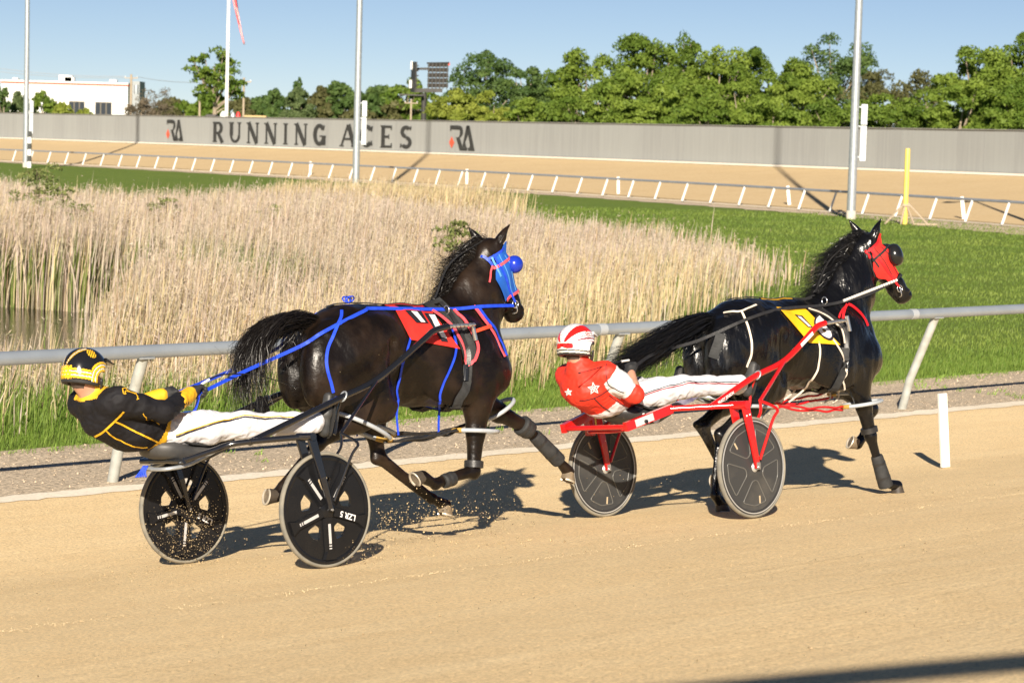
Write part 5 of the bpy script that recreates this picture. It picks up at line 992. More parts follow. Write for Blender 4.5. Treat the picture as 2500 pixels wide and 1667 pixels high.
def sulky(FR, style, label, tipR, tipL, rot):
    m = M_BFRAME if style == 1 else M_RFRAME; S = thing('sulky', label, 'sulky', FR.M, 'racing sulkies')
    for s, nm in ((-1, 'near'), (1, 'far')): wheel(S, s * WB / 2, style, rot + (.0 if s < 0 else -.17), ('black five spoke wheel with triangular holes' if style == 1 else 'grey dusty solid disc wheel') + (' nearest the camera' if s < 0 else ' on the far side'))
    ft = (-.12, .79) if style == 1 else (-.09, .775)
    for s in (-1, 1):
        y0 = s * WB / 2; top = A3(ft[0], y0, ft[1])
        for dy in (-.055, .055):
            b = blade([top + A3(0, dy, .0), top + (A3(0, y0, .35) - top) * .55 + A3(0, dy * 1.05, 0), A3(0, y0 + dy, .345)], .062 if style == 1 else .075, .030 if style == 1 else .045, .018, 'fork_blade', m, S, s)
            if style == 2:
                mb = MB(); mb.box(A3(0, y0 + dy * 1.17, .36), (.036, .006, .05)); mb.build('dropout', M_CHROME, b, bevel=.003)
                if dy * s > 0:
                    V, Fc = text_mesh('U\nF\nO', .058, .0035); ax = (A3(0, y0, .35) - top); ax /= np.linalg.norm(ax); xx = np.cross(A3(0, 1, 0), ax) * (1 if s < 0 else -1); xx = xx if s < 0 else xx
                    if s < 0: xx = A3(ax[2], 0, -ax[0]) * -1
                    t_ = MB(); t_.add([top + ax * .155 + A3(0, dy + s * .0098, 0) + xx * q[0] * 1.15 - ax * q[1] * 1.15 for q in V], Fc); t_.build('lettering', M_WTXT, b)
        c = MB(); c.tube([top + A3(0, -.075, .008), top + A3(0, .075, .008)], .024 if style == 1 else .030, 16); c.build('fork_crown', m, S, auto=40)
        # arch from the fork to under the seat
        ar = [top + A3(.0, -s * .03, .008), A3(-.36, s * .36, .782), A3(-.50, s * .28, .745), A3(-.66, s * .20, .70)] if style == 1 else [top + A3(0, -s * .03, .008), A3(-.41, s * .36, .785), A3(-.80, s * .30, .685)]
        c = MB()
        if style == 1: c.tube(smoothpath(ar, 6), .0185, 14)
        else: c.tube(ar[:2], .021, 14); c.beam(ar[1] + A3(.01, 0, 0), ar[2], .040, .062)
        c.build('arch_tube', m, S, auto=40, bevel=0)
        if style == 2:
            c = MB(); c.beam(ar[1] + (ar[2] - ar[1]) * .42 + A3(0, s * .0212, 0), ar[1] + (ar[2] - ar[1]) * .82 + A3(0, s * .0212, 0), .0014, .050); c.build('grey_sticker', mat('grey sticker', (.5, .5, .5), rough=.5), S); c = MB(); c.lathe(ar[1] + (ar[2] - ar[1]) * .6 + A3(0, s * .024, -.012), (0, 1, 0), [(.012, -.012), (.014, 0), (.01, .012)], 12); c.build('bolt', M_GLOSSB, S, auto=40)
    # cross tube behind and seat bracket
    c = MB(); z_ = .70 if style == 1 else .685; xr = -.66 if style == 1 else -.78; c.tube([A3(xr, -.22 if style == 1 else -.28, z_), A3(xr, .22 if style == 1 else .28, z_)], .018, 12); c.build('cross_tube', m, S, auto=40)
    c = MB(); c.tube(smoothpath([A3(-.40, -.17, .735), A3(-.58, -.16, .672), A3(-.72, -.13, .655), A3(-.74, 0, .655), A3(-.72, .13, .655), A3(-.58, .16, .672), A3(-.40, .17, .735)], 6), .0125, 10); c.build('seat_frame', M_GALV if style == 1 else m, S, auto=40)
    # shafts
    for s, tip in ((-1, tipR), (1, tipL)):
        P = [A3(*q) for q in tip]; n = len(P) - 1; c = MB(); sp = smoothpath(P[:-1], 6); c.tube(sp, .0215 if style == 1 else .0225, 14); sh = c.build('shaft', m, S, auto=40)
        c = MB(); a, b = P[-2], P[-1]; k = 7
        for i in range(k):
            q = a + (b - a) * (i + .5) / k; dd = (b - a) / k; c.tube([q - dd * .46, q - dd * .2, q + dd * .2, q + dd * .46], [.010, .0155, .0155, .010] if i < k - 1 else [.011, .013, .010, .003], 10)
        c.build('shaft_tip', M_CHROME, sh, auto=50)
        # wheel stay
        j = P[2]; yk = s * WB / 2; el = A3(.22, s * .64, .80); c = MB(); c.tube([j, el], .011 if style == 1 else .014, 10); c.tube(smoothpath([el, A3(.23, yk + s * .065, .735), A3(.17, yk + s * .068, .66), A3(.02, yk + s * .062, .40)], 5), .009 if style == 1 else .011, 8); c.tube(smoothpath([el, A3(.21, yk - s * .07, .72), A3(.15, yk - s * .068, .64), A3(.02, yk - s * .062, .40)], 5), .009 if style == 1 else .011, 8); c.build('wheel_stay', m, S, auto=40)
        c = MB(); fc = P[1] + (P[2] - P[1]) * .12; c.tube([fc + A3(.015 * math.cos(t), .030 * math.sin(t) , .030 * math.cos(t)) for t in np.linspace(0, 2 * math.pi, 16)], .006, 6, cap=False); c.build('clamp_ring', M_GALV, sh, smooth=True)
        # stirrup
        c = MB(); ftp = P[1] + A3(-.02, 0, 0); c.tube(smoothpath([ftp + A3(.06, 0, .02), ftp + A3(.05, -s * .05, -.08), ftp + A3(.035, -s * .06, -.19), ftp + A3(.02, -s * .06, -.22)], 5), .010, 8); c.build('foot_rest', m, S, auto=40)
        if style == 2:
            for txt, i0, t_, sz in (('BRADY JENSON', 0, .52, .030),):
                a, b = P[0], P[1]; d = (b - a) / np.linalg.norm(b - a); o_ = a + (b - a) * .30; u2 = d; v2 = np.cross(A3(0, s, 0), u2) ; v2 = v2 if v2[2] > 0 else -v2
                if s > 0: u2 = -u2
                V, Fc = text_mesh(txt, sz, .001); t2 = MB(); t2.add([o_ + u2 * q[0] * .95 + v2 * q[1] + A3(0, s * .0232, 0) for q in V], Fc); t2.build('lettering', M_WTXT, sh)
            a, b = P[2], P[3]; d = (b - a) / np.linalg.norm(b - a); c = MB(); o_ = a + (b - a) * .70; c.beam(o_ - d * .085 + A3(0, s * .0222, 0), o_ + d * .085 + A3(0, s * .0222, 0), .0014, .026); st_ = c.build('name_sticker', M_WTXT, sh)
    # seat
    sx_ = .05 if style == 1 else .19; xs = [q + sx_ for q in (-.83, -.80, -.72, -.60, -.46, -.32, -.22, -.19)]; hw = [.05, .115, .165, .175, .155, .115, .085, .05]; zt = [.79, .815, .825, .785, .765, .775, .79, .785]; tk_ = [.03, .085, .12, .115, .085, .055, .035, .02]; mb = MB(); n = 14; V = []
    for x, h_, z_, t_ in zip(xs, hw, zt, tk_):
        for k in range(n):
            a = 2 * math.pi * k / n; ca, sa = math.cos(a), math.sin(a); yy = h_ * np.sign(ca) * abs(ca) ** .7; zz = z_ - t_ / 2 + t_ / 2 * np.sign(sa) * abs(sa) ** .6 + (.012 * (abs(yy) / h_) ** 2 if sa > 0 else 0); V.append((x, yy, zz))
    Fc = [(i * n + k, i * n + (k + 1) % n, (i + 1) * n + (k + 1) % n, (i + 1) * n + k) for i in range(len(xs) - 1) for k in range(n)] + [tuple(range(n - 1, -1, -1)), tuple((len(xs) - 1) * n + k for k in range(n))]
    mb.add(V, Fc); so_ = mb.build('seat', mat('dusty black seat', (.035, .035, .036), (.085, .082, .078), scale=6, rough=.5, lo=.45, hi=.8) if style == 1 else mat('black seat', (.016, .016, .017), (.03, .03, .03), scale=6, rough=.4), S, smooth=True)
    pad = MB(); Vp = []; ys = np.linspace(-1, 1, 9)
    for x, h_, z_ in list(zip(xs, hw, zt))[1:-1]:
        for u in ys: Vp.append((x, u * h_ * .97, z_ + .006 + .010 * u * u))
        for u in ys[::-1]: Vp.append((x, u * h_ * .97, z_ - .006 + .010 * u * u))
    n = 18; k_ = len(Vp) // n; pad.add(Vp, [(i * n + j, i * n + (j + 1) % n, (i + 1) * n + (j + 1) % n, (i + 1) * n + j) for i in range(k_ - 1) for j in range(n)] + [tuple(range(n - 1, -1, -1)), tuple((k_ - 1) * n + j for j in range(n))]); pad.build('seat_pad', M_NEO, so_, auto=50)
    if style == 2:
        V, Fc = text_mesh('UFO', .095, .006, shear=.3)
        for s in (-1, 1):
            t2 = MB(); t2.add([A3(-.42 + (q[0] if s < 0 else -q[0]), s * (.176 - .0 + .004), .722 + q[1]) for q in V], Fc); t2.build('lettering', M_WTXT, so_)
        c = MB(); c.box((-.41, .42, .72), (.05, .06, .21)); c.build('rear_bracket', m, S, bevel=.006); c = MB(); c.beam((-.41, .40, .76), (-.46, .33, .765), .03, .03); c.build('bracket_arm', m, S); c = MB(); c.tube(smoothpath([A3(-.40, .38, .82), A3(-.40, .37, .72), A3(-.39, .38, .65), A3(-.38, .39, .72)], 5), .006, 6); c.build('yellow_strap', M_YEL, S, smooth=True)
    else:
        for k in range(5):
            c = MB(); c.tube(smoothpath([A3(-.80, -.04 + .01 * k, .68), A3(-.82, -.04 + .012 * k, .65), A3(-.825 - .008 * k, -.05 + .015 * k, .615)], 4), .006, 5); c.build('blue_tassel', mat('blue webbing', (.012, .05, .55), (.015, .07, .70), scale=30, rough=.5), S, smooth=True)
    return S
def shaft_pts(FR, px, ys): return [FR.L(x, y, yo) for (x, y), yo in zip(px, ys)]
_s1 = shaft_pts(FR1, [(608, 1080), (826, 974), (923, 924), (1030, 833), (1059, 808), (1094, 797), (1162, 792)], [-.42, -.40, -.375, -.355, -.35, -.345, -.34])
_s2 = shaft_pts(FR2, [(1735, 993), (1839, 921), (1917, 879), (1985, 807), (1998, 795), (2014, 789), (2067, 782)], [-.46, -.42, -.39, -.385, -.385, -.385, -.385])
def mirror_shaft(P, sh): return [A3(p[0], -p[1] - sh * max(0, p[0] - .2), p[2]) for p in P]
SU1 = sulky(FR1, 1, 'black racing sulky with five spoke wheels behind the brown horse', _s1, mirror_shaft(_s1, .05), -math.pi / 2)
SU2 = sulky(FR2, 2, 'red racing sulky with solid disc wheels behind the black horse', _s2, mirror_shaft(_s2, .16), .30)

for S_u, FRx, pxs_, yo, m_, nm in ((SU1, FR1, [(386, 1036), (420, 1018), (452, 1003), (500, 1001), (535, 1012), (500, 1034)], .26, mat('blue fairing', (.03, .08, .26), (.025, .07, .22), scale=6, rough=.4), 'leg_fairing'), (SU2, FR2, [ex0 for ex0 in ((1620, 996), (1680, 966), (1712, 962), (1690, 980), (1660, 992), (1630, 1000))], .22, mat('dark violet fairing', (.05, .04, .12), (.30, .28, .36), scale=7, rough=.35), 'leg_fairing')):
    P = [FRx.L(x, y, yo) for x, y in pxs_]; mb = MB(); n = len(P); mb.add([p + A3(0, -.008, 0) for p in P] + [p + A3(0, .008, 0) for p in P], [tuple(range(n - 1, -1, -1)), tuple(range(n, 2 * n))] + [(i, (i + 1) % n, n + (i + 1) % n, n + i) for i in range(n)]); mb.build(nm, m_, S_u)

# ================================================================== DRIVERS
M_SKIN = mat('skin', (.50, .27, .18), (.42, .21, .14), scale=12, rough=.5, spec=.4); M_HAIRD = mat('short dark hair', (.06, .04, .03), rough=.7)
M_JBLK = mat('black jacket cloth', (.0075, .0072, .009), (.011, .0105, .013), scale=14, rough=.7, spec=.25, bump=.006, bscale=9); M_YELC = mat('yellow cloth', (.78, .44, .015), (.70, .38, .012), scale=10, rough=.65, bump=.004, bscale=11)
M_WHC = mat('white trouser cloth', (.66, .66, .69), (.57, .57, .61), scale=6, rough=.75, bump=.012, bscale=10, stretch=(.6, 1, 1)); M_REDC = mat('red jacket cloth', (.72, .035, .015), (.62, .028, .012), scale=6, rough=.6, bump=.006, bscale=9); M_WHJ = mat('white jacket cloth', (.68, .68, .69), (.60, .60, .61), scale=6, rough=.65, bump=.006, bscale=9)
M_BOOT = mat('worn black boot', (.032, .033, .034), (.085, .082, .075), scale=10, rough=.5, lo=.45, hi=.8, bump=.0015, bscale=50); M_GLOVE = mat('black glove', (.02, .02, .021), (.03, .03, .03), scale=30, rough=.6, bump=.001, bscale=80)
def mats(o, ms, idx):
    me = o.data; me.materials.clear()
    for m in ms: me.materials.append(m)
    me.polygons.foreach_set('material_index', np.asarray(idx, np.int32))
def wrinkle(f, amp, sc_, seed=0.0, stretch=(1, 1, 1)):
    nrm = np.zeros_like(f.V); Fc = f.F; V = f.V; n = np.cross(V[Fc[:, 2]] - V[Fc[:, 0]], V[Fc[:, 3]] - V[Fc[:, 1]])
    for k in range(4): np.add.at(nrm, Fc[:, k], n)
    nrm /= np.linalg.norm(nrm, axis=1)[:, None] + 1e-9
    d = np.array([mnoise.noise((v[0] * sc_ * stretch[0] + seed, v[1] * sc_ * stretch[1], v[2] * sc_ * stretch[2])) + .5 * (1 - 2 * abs(mnoise.noise((v[0] * sc_ * 2.1 * stretch[0], v[1] * sc_ * 2.1 * stretch[1] + seed, v[2] * sc_ * 2.1 * stretch[2])))) for v in V]); f.V = V + nrm * (d * amp)[:, None]; return f
def remesh(name, f): return npmesh(name, f.V, f.F, True)
def glove(T, w_, d, n, s, name='glove', m=None, res=.0035):
    """closed fist: palm, four curled fingers of different length, thumb from the side; d forearm direction, n palm side"""
    d = d / np.linalg.norm(d); n = n - d * (n @ d); n /= np.linalg.norm(n); l = np.cross(d, n) * s; f = Field(w_ - .16, w_ + .2, res)
    f.cone(w_ - d * .06, w_, .034, .030, .01); f.cone(w_, w_ + d * .05, .030, .034, .015)
    for i in range(4): f.cone(w_ + d * .03 + l * (i - 1.5) * .014, w_ + d * .088 + l * (i - 1.5) * .0195, .018, .0145, .012)
    for i, ln_ in enumerate((.92, 1.05, 1.0, .8)):
        b = w_ + d * .088 + l * (i - 1.5) * .0205; a = b
        for t, q in ((R_(55), .042), (R_(135), .028), (R_(205), .022)):
            e = a + (d * math.cos(t) + n * math.sin(t)) * q * ln_; f.cone(a, e, .0108, .0098, .004); a = e
    tb = w_ + d * .028 - l * .028 + n * .008; t1 = tb + (d * .7 - l * .35 + n * .5) * .042; t2 = t1 + (d * .55 + l * .55 + n * .6) * .034; f.cone(tb, t1, .016, .0125, .008); f.cone(t1, t2, .0125, .0105, .004)
    me = f.mesh(name, 1); return obj(name, me, m or M_GLOVE, T), w_ + d * .07 + n * .03
def boot(T, an, he, to, s):
    f = Field(np.minimum(np.minimum(an, he), to) - .12, np.maximum(np.maximum(an, he), to) + .12, .005); d = (to - he) / np.linalg.norm(to - he); hl = he + d * .02
    f.cone(an - A3(.09, 0, .0), an + A3(.0, 0, -.01), .040, .042, .02); f.cone(an, hl + A3(-.005, 0, .01), .042, .032, .02, (1, .9, 1)); f.cone(hl, he + (to - he) * .55, .030, .030, .02, (1, 1.1, 1)); f.cone(he + (to - he) * .5, to - d * .03, .033, .026, .02, (1, 1.3, 1)); f.cone(an + A3(.01, 0, .02), he + (to - he) * .55, .036, .026, .02)
    me = f.mesh('boot', 2); b = obj('boot', me, M_BOOT, T); sl = A3(d[2], 0, -d[0]); sl = sl if sl[0] > 0 else -sl; mb = MB(); pts = []
    n_ = 18; out = [(t, .043 * (1 - abs(2 * t - 1) ** 4) ** .5 * (.82 + .2 * t)) for t in np.linspace(0, 1, n_)]; L = np.linalg.norm(to - he); poly = [(t * (L + .01) - .015, w_) for t, w_ in out] + [(t * (L + .01) - .015, -w_) for t, w_ in out[::-1]]
    mb.prism(poly, he + sl * .030, d, A3(0, 1, 0), -.006, .010) if np.cross(d, A3(0, 1, 0)) @ sl > 0 else mb.prism(poly, he + sl * .030, d, A3(0, 1, 0), -.010, .006); so_ = mb.build('sole', M_TYREB, b)
def helmet(T, c, fwd, style):
    fwd = fwd / np.linalg.norm(fwd); side = A3(0, 1, 0); up = np.cross(fwd, side); up = up if up[2] > 0 else -up; side = np.cross(up, fwd)
    f = Field(c - .22, c + .22, .0042); pit = math.degrees(math.atan2(fwd[2], fwd[0])); f.ell(c, (.142, .122, .135), .01, pitch=pit); f.ell(c - fwd * .035 - up * .055, (.100, .112, .10), .03, pitch=pit); f.ell(c - up * .05, (.11, .119, .10), .03, pitch=pit)
    Q = np.stack(np.meshgrid(*f.ax, indexing='ij'), -1) - c; u = Q @ up; w_ = Q @ fwd; sd_ = Q @ side; cut = -(u + .095 + .35 * np.clip(w_, -1, .02) * .4); face = np.minimum(w_ - .085, -.035 - u * 1 + .0); face = np.minimum(w_ - .075, .015 - u)
    ear = .042 - np.sqrt((w_ - .055) ** 2 + (u + .055) ** 2); inner = -(np.sqrt((w_ / .125) ** 2 + (sd_ / .105) ** 2 + ((u + .01) / .12) ** 2) - 1) * .1
    f.D = np.maximum(f.D, cut.astype(np.float32)); f.D = np.maximum(f.D, np.minimum(.5, face).astype(np.float32)); f.D = np.maximum(f.D, ear.astype(np.float32)); f.D = np.maximum(f.D, inner.astype(np.float32))
    me = f.mesh('helmet', 1); h = obj('helmet', me, None, T); P = f.V[f.F].mean(1) - c; u, w_, sd_ = P @ up, P @ fwd, P @ side; rim = u + .095 + .14 * np.clip(w_, -1, .02); lat = np.degrees(np.arctan2(sd_, u + .02)); az = np.degrees(np.arctan2(np.abs(sd_), w_)); er = np.sqrt((w_ - .055) ** 2 + (u + .055) ** 2)
    if style == 1:
        mm = [mat('helmet black', (.011, .011, .012), rough=.14, coat=.6), mat('helmet yellow', (.80, .47, .02), rough=.18, coat=.5), mat('helmet white', (.80, .80, .78), rough=.18, coat=.5), M_NEO]; ix = np.zeros(len(P), int); al = np.abs(lat)
        d_ = np.minimum(rim - .028, (er - .062)); band = np.where(w_ > -.02, er - .05, 99); e2 = np.where((w_ > -.03) & (u < .075), er - .045, rim - .026); ix = np.where((e2 > .0) & (e2 < .014), 1, ix); ix = np.where((e2 > .014) & (e2 < .019), 2, ix); ix = np.where((e2 > .022) & (e2 < .036), 1, ix); ix = np.where((e2 > .036) & (e2 < .041), 2, ix); ix = np.where((e2 > .045) & (e2 < .058), 1, ix)
        ix = np.where((np.abs(al - 14) < 1.3) & (w_ < -.02) & (u > .0), 1, ix); ix = np.where((np.abs(al - 18) < 1.0) & (w_ < -.02) & (u > .0), 2, ix); ix = np.where((np.abs(al - 22) < 1.3) & (w_ < -.02) & (u > .0), 1, ix)
        em = (np.hypot(al - 36, (w_ + .01) * 500) < 14) & (((al * 1.4 + w_ * 800) % 13) < 8) & (u > .04); ix = np.where(em, 1, ix); em = (w_ < -.085) & (np.abs(sd_) < .055) & (u < .02) & (u > -.06) & (((sd_ * 900 + u * 500) % 22) < 15); ix = np.where(em, 1, ix); ix = np.where(rim < .018, 3, ix)
    else:
        mm = [mat('helmet gloss white', (.80, .79, .78), rough=.14, coat=.6), mat('helmet red', (.66, .015, .012), rough=.14, coat=.6), mat('helmet maroon', (.22, .012, .03), rough=.18, coat=.5), mat('helmet rim dark', (.035, .035, .034), rough=.4), mat('helmet rim pale', (.62, .60, .55), rough=.35)]; ix = np.zeros(len(P), int); al = np.abs(lat)
        ix = np.where((al > 24) & (al < 46) & (u > -.06), 1, ix); ix = np.where((np.abs(al - 23) < 1.2), 2, ix)
        for q in (6, 12, 18): ix = np.where((np.abs(al - q) < .5) & (u > 0), 2, ix)
        for q, wd in ((52, 1.0), (60, 1.1), (68, 2.2), (78, 1.1)): ix = np.where((np.abs(al - q) < wd) & (w_ > -.09), 2, ix)
        ix = np.where((w_ < -.06) & (u < .0) & (np.abs(sd_) < .075), 1, ix); em = (w_ < -.08) & (np.hypot(sd_, (u + .045) * 1.0) < .022) & (np.hypot(sd_, (u + .045)) > .013); ix = np.where(em, 0, ix); em = (w_ < -.06) & (u < .012) & (u > .0) & (np.abs(sd_) < .06); ix = np.where(em, 4, ix)
        em = np.hypot(al - 55, (w_ - .0) * 500) < 9; ix = np.where(em, 1, ix); em = (np.hypot(al - 55, (w_ - .0) * 500) < 6) & (np.hypot(al - 55, w_ * 500) > 3.2); ix = np.where(em, 0, ix); ix = np.where(rim < .042, 4, ix); ix = np.where((rim < .034) & (rim > .026), 3, ix); ix = np.where(rim < .014, 3, ix); ix = np.where(er < .058, 3, ix)
    mats(h, mm, ix)
    pk = MB(); b0 = c + fwd * .125 + up * .055; pk.add([b0 - side * .085 - fwd * .03, b0 + side * .085 - fwd * .03, b0 + side * .05 + fwd * .055 - up * .018, b0 - side * .05 + fwd * .055 - up * .018, b0 - side * .085 - fwd * .03 + up * .02, b0 + side * .085 - fwd * .03 + up * .02, b0 + side * .05 + fwd * .055 - up * .012, b0 - side * .05 + fwd * .055 - up * .012], [(0, 3, 2, 1), (4, 5, 6, 7), (0, 1, 5, 4), (1, 2, 6, 5), (2, 3, 7, 6), (3, 0, 4, 7)]); pk.build('peak', M_GLOSSB if style == 1 else M_WHITE, h, bevel=.004)
    for s in (-1, 1):
        stp = MB(); stp.tube(smoothpath([c + fwd * .05 - up * .055 + side * s * .108, c + fwd * .06 - up * .12 + side * s * .085, c + fwd * .075 - up * .165 + side * s * .03], 5), .006, 6, flat=1.6); stp.build('chin_strap', M_LEATH, h, smooth=True)
    return up, side
def head_mesh(T, c, fwd):
    fwd = fwd / np.linalg.norm(fwd); side = A3(0, 1, 0); up = np.cross(fwd, side); up = up if up[2] > 0 else -up; f = Field(c - .24, c + .2, .006); H = lambda a, b, s=0.: c + fwd * a + up * b + side * s
    return f, H
def driver(FR, style, label, Q):
    T = thing('person', label, 'person', FR.M, 'harness race drivers'); res = .0075
    hc, hf = Q['head'], Q['hf']; nb_ = Q['neckb']
    f = Field(hc - A3(.25, .3, .32), hc + A3(.3, .3, .22), .006); fw = hf / np.linalg.norm(hf); up = np.cross(fw, A3(0, 1, 0)); up = up if up[2] > 0 else -up; H = lambda a, b, s=0.: hc + fw * a + up * b + A3(0, s, 0)
    f.ell(H(-.005, .0), (.098, .076, .105), .02); f.ell(H(.03, -.075), (.065, .058, .075), .04); f.cone(H(.09, -.02), H(.115, -.05), .012, .017, .012)       # skull, jaw, nose
    f.cone(H(.088, -.098, -.02), H(.088, -.098, .02), .010, .010, .010); f.cone(H(.092, -.085, -.02), H(.092, -.085, .02), .004, .004, .006, sub=True); f.ell(H(.075, -.125), (.028, .026, .022), .02)
    for s in (-1, 1): f.ell(H(.082, -.008, s * .032), (.012, .016, .010), .008, sub=True); f.ell(H(.076, -.008, s * .032), (.012, .013, .010), .004); f.ell(H(-.005, -.035, s * .082), (.022, .010, .032), .006)
    f.cone(H(-.02, -.06), nb_ + A3(.0, 0, .0), .056, .064, .03); f.cone(nb_, nb_ + A3(.03, 0, -.06), .07, .10, .03)
    # the visible lower arms belong to the same body
    me = f.mesh('body', 2); bo = obj('body', me, M_SKIN, T); P = f.V[f.F].mean(1) - hc; mats(bo, [M_SKIN, M_HAIRD], ((P @ up > -.10) & (P @ fw < -.035) & (P @ up < .2)).astype(int))
    helmet(T, hc + up * .012, hf, style)
    # trousers
    hp, kn, an = Q['hip'], Q['knee'], Q['ankle']; f = Field(A3(hp[0] - .25, -.5, .66), A3(an[0] + .1, .5, 1.12), res); f.ell(hp + A3(.07, 0, .0), (.12, .152, .098), .04)
    for s in (-1, 1):
        m_ = A3(1, -s, 1); k_, a_ = kn * m_, an * m_; h0 = hp + A3(.06, s * .085, .0); f.cone(h0, h0 + (k_ - h0) * .5, .098, .094, .05); f.cone(h0 + (k_ - h0) * .5, k_, .094, .072, .03); f.ell(k_ + A3(0, 0, .008), (.075, .07, .07), .03); f.cone(k_, k_ + (a_ - k_) * .4, .072, .070, .03); f.cone(k_ + (a_ - k_) * .4, a_, .070, .066, .02)
    f.mesh('t', 2); wrinkle(f, .0105, 11.0, 3.1 * style, (1.0, 1, 1.0)); tr = obj('trousers', remesh('trousers', f), M_WHC, T); SKT = Skin(FR, f.V, f.F)
    # jacket
    f = Field(A3(hc[0] - .35, -.52, .62), A3(hp[0] + .62, .52, 1.35), res); sp = Q['spine']; rr = Q['rad']
    for i in range(len(sp) - 1): f.cone(sp[i], sp[i + 1], rr[i], rr[i + 1], .06, (1, 1.2, 1))
    for s in (-1, 1):
        m_ = A3(1, -s, 1); sh, el, wr = Q['sh'] * m_, Q['el'] * m_, Q['wr'] * m_
        f.ell(sh * A3(1, .62, 1) + A3(-.01, 0, -.02), (.10, .11, .085), .06); f.cone(sh, sh + (el - sh) * .5, .082, .070, .05); f.cone(sh + (el - sh) * .5, el, .070, .060, .03)
        if style == 1: f.cone(el, el + (wr - el) * .62, .060, .050, .03)
        else: f.cone(el, el + (wr - el) * .05, .062, .060, .02)
    f.cone(nb_ + A3(.0, 0, -.03), nb_ + A3(-.0, 0, .03) + (hc - nb_) * .12, .085, .070, .03)
    f.cone(nb_ + A3(.03, 0, .06) + (hc - nb_) * .1, nb_ + (hc - nb_) * .5, .058, .058, .01, sub=True)
    f.mesh('t', 2); wrinkle(f, .0085, 10.0, 7.7 * style, (1, 1, 1.3)); jk = obj('jacket', remesh('jacket', f), M_JBLK, T); SKJ = Skin(FR, f.V, f.F); C_ = f.V[f.F].mean(1)
    ax = (nb_ - sp[0]); ax /= np.linalg.norm(ax); tpos = (C_ - sp[0]) @ ax; col = ((C_ - nb_) @ ((hc - nb_) / np.linalg.norm(hc - nb_)))
    arm = np.abs(C_[:, 1]) > .0; dcol = np.linalg.norm(C_ - nb_, axis=1)
    if style == 1:
        ix = np.zeros(len(C_), int); ix = np.where((col > .005) & (dcol < .13), 1, ix); ix = np.where((tpos < .105) & (np.abs(C_[:, 1]) < .2), 1, ix); mats(jk, [M_JBLK, M_YELC], ix)
    else:
        seg = lambda a, b: np.clip(((C_ - a) @ (b - a)) / ((b - a) @ (b - a)), 0, 1.3); ix = np.zeros(len(C_), int)
        for s in (-1, 1):
            m_ = A3(1, -s, 1); sh, el = Q['sh'] * m_, Q['el'] * m_; t = ((C_ - sh) @ (el - sh)) / ((el - sh) @ (el - sh)); dist = np.linalg.norm(C_ - sh - np.clip(t, 0, 1.2)[:, None] * (el - sh), axis=1); on = (dist < .095) & (t > .05) & (C_[:, 1] * s > .13); ix = np.where(on, np.where(t > .82, 0, 1), ix)
        rel = C_ - sp[0] - tpos[:, None] * ax; bkv = np.cross(ax, A3(0, 1, 0)); bkv = bkv if bkv[0] < 0 or bkv[2] < 0 else -bkv; bkv = bkv if bkv[2] < 0 else -bkv; tht = np.degrees(np.arctan2(np.abs(rel[:, 1]), rel @ bkv)); lowb = (tpos < .20) & (tpos > .0) & (np.abs(C_[:, 1]) < .19) & (ix == 0)
        ix = np.where(lowb & ((tht < 50) | ((tht > 80) & (tht < 118))) & (tpos < .215 - .0004 * tht), 1, ix); mats(jk, [M_REDC, M_WHJ], ix)
    hands = []
    for s in (-1, 1):
        m_ = A3(1, -s, 1); el, wr, hd_ = Q['el'] * m_, Q['wr'] * m_, Q['hd'] * m_
        if style == 1:
            f = Field(np.minimum(el, wr) - .12, np.maximum(el, wr) + .12, .006); a = el + (wr - el) * .58; f.cone(a, wr, .054, .044, .01); f.mesh('t', 1); wrinkle(f, .004, 14.0, 1.0); obj('cuff', remesh('cuff', f), M_YELC, T)
        else:
            f = Field(np.minimum(el, wr) - .12, np.maximum(el, wr) + .12, .006); f.cone(el, el + (wr - el) * .4, .046, .044, .02); f.cone(el + (wr - el) * .4, wr + (hd_ - wr) * .3, .044, .029, .02); fo = obj('forearm', f.mesh('forearm', 2), M_SKIN, T)
        _, gp = glove(T, wr, hd_ - wr, A3(.25, -s * .35 * -1, -.9) if style == 1 else A3(.6, s * -.4, -.5), s); hands.append(gp)
    for s in (-1, 1): m_ = A3(1, -s, 1); boot(T, an * m_ + A3(.015, 0, 0), Q['heel'] * m_, Q['toe'] * m_, s)
    return T, SKJ, SKT, tr, jk, hands
Q1 = dict(head=A3(-1.185, 0, 1.262), hf=A3(1, 0, -.10), neckb=A3(-1.135, 0, 1.115), hip=A3(-.70, 0, .885), knee=A3(-.20, -.215, .885), ankle=A3(.27, -.325, .865), heel=A3(.335, -.335, .785), toe=A3(.385, -.345, 1.055), sh=A3(-1.085, -.19, 1.085), el=A3(-.815, -.255, .995), wr=A3(-.535, -.145, 1.095), hd=A3(-.43, -.12, 1.135), spine=[A3(-.625, 0, .892), A3(-.90, 0, .925), A3(-1.05, 0, 1.0), A3(-1.105, 0, 1.09)], rad=[.128, .138, .132, .082])
Q2 = dict(head=A3(-.925, 0, 1.262), hf=A3(1, .05, -.02), neckb=A3(-.905, 0, 1.115), hip=A3(-.52, 0, .885), knee=A3(-.10, -.215, .925), ankle=A3(.345, -.335, .915), heel=A3(.415, -.35, .835), toe=A3(.51, -.355, 1.075), sh=A3(-.835, -.19, 1.055), el=A3(-.665, -.275, .90), wr=A3(-.565, -.155, 1.04), hd=A3(-.52, -.12, 1.11), spine=[A3(-.50, 0, .888), A3(-.70, 0, .90), A3(-.855, 0, .975), A3(-.895, 0, 1.085)], rad=[.125, .138, .140, .085])
DR1, SKJ1, SKT1, TR1, JK1, HN1 = driver(FR1, 1, 'person in black and yellow jacket and helmet leaning back on the black sulky', Q1)
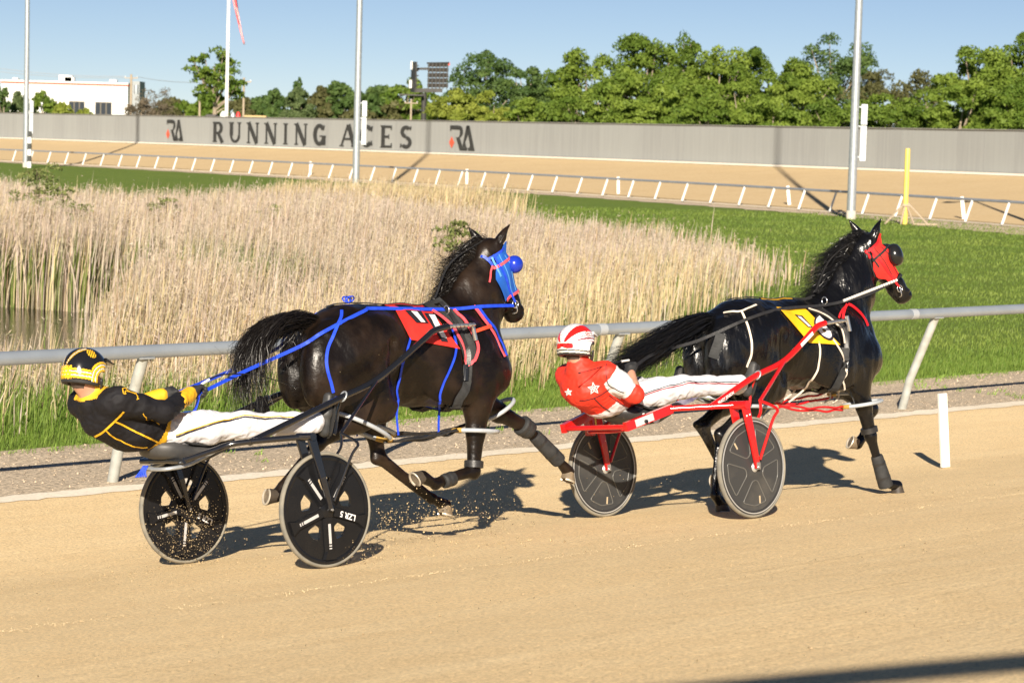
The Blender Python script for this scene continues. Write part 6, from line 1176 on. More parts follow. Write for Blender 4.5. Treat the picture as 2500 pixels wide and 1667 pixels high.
DR2, SKJ2, SKT2, TR2, JK2, HN2 = driver(FR2, 2, 'person in red and white jacket and striped helmet on the red sulky', Q2)
kx = lambda x, y: (320 + x / 3.794, 1000 + y / 3.794); mx = lambda x, y: (120 + x / 5.227, 820 + y / 5.227); ex_ = lambda x, y: (1340 + x / 4.356, 760 + y / 4.356)
M_PBLK = mat('black piping', (.015, .013, .02), rough=.6); M_PRED = mat('dark red piping', (.30, .02, .03), rough=.6)
pts = [kx(*q) for q in ((415, 250), (560, 200), (800, 125), (1000, 82), (1150, 78), (1350, 82), (1520, 86))]
strap_px(SKT1, pts, .009, .002, .003, True).build('side_piping', M_PBLK, TR1); strap_px(SKT1, [(x, y - 4.5) for x, y in pts], .006, .002, .003, True).build('side_piping', M_YELC, TR1)
pts = [ex_(*q) for q in ((915, 938), (1050, 880), (1200, 832), (1400, 785), (1500, 762), (1700, 766), (1900, 770), (2020, 772))]
strap_px(SKT2, pts, .007, .002, .003, True).build('side_piping', M_PRED, TR2); strap_px(SKT2, [(x, y - 4.2) for x, y in pts], .006, .002, .003, True).build('side_piping', M_PBLK, TR2)
for pl, w_ in (((950, 965), (860, 1060), (720, 1195), (560, 1310)), .012), (((845, 1090), (1050, 1195), (1250, 1290), (1420, 1370)), .010), (((730, 1205), (850, 1305), (1000, 1375), (1250, 1418)), .008), (((1200, 985), (1300, 1075), (1400, 1130)), .005):
    strap_px(SKJ1, [mx(*q) for q in pl], w_, .002, .003, False, 8).build('yellow_piping', M_YELC, JK1)
strap_px(SKJ1, [mx(*q) for q in ((935, 675), (945, 735), (975, 742), (968, 705), (1105, 745), (1125, 800), (1140, 802), (1130, 715), (1100, 712), (1110, 735), (985, 690), (980, 672), (935, 675))], .0055, .002, .003, False, 2).build('shoulder_letter', M_YELC, JK1)
def star(cx, cy, r, sk, m, jk):
    P = []
    for k in range(11):
        a = R_(-96 + 36 * k); q = r * (1 if k % 2 == 0 else .42); P.append((cx + q * math.cos(a), cy + q * math.sin(a) * .98))
    strap_px(sk, P, .006, .002, .003, False, 2).build('star_outline', m, jk); P = [(cx + (x - cx) * .35, cy + (y - cy) * .35) for x, y in P]; strap_px(sk, P, .005, .002, .003, False, 2).build('star_outline', M_WHJ, jk)
star(*ex_(478, 818), 15, SKJ2, M_WHJ, JK2); star(*ex_(212, 860), 9, SKJ2, M_WHJ, JK2)
for pl in (((325, 945), (480, 920), (640, 830)), ((480, 920), (560, 1000), (650, 1060)), ((640, 890), (720, 950), (800, 1005)), ((610, 560), (612, 680), (650, 790), (800, 860))):
    strap_px(SKJ2, [ex_(*q) for q in pl], .005, .002, .003, False, 8).build('dark_seam', M_PBLK, JK2)
# seat cloths seen under the legs

# ================================================================== TACK
zz = lambda x, y: (530 + x / 2.8, 540 + y / 2.8); qq = lambda x, y: (1260 + x / 2.8, 500 + y / 2.8); ww = lambda x, y: (1660 + x / 2.8, 500 + y / 2.8); vv_ = lambda x, y: (1720 + x / 3.015, 720 + y / 3.015); s7 = lambda x, y: (1860 + x / 7.838, 740 + y / 7.838); i5 = lambda x, y: (1860 + x / 5.88, 540 + y / 5.88)
M_BLUE = mat('blue webbing', (.012, .05, .55), (.015, .07, .70), scale=30, rough=.5); M_BLUEH = mat('blue hood cloth', (.01, .09, .42), (.012, .11, .50), scale=20, rough=.6); M_PINK = mat('pink red binding', (.80, .10, .12), (.70, .08, .10), scale=30, rough=.55); M_ORNG = mat('orange red strap', (.75, .08, .03), rough=.5)
M_CLR = mat('red saddle cloth', (.70, .035, .025), (.60, .028, .02), scale=8, rough=.55, bump=.002, bscale=30); M_CLY = mat('yellow saddle cloth', (.86, .47, .01), (.78, .42, .01), scale=8, rough=.55, bump=.002, bscale=30)
M_CREAM = mat('cream strap', (.74, .66, .56), (.62, .54, .45), scale=20, rough=.6); M_HOP = mat('grey plastic hopple', (.42, .45, .48), (.34, .37, .40), scale=12, rough=.38); M_TAN = mat('tan wrapped tape', (.45, .28, .06), rough=.6); M_REDT = mat('red strap', (.62, .012, .018), (.55, .01, .015), scale=20, rough=.45)
def patch_px(skin, quad, nu, nv, off, th=.0):
    a, b, c, d = (np.array(q, float) for q in quad); V = []
    for j in range(nv + 1):
        for i in range(nu + 1):
            u, v = i / nu, j / nv; p = (a * (1 - u) + b * u) * (1 - v) + (d * (1 - u) + c * u) * v; V.append(skin.px(p[0], p[1], off)[0])
    return np.array(V).reshape(nv + 1, nu + 1, 3)
def grid_faces(n, m): return [(j * m + i, j * m + i + 1, (j + 1) * m + i + 1, (j + 1) * m + i) for j in range(n - 1) for i in range(m - 1)]
def shell(G, th, nrm=None):
    """thick sheet from a grid of points"""
    n, m = G.shape[:2]; P = G.reshape(-1, 3); du = np.gradient(G, axis=1).reshape(-1, 3); dv = np.gradient(G, axis=0).reshape(-1, 3); N_ = np.cross(du, dv); N_ /= np.linalg.norm(N_, axis=1)[:, None] + 1e-9
    V = np.vstack([P, P + N_ * th]); k = len(P); F0 = grid_faces(n, m); Fc = F0 + [tuple(q + k for q in f[::-1]) for f in F0]; ring = list(range(m)) + [j * m + m - 1 for j in range(1, n)] + [(n - 1) * m + i for i in range(m - 2, -1, -1)] + [j * m for j in range(n - 2, 0, -1)]
    Fc += [(ring[i], ring[(i + 1) % len(ring)], ring[(i + 1) % len(ring)] + k, ring[i] + k) for i in range(len(ring))]; mb = MB(); return mb.add(V, Fc)
def cloth(HT_M, skin, quad, m, label, off=.012, spine_y=0.0):
    G = patch_px(skin, quad, 14, 10, off); k = A3(1, -1, 1); rows = [G[j] for j in range(G.shape[0])]; far = []
    for r in rows: far.append(np.array([skin.near(p * k, off)[0] for p in r]))
    mid = [np.array([skin.rad((p[0], 0, 1.15), (0, 0, 1), off)[0] for p in rows[0]])]
    allr = np.array(far[::-1] + mid + rows); T = thing('saddle_cloth', label, 'saddle cloth', HT_M, 'numbered saddle cloths'); shell(allr, .004).build('cloth', m, T, auto=60); return T, G
def draw_px(skin, polys, off, name, m, T):
    mb = MB()
    for q in polys:
        G = patch_px(skin, q, 4, 10, off); n_, m_ = G.shape[:2]; mb.add(G.reshape(-1, 3), grid_faces(n_, m_))
    return mb.build(name, m, T)
# ---- left horse: saddle cloth 1
SC1, G1 = cloth(FH1.M, SK1, [zz(1212, 607), zz(1465, 627), zz(1655, 876), zz(1318, 812)], M_CLR, 'red saddle cloth with white number 1 on the brown horse')
draw_px(SK1, [[zz(1278, 622), zz(1385, 626), zz(1436, 708), zz(1352, 702)], [zz(1405, 640), zz(1482, 645), zz(1570, 832), zz(1525, 828)]], .0185, 'number_outline', M_PBLK, SC1)
draw_px(SK1, [[zz(1318, 630), zz(1355, 631), zz(1412, 702), zz(1382, 700)], [zz(1436, 652), zz(1478, 654), zz(1558, 806), zz(1524, 802)]], .0205, 'number', M_WTXT, SC1)
HA1 = thing('harness', 'blue and pink harness straps with grey hopples on the brown horse', 'harness', FH1.M, 'racing harnesses')
def pad_from(skin, left, right, T, m, name, n=12, off=.014, w=6):
    L_ = smoothpath([skin.px(*p, off)[0] for p in left], 8); R2 = smoothpath([skin.px(*p, off)[0] for p in right], 8); f_ = lambda P: np.column_stack([np.interp(np.linspace(0, 1, n), np.linspace(0, 1, len(P)), P[:, k]) for k in range(3)]); L_, R2 = f_(L_), f_(R2)
    G = np.array([[skin.near(L_[j] * (1 - t) + R2[j] * t, off)[0] for t in np.linspace(0, 1, w)] for j in range(n)]); k = A3(1, -1, 1); Gf = np.array([[skin.near(p * k, off)[0] for p in r] for r in G])[::-1]; top = np.array([[skin.rad((p[0], 0, 1.15), (0, 0, 1), off)[0] for p in G[0]]]); return shell(np.concatenate([Gf, top, G]), .012).build(name, m, T, auto=60)
pad_from(SK1, [zz(1470, 612), zz(1560, 690), zz(1640, 800), zz(1680, 940), zz(1706, 982)], [zz(1600, 606), zz(1690, 715), zz(1758, 850), zz(1755, 940), zz(1716, 984)], HA1, M_NEO, 'saddle_pad')
strap_px(SK1, [zz(*p) for p in ((1462, 625), (1555, 690), (1638, 800), (1678, 930), (1710, 988), (1752, 940), (1768, 850), (1700, 712), (1612, 618))], .020, .008, .020, True).build('pad_binding', M_PINK, HA1)
strap_px(SK1, [zz(*p) for p in ((1520, 575), (1590, 660), (1660, 790), (1715, 900), (1725, 985))], .030, .006, .026, True).build('saddle_strap', M_LEATH, HA1)
g_ = strap_px(SK1, [zz(*p) for p in ((1718, 985), (1715, 1070), (1690, 1150), (1640, 1240), (1570, 1320))], [.03] * 4 + [.075] * 21, .010, .008, True) if False else strap_px(SK1, [zz(*p) for p in ((1718, 985), (1715, 1070), (1690, 1150), (1640, 1240), (1565, 1325))], .062, .012, .006, True); g_.build('girth', M_NEO, HA1)
c = MB(); hp, hn = SK1.px(*zz(1715, 1030), .02); c.tube([hp + A3(0, 0, .05), hp, hp - A3(.01, 0, .06)], .014, 8, flat=1.8); c.build('buckle', M_GLOSSB, HA1, auto=50)
strap_px(SK1, [zz(*p) for p in ((1750, 582), (1830, 690), (1910, 820), (1962, 930))], .022, .006, .008, True).build('breast_strap', M_PINK, HA1); strap_px(SK1, [zz(*p) for p in ((1775, 585), (1850, 690), (1925, 815), (1972, 925))], .020, .006, .012, True).build('neck_strap', M_BLUE, HA1); strap_px(SK1, [zz(*p) for p in ((1762, 755), (1810, 740), (1862, 722))], .024, .006, .012, True).build('trace', M_ORNG, HA1)
strap_px(SK1, [zz(*p) for p in ((852, 615), (848, 660), (825, 712), (790, 790), (755, 870), (745, 950), (755, 1030), (775, 1100), (792, 1170))], .020, .005, .006, True).build('hip_strap', M_BLUE, HA1)
for pl, fr_ in (((1262, 607), (1300, 670), (1322, 750), (1300, 860), (1262, 985), (1240, 1090), (1232, 1220)), (1227, 1330, 1238, 1462)), (((1605, 745), (1630, 840), (1622, 920), (1580, 1030), (1540, 1120), (1522, 1220), (1515, 1300)), (1514, 1370, 1514, 1442)):
    m_ = strap_px(SK1, [zz(*p) for p in pl], .015, .004, .007, True); e_ = SK1.px(*zz(*pl[-1]), .007)[0]
    for sgn in (1, -1):
        P = [e_] + [FH1.L(*zz(fr_[i], fr_[i + 1]), e_[1] * .95) for i in (0, 2)]; P = [p * A3(1, sgn, 1) for p in P]; ribbon(smoothpath(P, 4), np.tile((0, -1.0, 0), (9, 1)), .014, .004, m_)
    m_.build('hopple_hanger', M_BLUE, HA1)
def spine(skin, x0, x1, w, off, n=14): 
    P, N_ = zip(*[skin.rad((x, 0, 1.1), (0, 0, 1), off) for x in np.linspace(x0, x1, n)]); return ribbon(np.array(P), np.array(N_), w, .006)
spine(SK1, .72, 1.60, .035, .006).build('back_strap', M_LEATH, HA1); c = MB(); pb = SK1.rad((.88, 0, 1.1), (0, 0, 1), .01)[0]
for k in range(4): c.tube([pb + A3(.03 * math.cos(t) + .01 * k, .02 * math.sin(t + k), .022 + .02 * math.sin(t)) for t in np.linspace(0, 2 * math.pi, 12)], .005, 5, cap=False)
c.build('strap_knot', M_BLUE, HA1, smooth=True)
def hopple(T, c_, u, ru, rv, name='hopple_loop', tape=None):
    u = A3(*u); u /= np.linalg.norm(u); v = A3(0, 1, 0); c_ = A3(*c_); P = [c_ + u * ru * math.cos(t) + v * rv * math.sin(t) for t in np.linspace(0, 2 * math.pi, 33)]; mb = MB(); mb.tube(P, .0145, 10, cap=False); o_ = mb.build(name, M_HOP, T, smooth=True); 
    if tape is not None:
        mb = MB(); mb.tube(P[:4] if tape > 0 else P[14:19], .017, 10); mb.build('tape_wrap', M_TAN, o_, auto=50)
        mb = MB(); mb.tube(P[-4:], .017, 10) if tape > 0 else None
        if tape > 0: mb.build('tape_wrap', M_TAN, o_, auto=50)
def connector(T, a, b, m, n=3):
    for k in range(n):
        a2, b2 = A3(*a) + rng.normal(0, .012, 3), A3(*b) + rng.normal(0, .012, 3); P = [a2 + (b2 - a2) * t + A3(0, 0, -.02 * math.sin(t * math.pi)) + rng.normal(0, .006, 3) for t in np.linspace(0, 1, 9)]; mb = MB(); mb.tube(smoothpath(P, 3), .009, 6, flat=1.5); mb.build('hopple_strap', m, T, smooth=True)
hopple(HA1, (.81, -.155, .815), (.42, 0, -.20), .245, .135, tape=1); hopple(HA1, (1.775, -.15, .725), (.30, 0, -.03), .165, .12, tape=-1); hopple(HA1, (1.10, .14, .80), (.3, 0, -.1), .20, .125, tape=1); hopple(HA1, (2.20, .15, .845), (.25, 0, .12), .165, .115, tape=-1)
connector(HA1, (1.03, -.155, .715), (1.61, -.15, .74), M_LEATH); connector(HA1, (1.29, .14, .735), (2.05, .15, .78), M_LEATH, 2)
def head_patch(K, skin, t0, t1, b0, b1, s, off, nt=10, nb=8, edge=None):
    G = []
    for t in np.linspace(t0, t1, nt):
        row = []
        for u in np.linspace(0, 1, nb):
            lo_, hi_ = (b0(t), b1(t)) if callable(b0) else (b0, b1); row.append(skin.near(K['H'](t, lo_ + (hi_ - lo_) * u, s * .13), off)[0])
        G.append(row)
    return np.array(G)
HO1 = thing('head_hood', 'blue racing hood with eye cups and bridle on the brown horse', 'hood', FH1.M, 'racing hoods')
def hood(T, K, skin, m, mcup, rc, cupoff, cupax, t1, mstrap, mstrap2, mseam, prof=None):
    for s in (-1, 1):
        shell(head_patch(K, skin, .03, t1, lambda t: -.10 + .0 * t, lambda t: .045 + .10 * min(t / .3, 1) - .05 * max(0, t - .35), s, .007), -.004 * s).build('cheek_panel', m, T, auto=60)
        cc = K['H'](*cupoff) * 1.0; cc = K['H'](cupoff[0], cupoff[1], s * cupoff[2]); axv = (K['H'](cupoff[0] + cupax[0], cupoff[1] + cupax[1], s * (cupoff[2] + cupax[2])) - cc); axv /= np.linalg.norm(axv); mb = MB(); mb.lathe(cc, axv, prof or [(rc * math.cos(t), rc * .95 * math.sin(t)) for t in np.linspace(-.35, 1.5, 9)], 22); mb.build('eye_cup', mcup, T, smooth=True)
        P, N_ = [], []
        for t in np.linspace(.0, .78, 12): p, n_ = skin.near(K['H'](t, .075 - .04 * t, s * .13), .012); P.append(p); N_.append(n_)
        ribbon(np.array(P), np.array(N_), .016, .004).build('cheek_strap', mstrap, T)
        for bo, t0_, t1_, ww_ in ((.035, .04, t1, .005), (-.03, .10, t1 - .02, .005), (.10, .02, .32, .014)):
            P, N_ = [], []
            for t in np.linspace(t0_, t1_, 10): p, n_ = skin.near(K['H'](t, bo, s * .13), .013); P.append(p); N_.append(n_)
            ribbon(np.array(P), np.array(N_), ww_, .003).build('hood_seam', mseam, T)
        P, N_ = [], []
        for u in np.linspace(0, 1, 10): p, n_ = skin.near(K['H'](.02 + .10 * u, .10 + .02 * u, s * .13 * u), .012); P.append(p); N_.append(n_)
        ribbon(np.array(P), np.array(N_), .018, .004).build('crown_strap', mstrap, T)
        P, N_ = [], []
        for u in np.linspace(0, 1, 10): p, n_ = skin.near(K['H'](.12 + .22 * u, .12 + .09 * u, s * .13 * (1 - .7 * u)), .012); P.append(p); N_.append(n_)
        ribbon(np.array(P), np.array(N_), .012, .004).build('throat_strap', mstrap2, T)
        ring = MB(); rc_ = skin.near(K['H'](.80, .045, s * .1), .012)[0]; ring.tube([rc_ + A3(.026 * math.cos(t), 0, .026 * math.sin(t)) for t in np.linspace(0, 2 * math.pi, 18)], .0045, 6, cap=False); ring.build('bit_ring', M_CHROME, T, smooth=True); br = MB(); br.tube(smoothpath([rc_ + A3(0, 0, .02), rc_ + A3(.01, s * .004, -.05), skin.near(K['H'](.90, .075, s * .05), .012)[0]], 4), .0045, 6); br.build('curb_chain', M_CHROME, T, smooth=True)
    for t, b0_, b1_, mm in ((.03, -.13, .10, mstrap), (.66, -.10, .10, mstrap2), (.18, -.10, .0, mstrap2)):
        P, N_ = [], []
        for a in np.radians(np.linspace(-125, 125, 21)):
            p, n_ = skin.near(K['H'](t, .035 - .15 * math.cos(a), .12 * math.sin(a)), .012); P.append(p); N_.append(n_)
        ribbon(np.array(P), np.array(N_), .018, .004).build('head_strap', mm, T)
hood(HO1, K1, SK1, M_BLUEH, mat('blue gloss cup', (.01, .035, .40), rough=.25, spec=.5), .062, (.30, -.07, .09), (.0, -.04, .10), .66, M_BLUE, M_PINK, mat('pale blue edge', (.10, .30, .62), rough=.5))
# braided poll loops
c = MB()
for k in range(6):
    pc = K1['H'](-.05 + .03 * k, .06 + .02 * k, .03); c.tube([pc + A3(.03 * math.cos(t), .03 * math.sin(t + k), .03 * math.sin(t)) for t in np.linspace(0, 2 * math.pi, 12)], .006, 5, cap=False)
c.build('poll_braid', M_BLUE, HO1, smooth=True)
def legboot(T, a, b, ra, rb, name, m=M_NEO, n=14):
    a, b = A3(*a), A3(*b); mb = MB(); mb.tube([a, a + (b - a) * .05, a + (b - a) * .5, a + (b - a) * .95, b], [ra * .93, ra, (ra + rb) / 2 * 1.02, rb, rb * .93], n); o_ = mb.build(name, m, T, auto=50); st = MB()
    for t in (.25, .7):
        q = a + (b - a) * t; d = (b - a) / np.linalg.norm(b - a) * .010; st.tube([q - d, q + d], (ra + (rb - ra) * t) * 1.04, n)
    st.build('boot_fastener', M_LEATH, o_, auto=50)
lf = K1['LF']; legboot(HT1, lf[1] + (lf[0] - lf[1]) * .14, lf[1] + (lf[2] - lf[1]) * .10, .073, .064, 'knee_boot'); legboot(HT1, lf[1] + (lf[2] - lf[1]) * .22, lf[2] + (lf[2] - lf[1]) * .04, .050, .055, 'shin_boot')
rf = K1['RF']; legboot(HT1, rf[1] + (rf[0] - rf[1]) * .05, rf[1] + (rf[0] - rf[1]) * .16, .064, .064, 'knee_band', M_LEATH); legboot(HT1, rf[1] + (rf[2] - rf[1]) * .52, rf[1] + (rf[2] - rf[1]) * .80, .048, .048, 'shin_boot')
# ---- right horse
SC2, G2 = cloth(FH2.M, SK2, [s7(375, 165), s7(860, 165), s7(1480, 800), s7(890, 758)], M_CLY, 'yellow saddle cloth with white number 6 on the black horse')
def text_px(skin, body, quad, off, name, m, T, bold):
    V, Fc = text_mesh(body, 1.0, bold); lo_, hi_ = V.min(0), V.max(0); a, b, c_, d = (np.array(q, float) for q in quad); P = []
    for q in V:
        u = (q[0] - lo_[0]) / (hi_[0] - lo_[0]); v = 1 - (q[1] - lo_[1]) / (hi_[1] - lo_[1]); p = (a * (1 - u) + b * u) * (1 - v) + (d * (1 - u) + c_ * u) * v; P.append(skin.px(p[0], p[1], off)[0])
    mb = MB(); mb.add(P, Fc); return mb.build(name, m, T)
def grow(q, g): c_ = np.mean(q, 0); return [tuple(c_ + (np.array(p) - c_) * g) for p in q]
q6 = [s7(905, 235), s7(1165, 290), s7(1350, 715), s7(1075, 625)]; text_px(SK2, '6', grow(q6, 1.22), .0185, 'number_outline', M_PBLK, SC2, .07); text_px(SK2, '6', q6, .0210, 'number', M_WTXT, SC2, .05)
draw_px(SK2, [[s7(595, 240), s7(745, 262), s7(955, 490), s7(850, 470)]], .0185, 'number_outline', M_PBLK, SC2); draw_px(SK2, [[s7(650, 275), s7(715, 285), s7(912, 465), s7(862, 460)]], .0205, 'number', M_WTXT, SC2)
HA2 = thing('harness', 'black and cream harness straps with grey hopples on the black horse', 'harness', FH2.M, 'racing harnesses')
pad_from(SK2, [s7(880, 150), s7(1180, 270), s7(1480, 500), s7(1550, 780), s7(1560, 950)], [s7(1180, 130), s7(1420, 300), s7(1640, 520), s7(1660, 780), s7(1650, 950)], HA2, M_LEATH, 'saddle_pad')
strap_px(SK2, [s7(*p) for p in ((860, 140), (1150, 250), (1380, 420), (1480, 510), (1545, 770))], .012, .006, .022, True).build('pad_binding', M_CREAM, HA2)
strap_px(SK2, [vv_(*p) for p in ((1040, 390), (1030, 480), (1000, 600), (950, 690), (850, 772))], .060, .012, .006, True).build('girth', M_NEO, HA2)
strap_px(SK2, [s7(*p) for p in ((1640, 30), (1720, 70), (1850, 180), (1950, 310), (2010, 440))], .022, .007, .008, True).build('breast_strap', M_REDT, HA2); strap_px(SK2, [s7(*p) for p in ((1610, 40), (1580, 120), (1545, 220), (1535, 310))], .020, .007, .012, True).build('trace', M_REDT, HA2); strap_px(SK2, [s7(*p) for p in ((1600, 60), (1500, 200), (1460, 300))], .014, .007, .012, True).build('trace', M_REDT, HA2)
strap_px(SK2, [qq(*p) for p in ((1538, 732), (1570, 800), (1595, 880), (1608, 960), (1600, 1040), (1572, 1110))], .016, .005, .006, True).build('hip_strap', M_CREAM, HA2); strap_px(SK2, [qq(*p) for p in ((1420, 745), (1480, 735), (1540, 732), (1640, 690))], .014, .005, .008, True).build('croup_strap', M_CREAM, HA2)
for pl, fr_ in (((818, 300), (838, 360), (845, 440), (830, 540), (790, 620), (730, 690)), (680, 740, 618, 788)), (((920, 305), (970, 370), (1005, 430), (1030, 520), (1040, 580), (1015, 640), (985, 710)), (982, 760, 940, 790)):
    m_ = strap_px(SK2, [vv_(*p) for p in pl], .014, .005, .007, True); e_ = SK2.px(*vv_(*pl[-1]), .007)[0]
    for sgn in (1, -1):
        P = [e_] + [FH2.L(*vv_(fr_[i], fr_[i + 1]), e_[1] * .95) for i in (0, 2)]; P = [p * A3(1, sgn, 1) for p in P]; ribbon(smoothpath(P, 4), np.tile((0, -1.0, 0), (9, 1)), .013, .005, m_)
    m_.build('hopple_hanger', M_CREAM, HA2)
spine(SK2, .74, 1.60, .032, .006).build('back_strap', M_LEATH, HA2)
strap_px(SK2, [qq(*p) for p in ((1400, 885), (1385, 940), (1365, 1000), (1350, 1048))], .072, .008, .010).build('tail_flap', M_NEO, HA2)
hopple(HA2, (.74, -.15, .745), (.40, 0, -.03), .26, .13, tape=1); hopple(HA2, (1.88, -.15, .70), (.36, 0, .03), .18, .12, tape=-1); hopple(HA2, (.76, .145, .78), (.38, 0, -.1), .24, .125, tape=1); hopple(HA2, (2.03, .15, .78), (.3, 0, .0), .17, .115, tape=-1)
connector(HA2, (1.0, -.15, .735), (1.70, -.15, .69), M_REDT, 2); connector(HA2, (1.0, .145, .75), (1.86, .15, .77), M_REDT, 2)
HO2 = thing('head_hood', 'red racing hood with black eye cups and bridle on the black horse', 'hood', FH2.M, 'racing hoods')
hood(HO2, K2, SK2, mat('red hood cloth', (.72, .022, .016), (.64, .018, .014), scale=14, rough=.6), mat('black gloss cup', (.012, .012, .013), rough=.22), .082, (.36, -.085, .07), (.05, -.09, .06), .64, M_REDT, M_LEATH, M_LEATH, [(.075, -.045), (.088, -.01), (.086, .02), (.070, .042), (.045, .055), (.02, .06), (.002, .061)])
lf = K2['RF']; legboot(HT2, lf[1] + (lf[2] - lf[1]) * .42, lf[2] + (lf[2] - lf[1]) * .08, .047, .058, 'shin_boot'); legboot(HT2, lf[1] + (lf[0] - lf[1]) * .06, lf[1] + (lf[0] - lf[1]) * .16, .063, .064, 'knee_band', M_LEATH)
for T, sk, px_, fr in ((HA1, SK1, zz(1735, 770), FH1), (HA2, SK2, s7(1600, 430), FH2)):
    hp, hn = sk.px(*px_, .045); k = A3(1, -1, 1)
    for sgn in (1, -1):
        q = hp * A3(1, sgn, 1); c = MB(); c.tube([q + A3(-.012, 0, .06), q + A3(0, 0, 0), q + A3(.012, 0, -.055)], .016, 10); c.build('shaft_holder', M_CHROME, T, auto=50)
# overcheck and terrets
for T, K, sk, mm, x0 in ((HA1, K1, SK1, M_LEATH, 1.62), (HA2, K2, SK2, M_LEATH, 1.62)):
    p0 = sk.rad((x0, 0, 1.15), (0, 0, 1), .02)[0]; pc = K['H'](-.06, .06, 0) + A3(0, 0, .06); P = smoothpath([p0, p0 + (pc - p0) * .45 + A3(-.05, 0, .06), pc], 8); ribbon(P, np.tile((-.7, 0, .7), (len(P), 1)), .016, .004).build('overcheck', mm, T)
    for s in (-1, 1):
        q = sk.rad((x0 - .02, 0, 1.15), (0, s * .30, 1), .03)[0]; c = MB(); c.tube([q + A3(0, .028 * math.cos(t), .028 * math.sin(t)) for t in np.linspace(0, 2 * math.pi, 18)], .005, 6, cap=False); c.build('terret', M_CHROME, T, smooth=True)
# reins held by the drivers
def w2(fr_a, p, fr_b): return fr_b.loc(fr_a.wld(p))
def reins(label, FRm, hands, FHh, pts, ys, m, w_, skin, twist=None):
    T = thing('reins', label, 'reins', FHh.M, 'driving reins')
    for s in (-1, 1):
        h_ = w2(FRm, hands[0 if s < 0 else 1], FHh); P = [h_]
        for k_, ((x, y), yo) in enumerate(zip(pts, ys)):
            p = FHh.L(x, y, yo)
            if k_ < len(pts) - 1:
                o_ = FHh.loc(CAM); d_ = FHh.R @ vray(x, y); hh_, nn_, ii_, dd_ = skin.b.ray_cast(Vector(o_), Vector(d_))
                if hh_ is not None and dd_ < np.linalg.norm(p - o_) + .03: p = np.array(hh_) - d_ / np.linalg.norm(d_) * .02
            P.append(p * A3(1, -s, 1))
        P = smoothpath(P, 6); N_ = np.tile((0, -1.0 * -s, .25), (len(P), 1)); ribbon(P, N_, w_, .004).build('rein', m, T)
        tl = smoothpath([h_, h_ + A3(-.03, -s * .02, -.10), h_ + A3(-.10, -s * .02, -.16), h_ + A3(-.02, 0, -.20), h_ + A3(.05, 0, -.13)], 5); ribbon(tl, np.tile((0, -1.0, .2), (len(tl), 1)), w_ * .8, .003).build('rein_tail', m, T)
        if twist is not None:
            a, b = FHh.L(*twist[0], twist[2]) * A3(1, -s, 1), FHh.L(*twist[1], twist[3]) * A3(1, -s, 1)
            for k in range(22):
                q0, q1 = a + (b - a) * k / 22, a + (b - a) * (k + .5) / 22; c = MB(); c.tube([q0, q1], .011, 8); c.build('rein_bead', M_WHITE if k % 1 == 0 else M_LEATH, T, auto=50)
    return T
reins('blue reins running from the yellow cuffed driver over the brown horse', FR1, HN1, FH1, [(600, 905), (733, 845), (790, 810), (887, 760), (915, 753), (1091, 755), (1180, 748), (1254, 746)], [-.10, -.12, -.16, -.15, -.14, -.12, -.13, -.105], M_BLUE, .022, SK1)
reins('black reins running from the red jacket driver over the black horse', FR2, HN2, FH2, [(1600, 862), (1703, 832), (1817, 782), (1903, 755), (2006, 746), (2071, 733), (2130, 714), (2190, 682)], [-.10, -.13, -.17, -.15, -.13, -.13, -.15, -.15], M_LEATH, .022, SK2, (ww(1120, 655), ww(1490, 512), -.145, -.155))
# whips
def whip(label, fr, pts, yo):
    P = smoothpath([fr.L(x, y, q) for (x, y), q in zip(pts, yo)], 8); c = MB(); c.tube(P, np.linspace(.006, .0022, len(P)), 6); T = thing('whip', label, 'whip', fr.M, 'driving whips'); c.build('shaft', M_GLOSSB, T, smooth=True); c = MB(); c.tube([P[0], P[4]], .008, 8); c.build('handle', M_WHITE, T, auto=50); c = MB(); e_ = P[-1]; d_ = (P[-1] - P[-2]) / np.linalg.norm(P[-1] - P[-2]); c.tube([e_, e_ + d_ * .03], [.004, .006], 6); c.build('snapper', M_LEATH, T)
whip('thin black whip held forward in the black gloves of the left driver', FR1, [(492, 938), (530, 917), (574, 913), (618, 914), (654, 922), (711, 942)], [-.10, -.10, -.10, -.10, -.10, -.10])
whip('thin black whip pointing back over the shoulder of the red jacket driver', FR2, [ex_(850, 520), ex_(700, 545), ex_(600, 575), ex_(480, 615), ex_(345, 650)], [-.12, -.16, -.20, -.24, -.26])
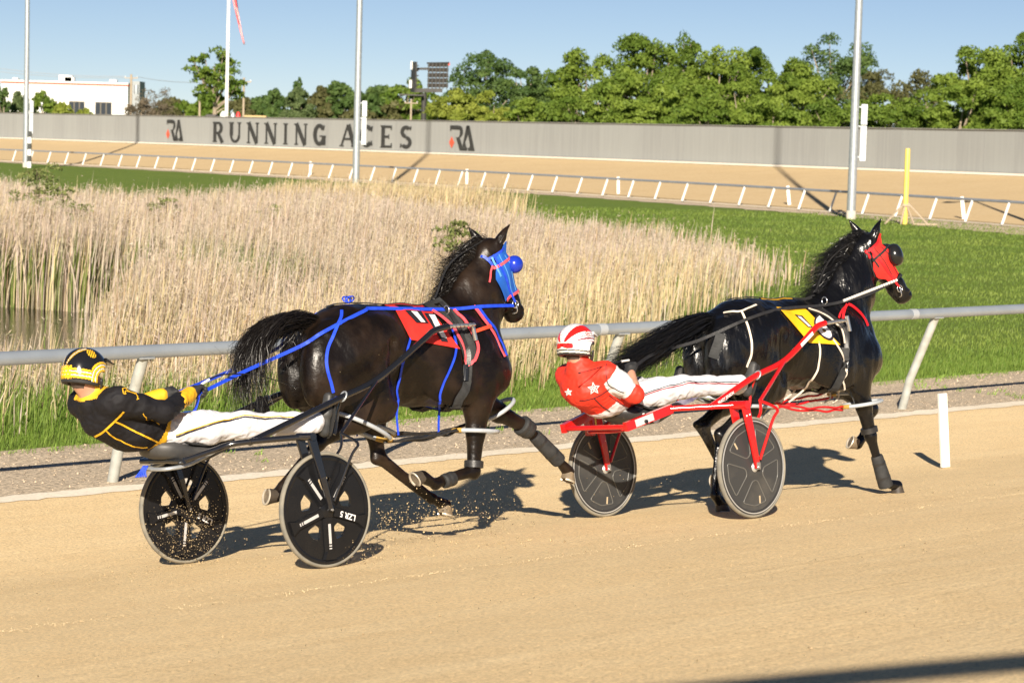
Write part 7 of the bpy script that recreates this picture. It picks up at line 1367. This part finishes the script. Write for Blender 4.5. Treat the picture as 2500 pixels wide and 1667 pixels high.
# ---- flying dirt and disturbed track
def S_(fr, p): return fr.wld(p)
P, Sz = [], []
def cloud(fr, c_, sd_, n, s0, s1, power=3):
    for _ in range(n): P.append(fr.wld(A3(*c_) + rng.normal(0, 1, 3) * A3(*sd_))); Sz.append(s0 + (s1 - s0) * rng.uniform() ** power)
cloud(FR1, (-.12, .52, .28), (.14, .10, .14), 900, .0016, .0055); cloud(FR1, (-.2, .45, .12), (.2, .15, .08), 420, .0016, .006); cloud(FH1, (1.25, .05, .16), (.35, .12, .10), 1000, .0018, .008); cloud(FH1, (1.75, .0, .12), (.3, .12, .1), 600, .0018, .008); cloud(FH1, (2.2, .1, .35), (.25, .12, .16), 130, .0018, .006); cloud(FR1, (.35, -.72, .06), (.14, .05, .06), 260, .0018, .006); cloud(FR2, (.2, .0, .2), (.4, .3, .15), 120, .0018, .005); cloud(FR2, (-.4, .3, .6), (.5, .4, .3), 90, .0015, .004); cloud(FH1, (1.2, -.1, .9), (.7, .25, .3), 70, .0015, .004)
grit('flying_dirt', np.array(P), np.array(Sz), (.56, .43, .25), 'tan clods of dirt thrown up around the wheels and hooves', 'dirt', .28, 1.25)
P, Sz = [], []
cloud(FR1, (-.9, .1, .0), (.9, .35, .001), 500, .003, .011, 4); cloud(FH1, (1.2, -.25, .0), (.8, .35, .001), 420, .003, .012, 4); cloud(FH2, (1.0, -.2, 0), (1.2, .4, .001), 260, .002, .008, 4)
P = np.array(P); bb_ = b_of(P[:, 0], P[:, 1]); P[:, 2] = zb(bb_) + .002; grit('loose_clods', P, np.array(Sz), (.46, .34, .19), 'loose clods lying on the track behind the hooves', 'dirt', .5, 1.3)
# unseen mast added behind the camera, its arm shaped to shade the near right corner
T = thing('added_shadow_mast', 'unseen steel mast added behind the camera to shade the near right corner', 'mast', TM(7.5, .57, 1.0)); c = MB(); c.tube([(0, 0, 0), (0, 0, 4.6)], .09, 12); c.build('post', M_GALV, T, auto=40); c = MB(); c.beam((.2, 0, 4.55), (-8.6, -2.85, 4.48), .14, .12); c.build('arm', M_GALV, T); c = MB(); c.box((0, 0, .06), (.4, .4, .12)); c.build('base_plate', M_GALV, T)
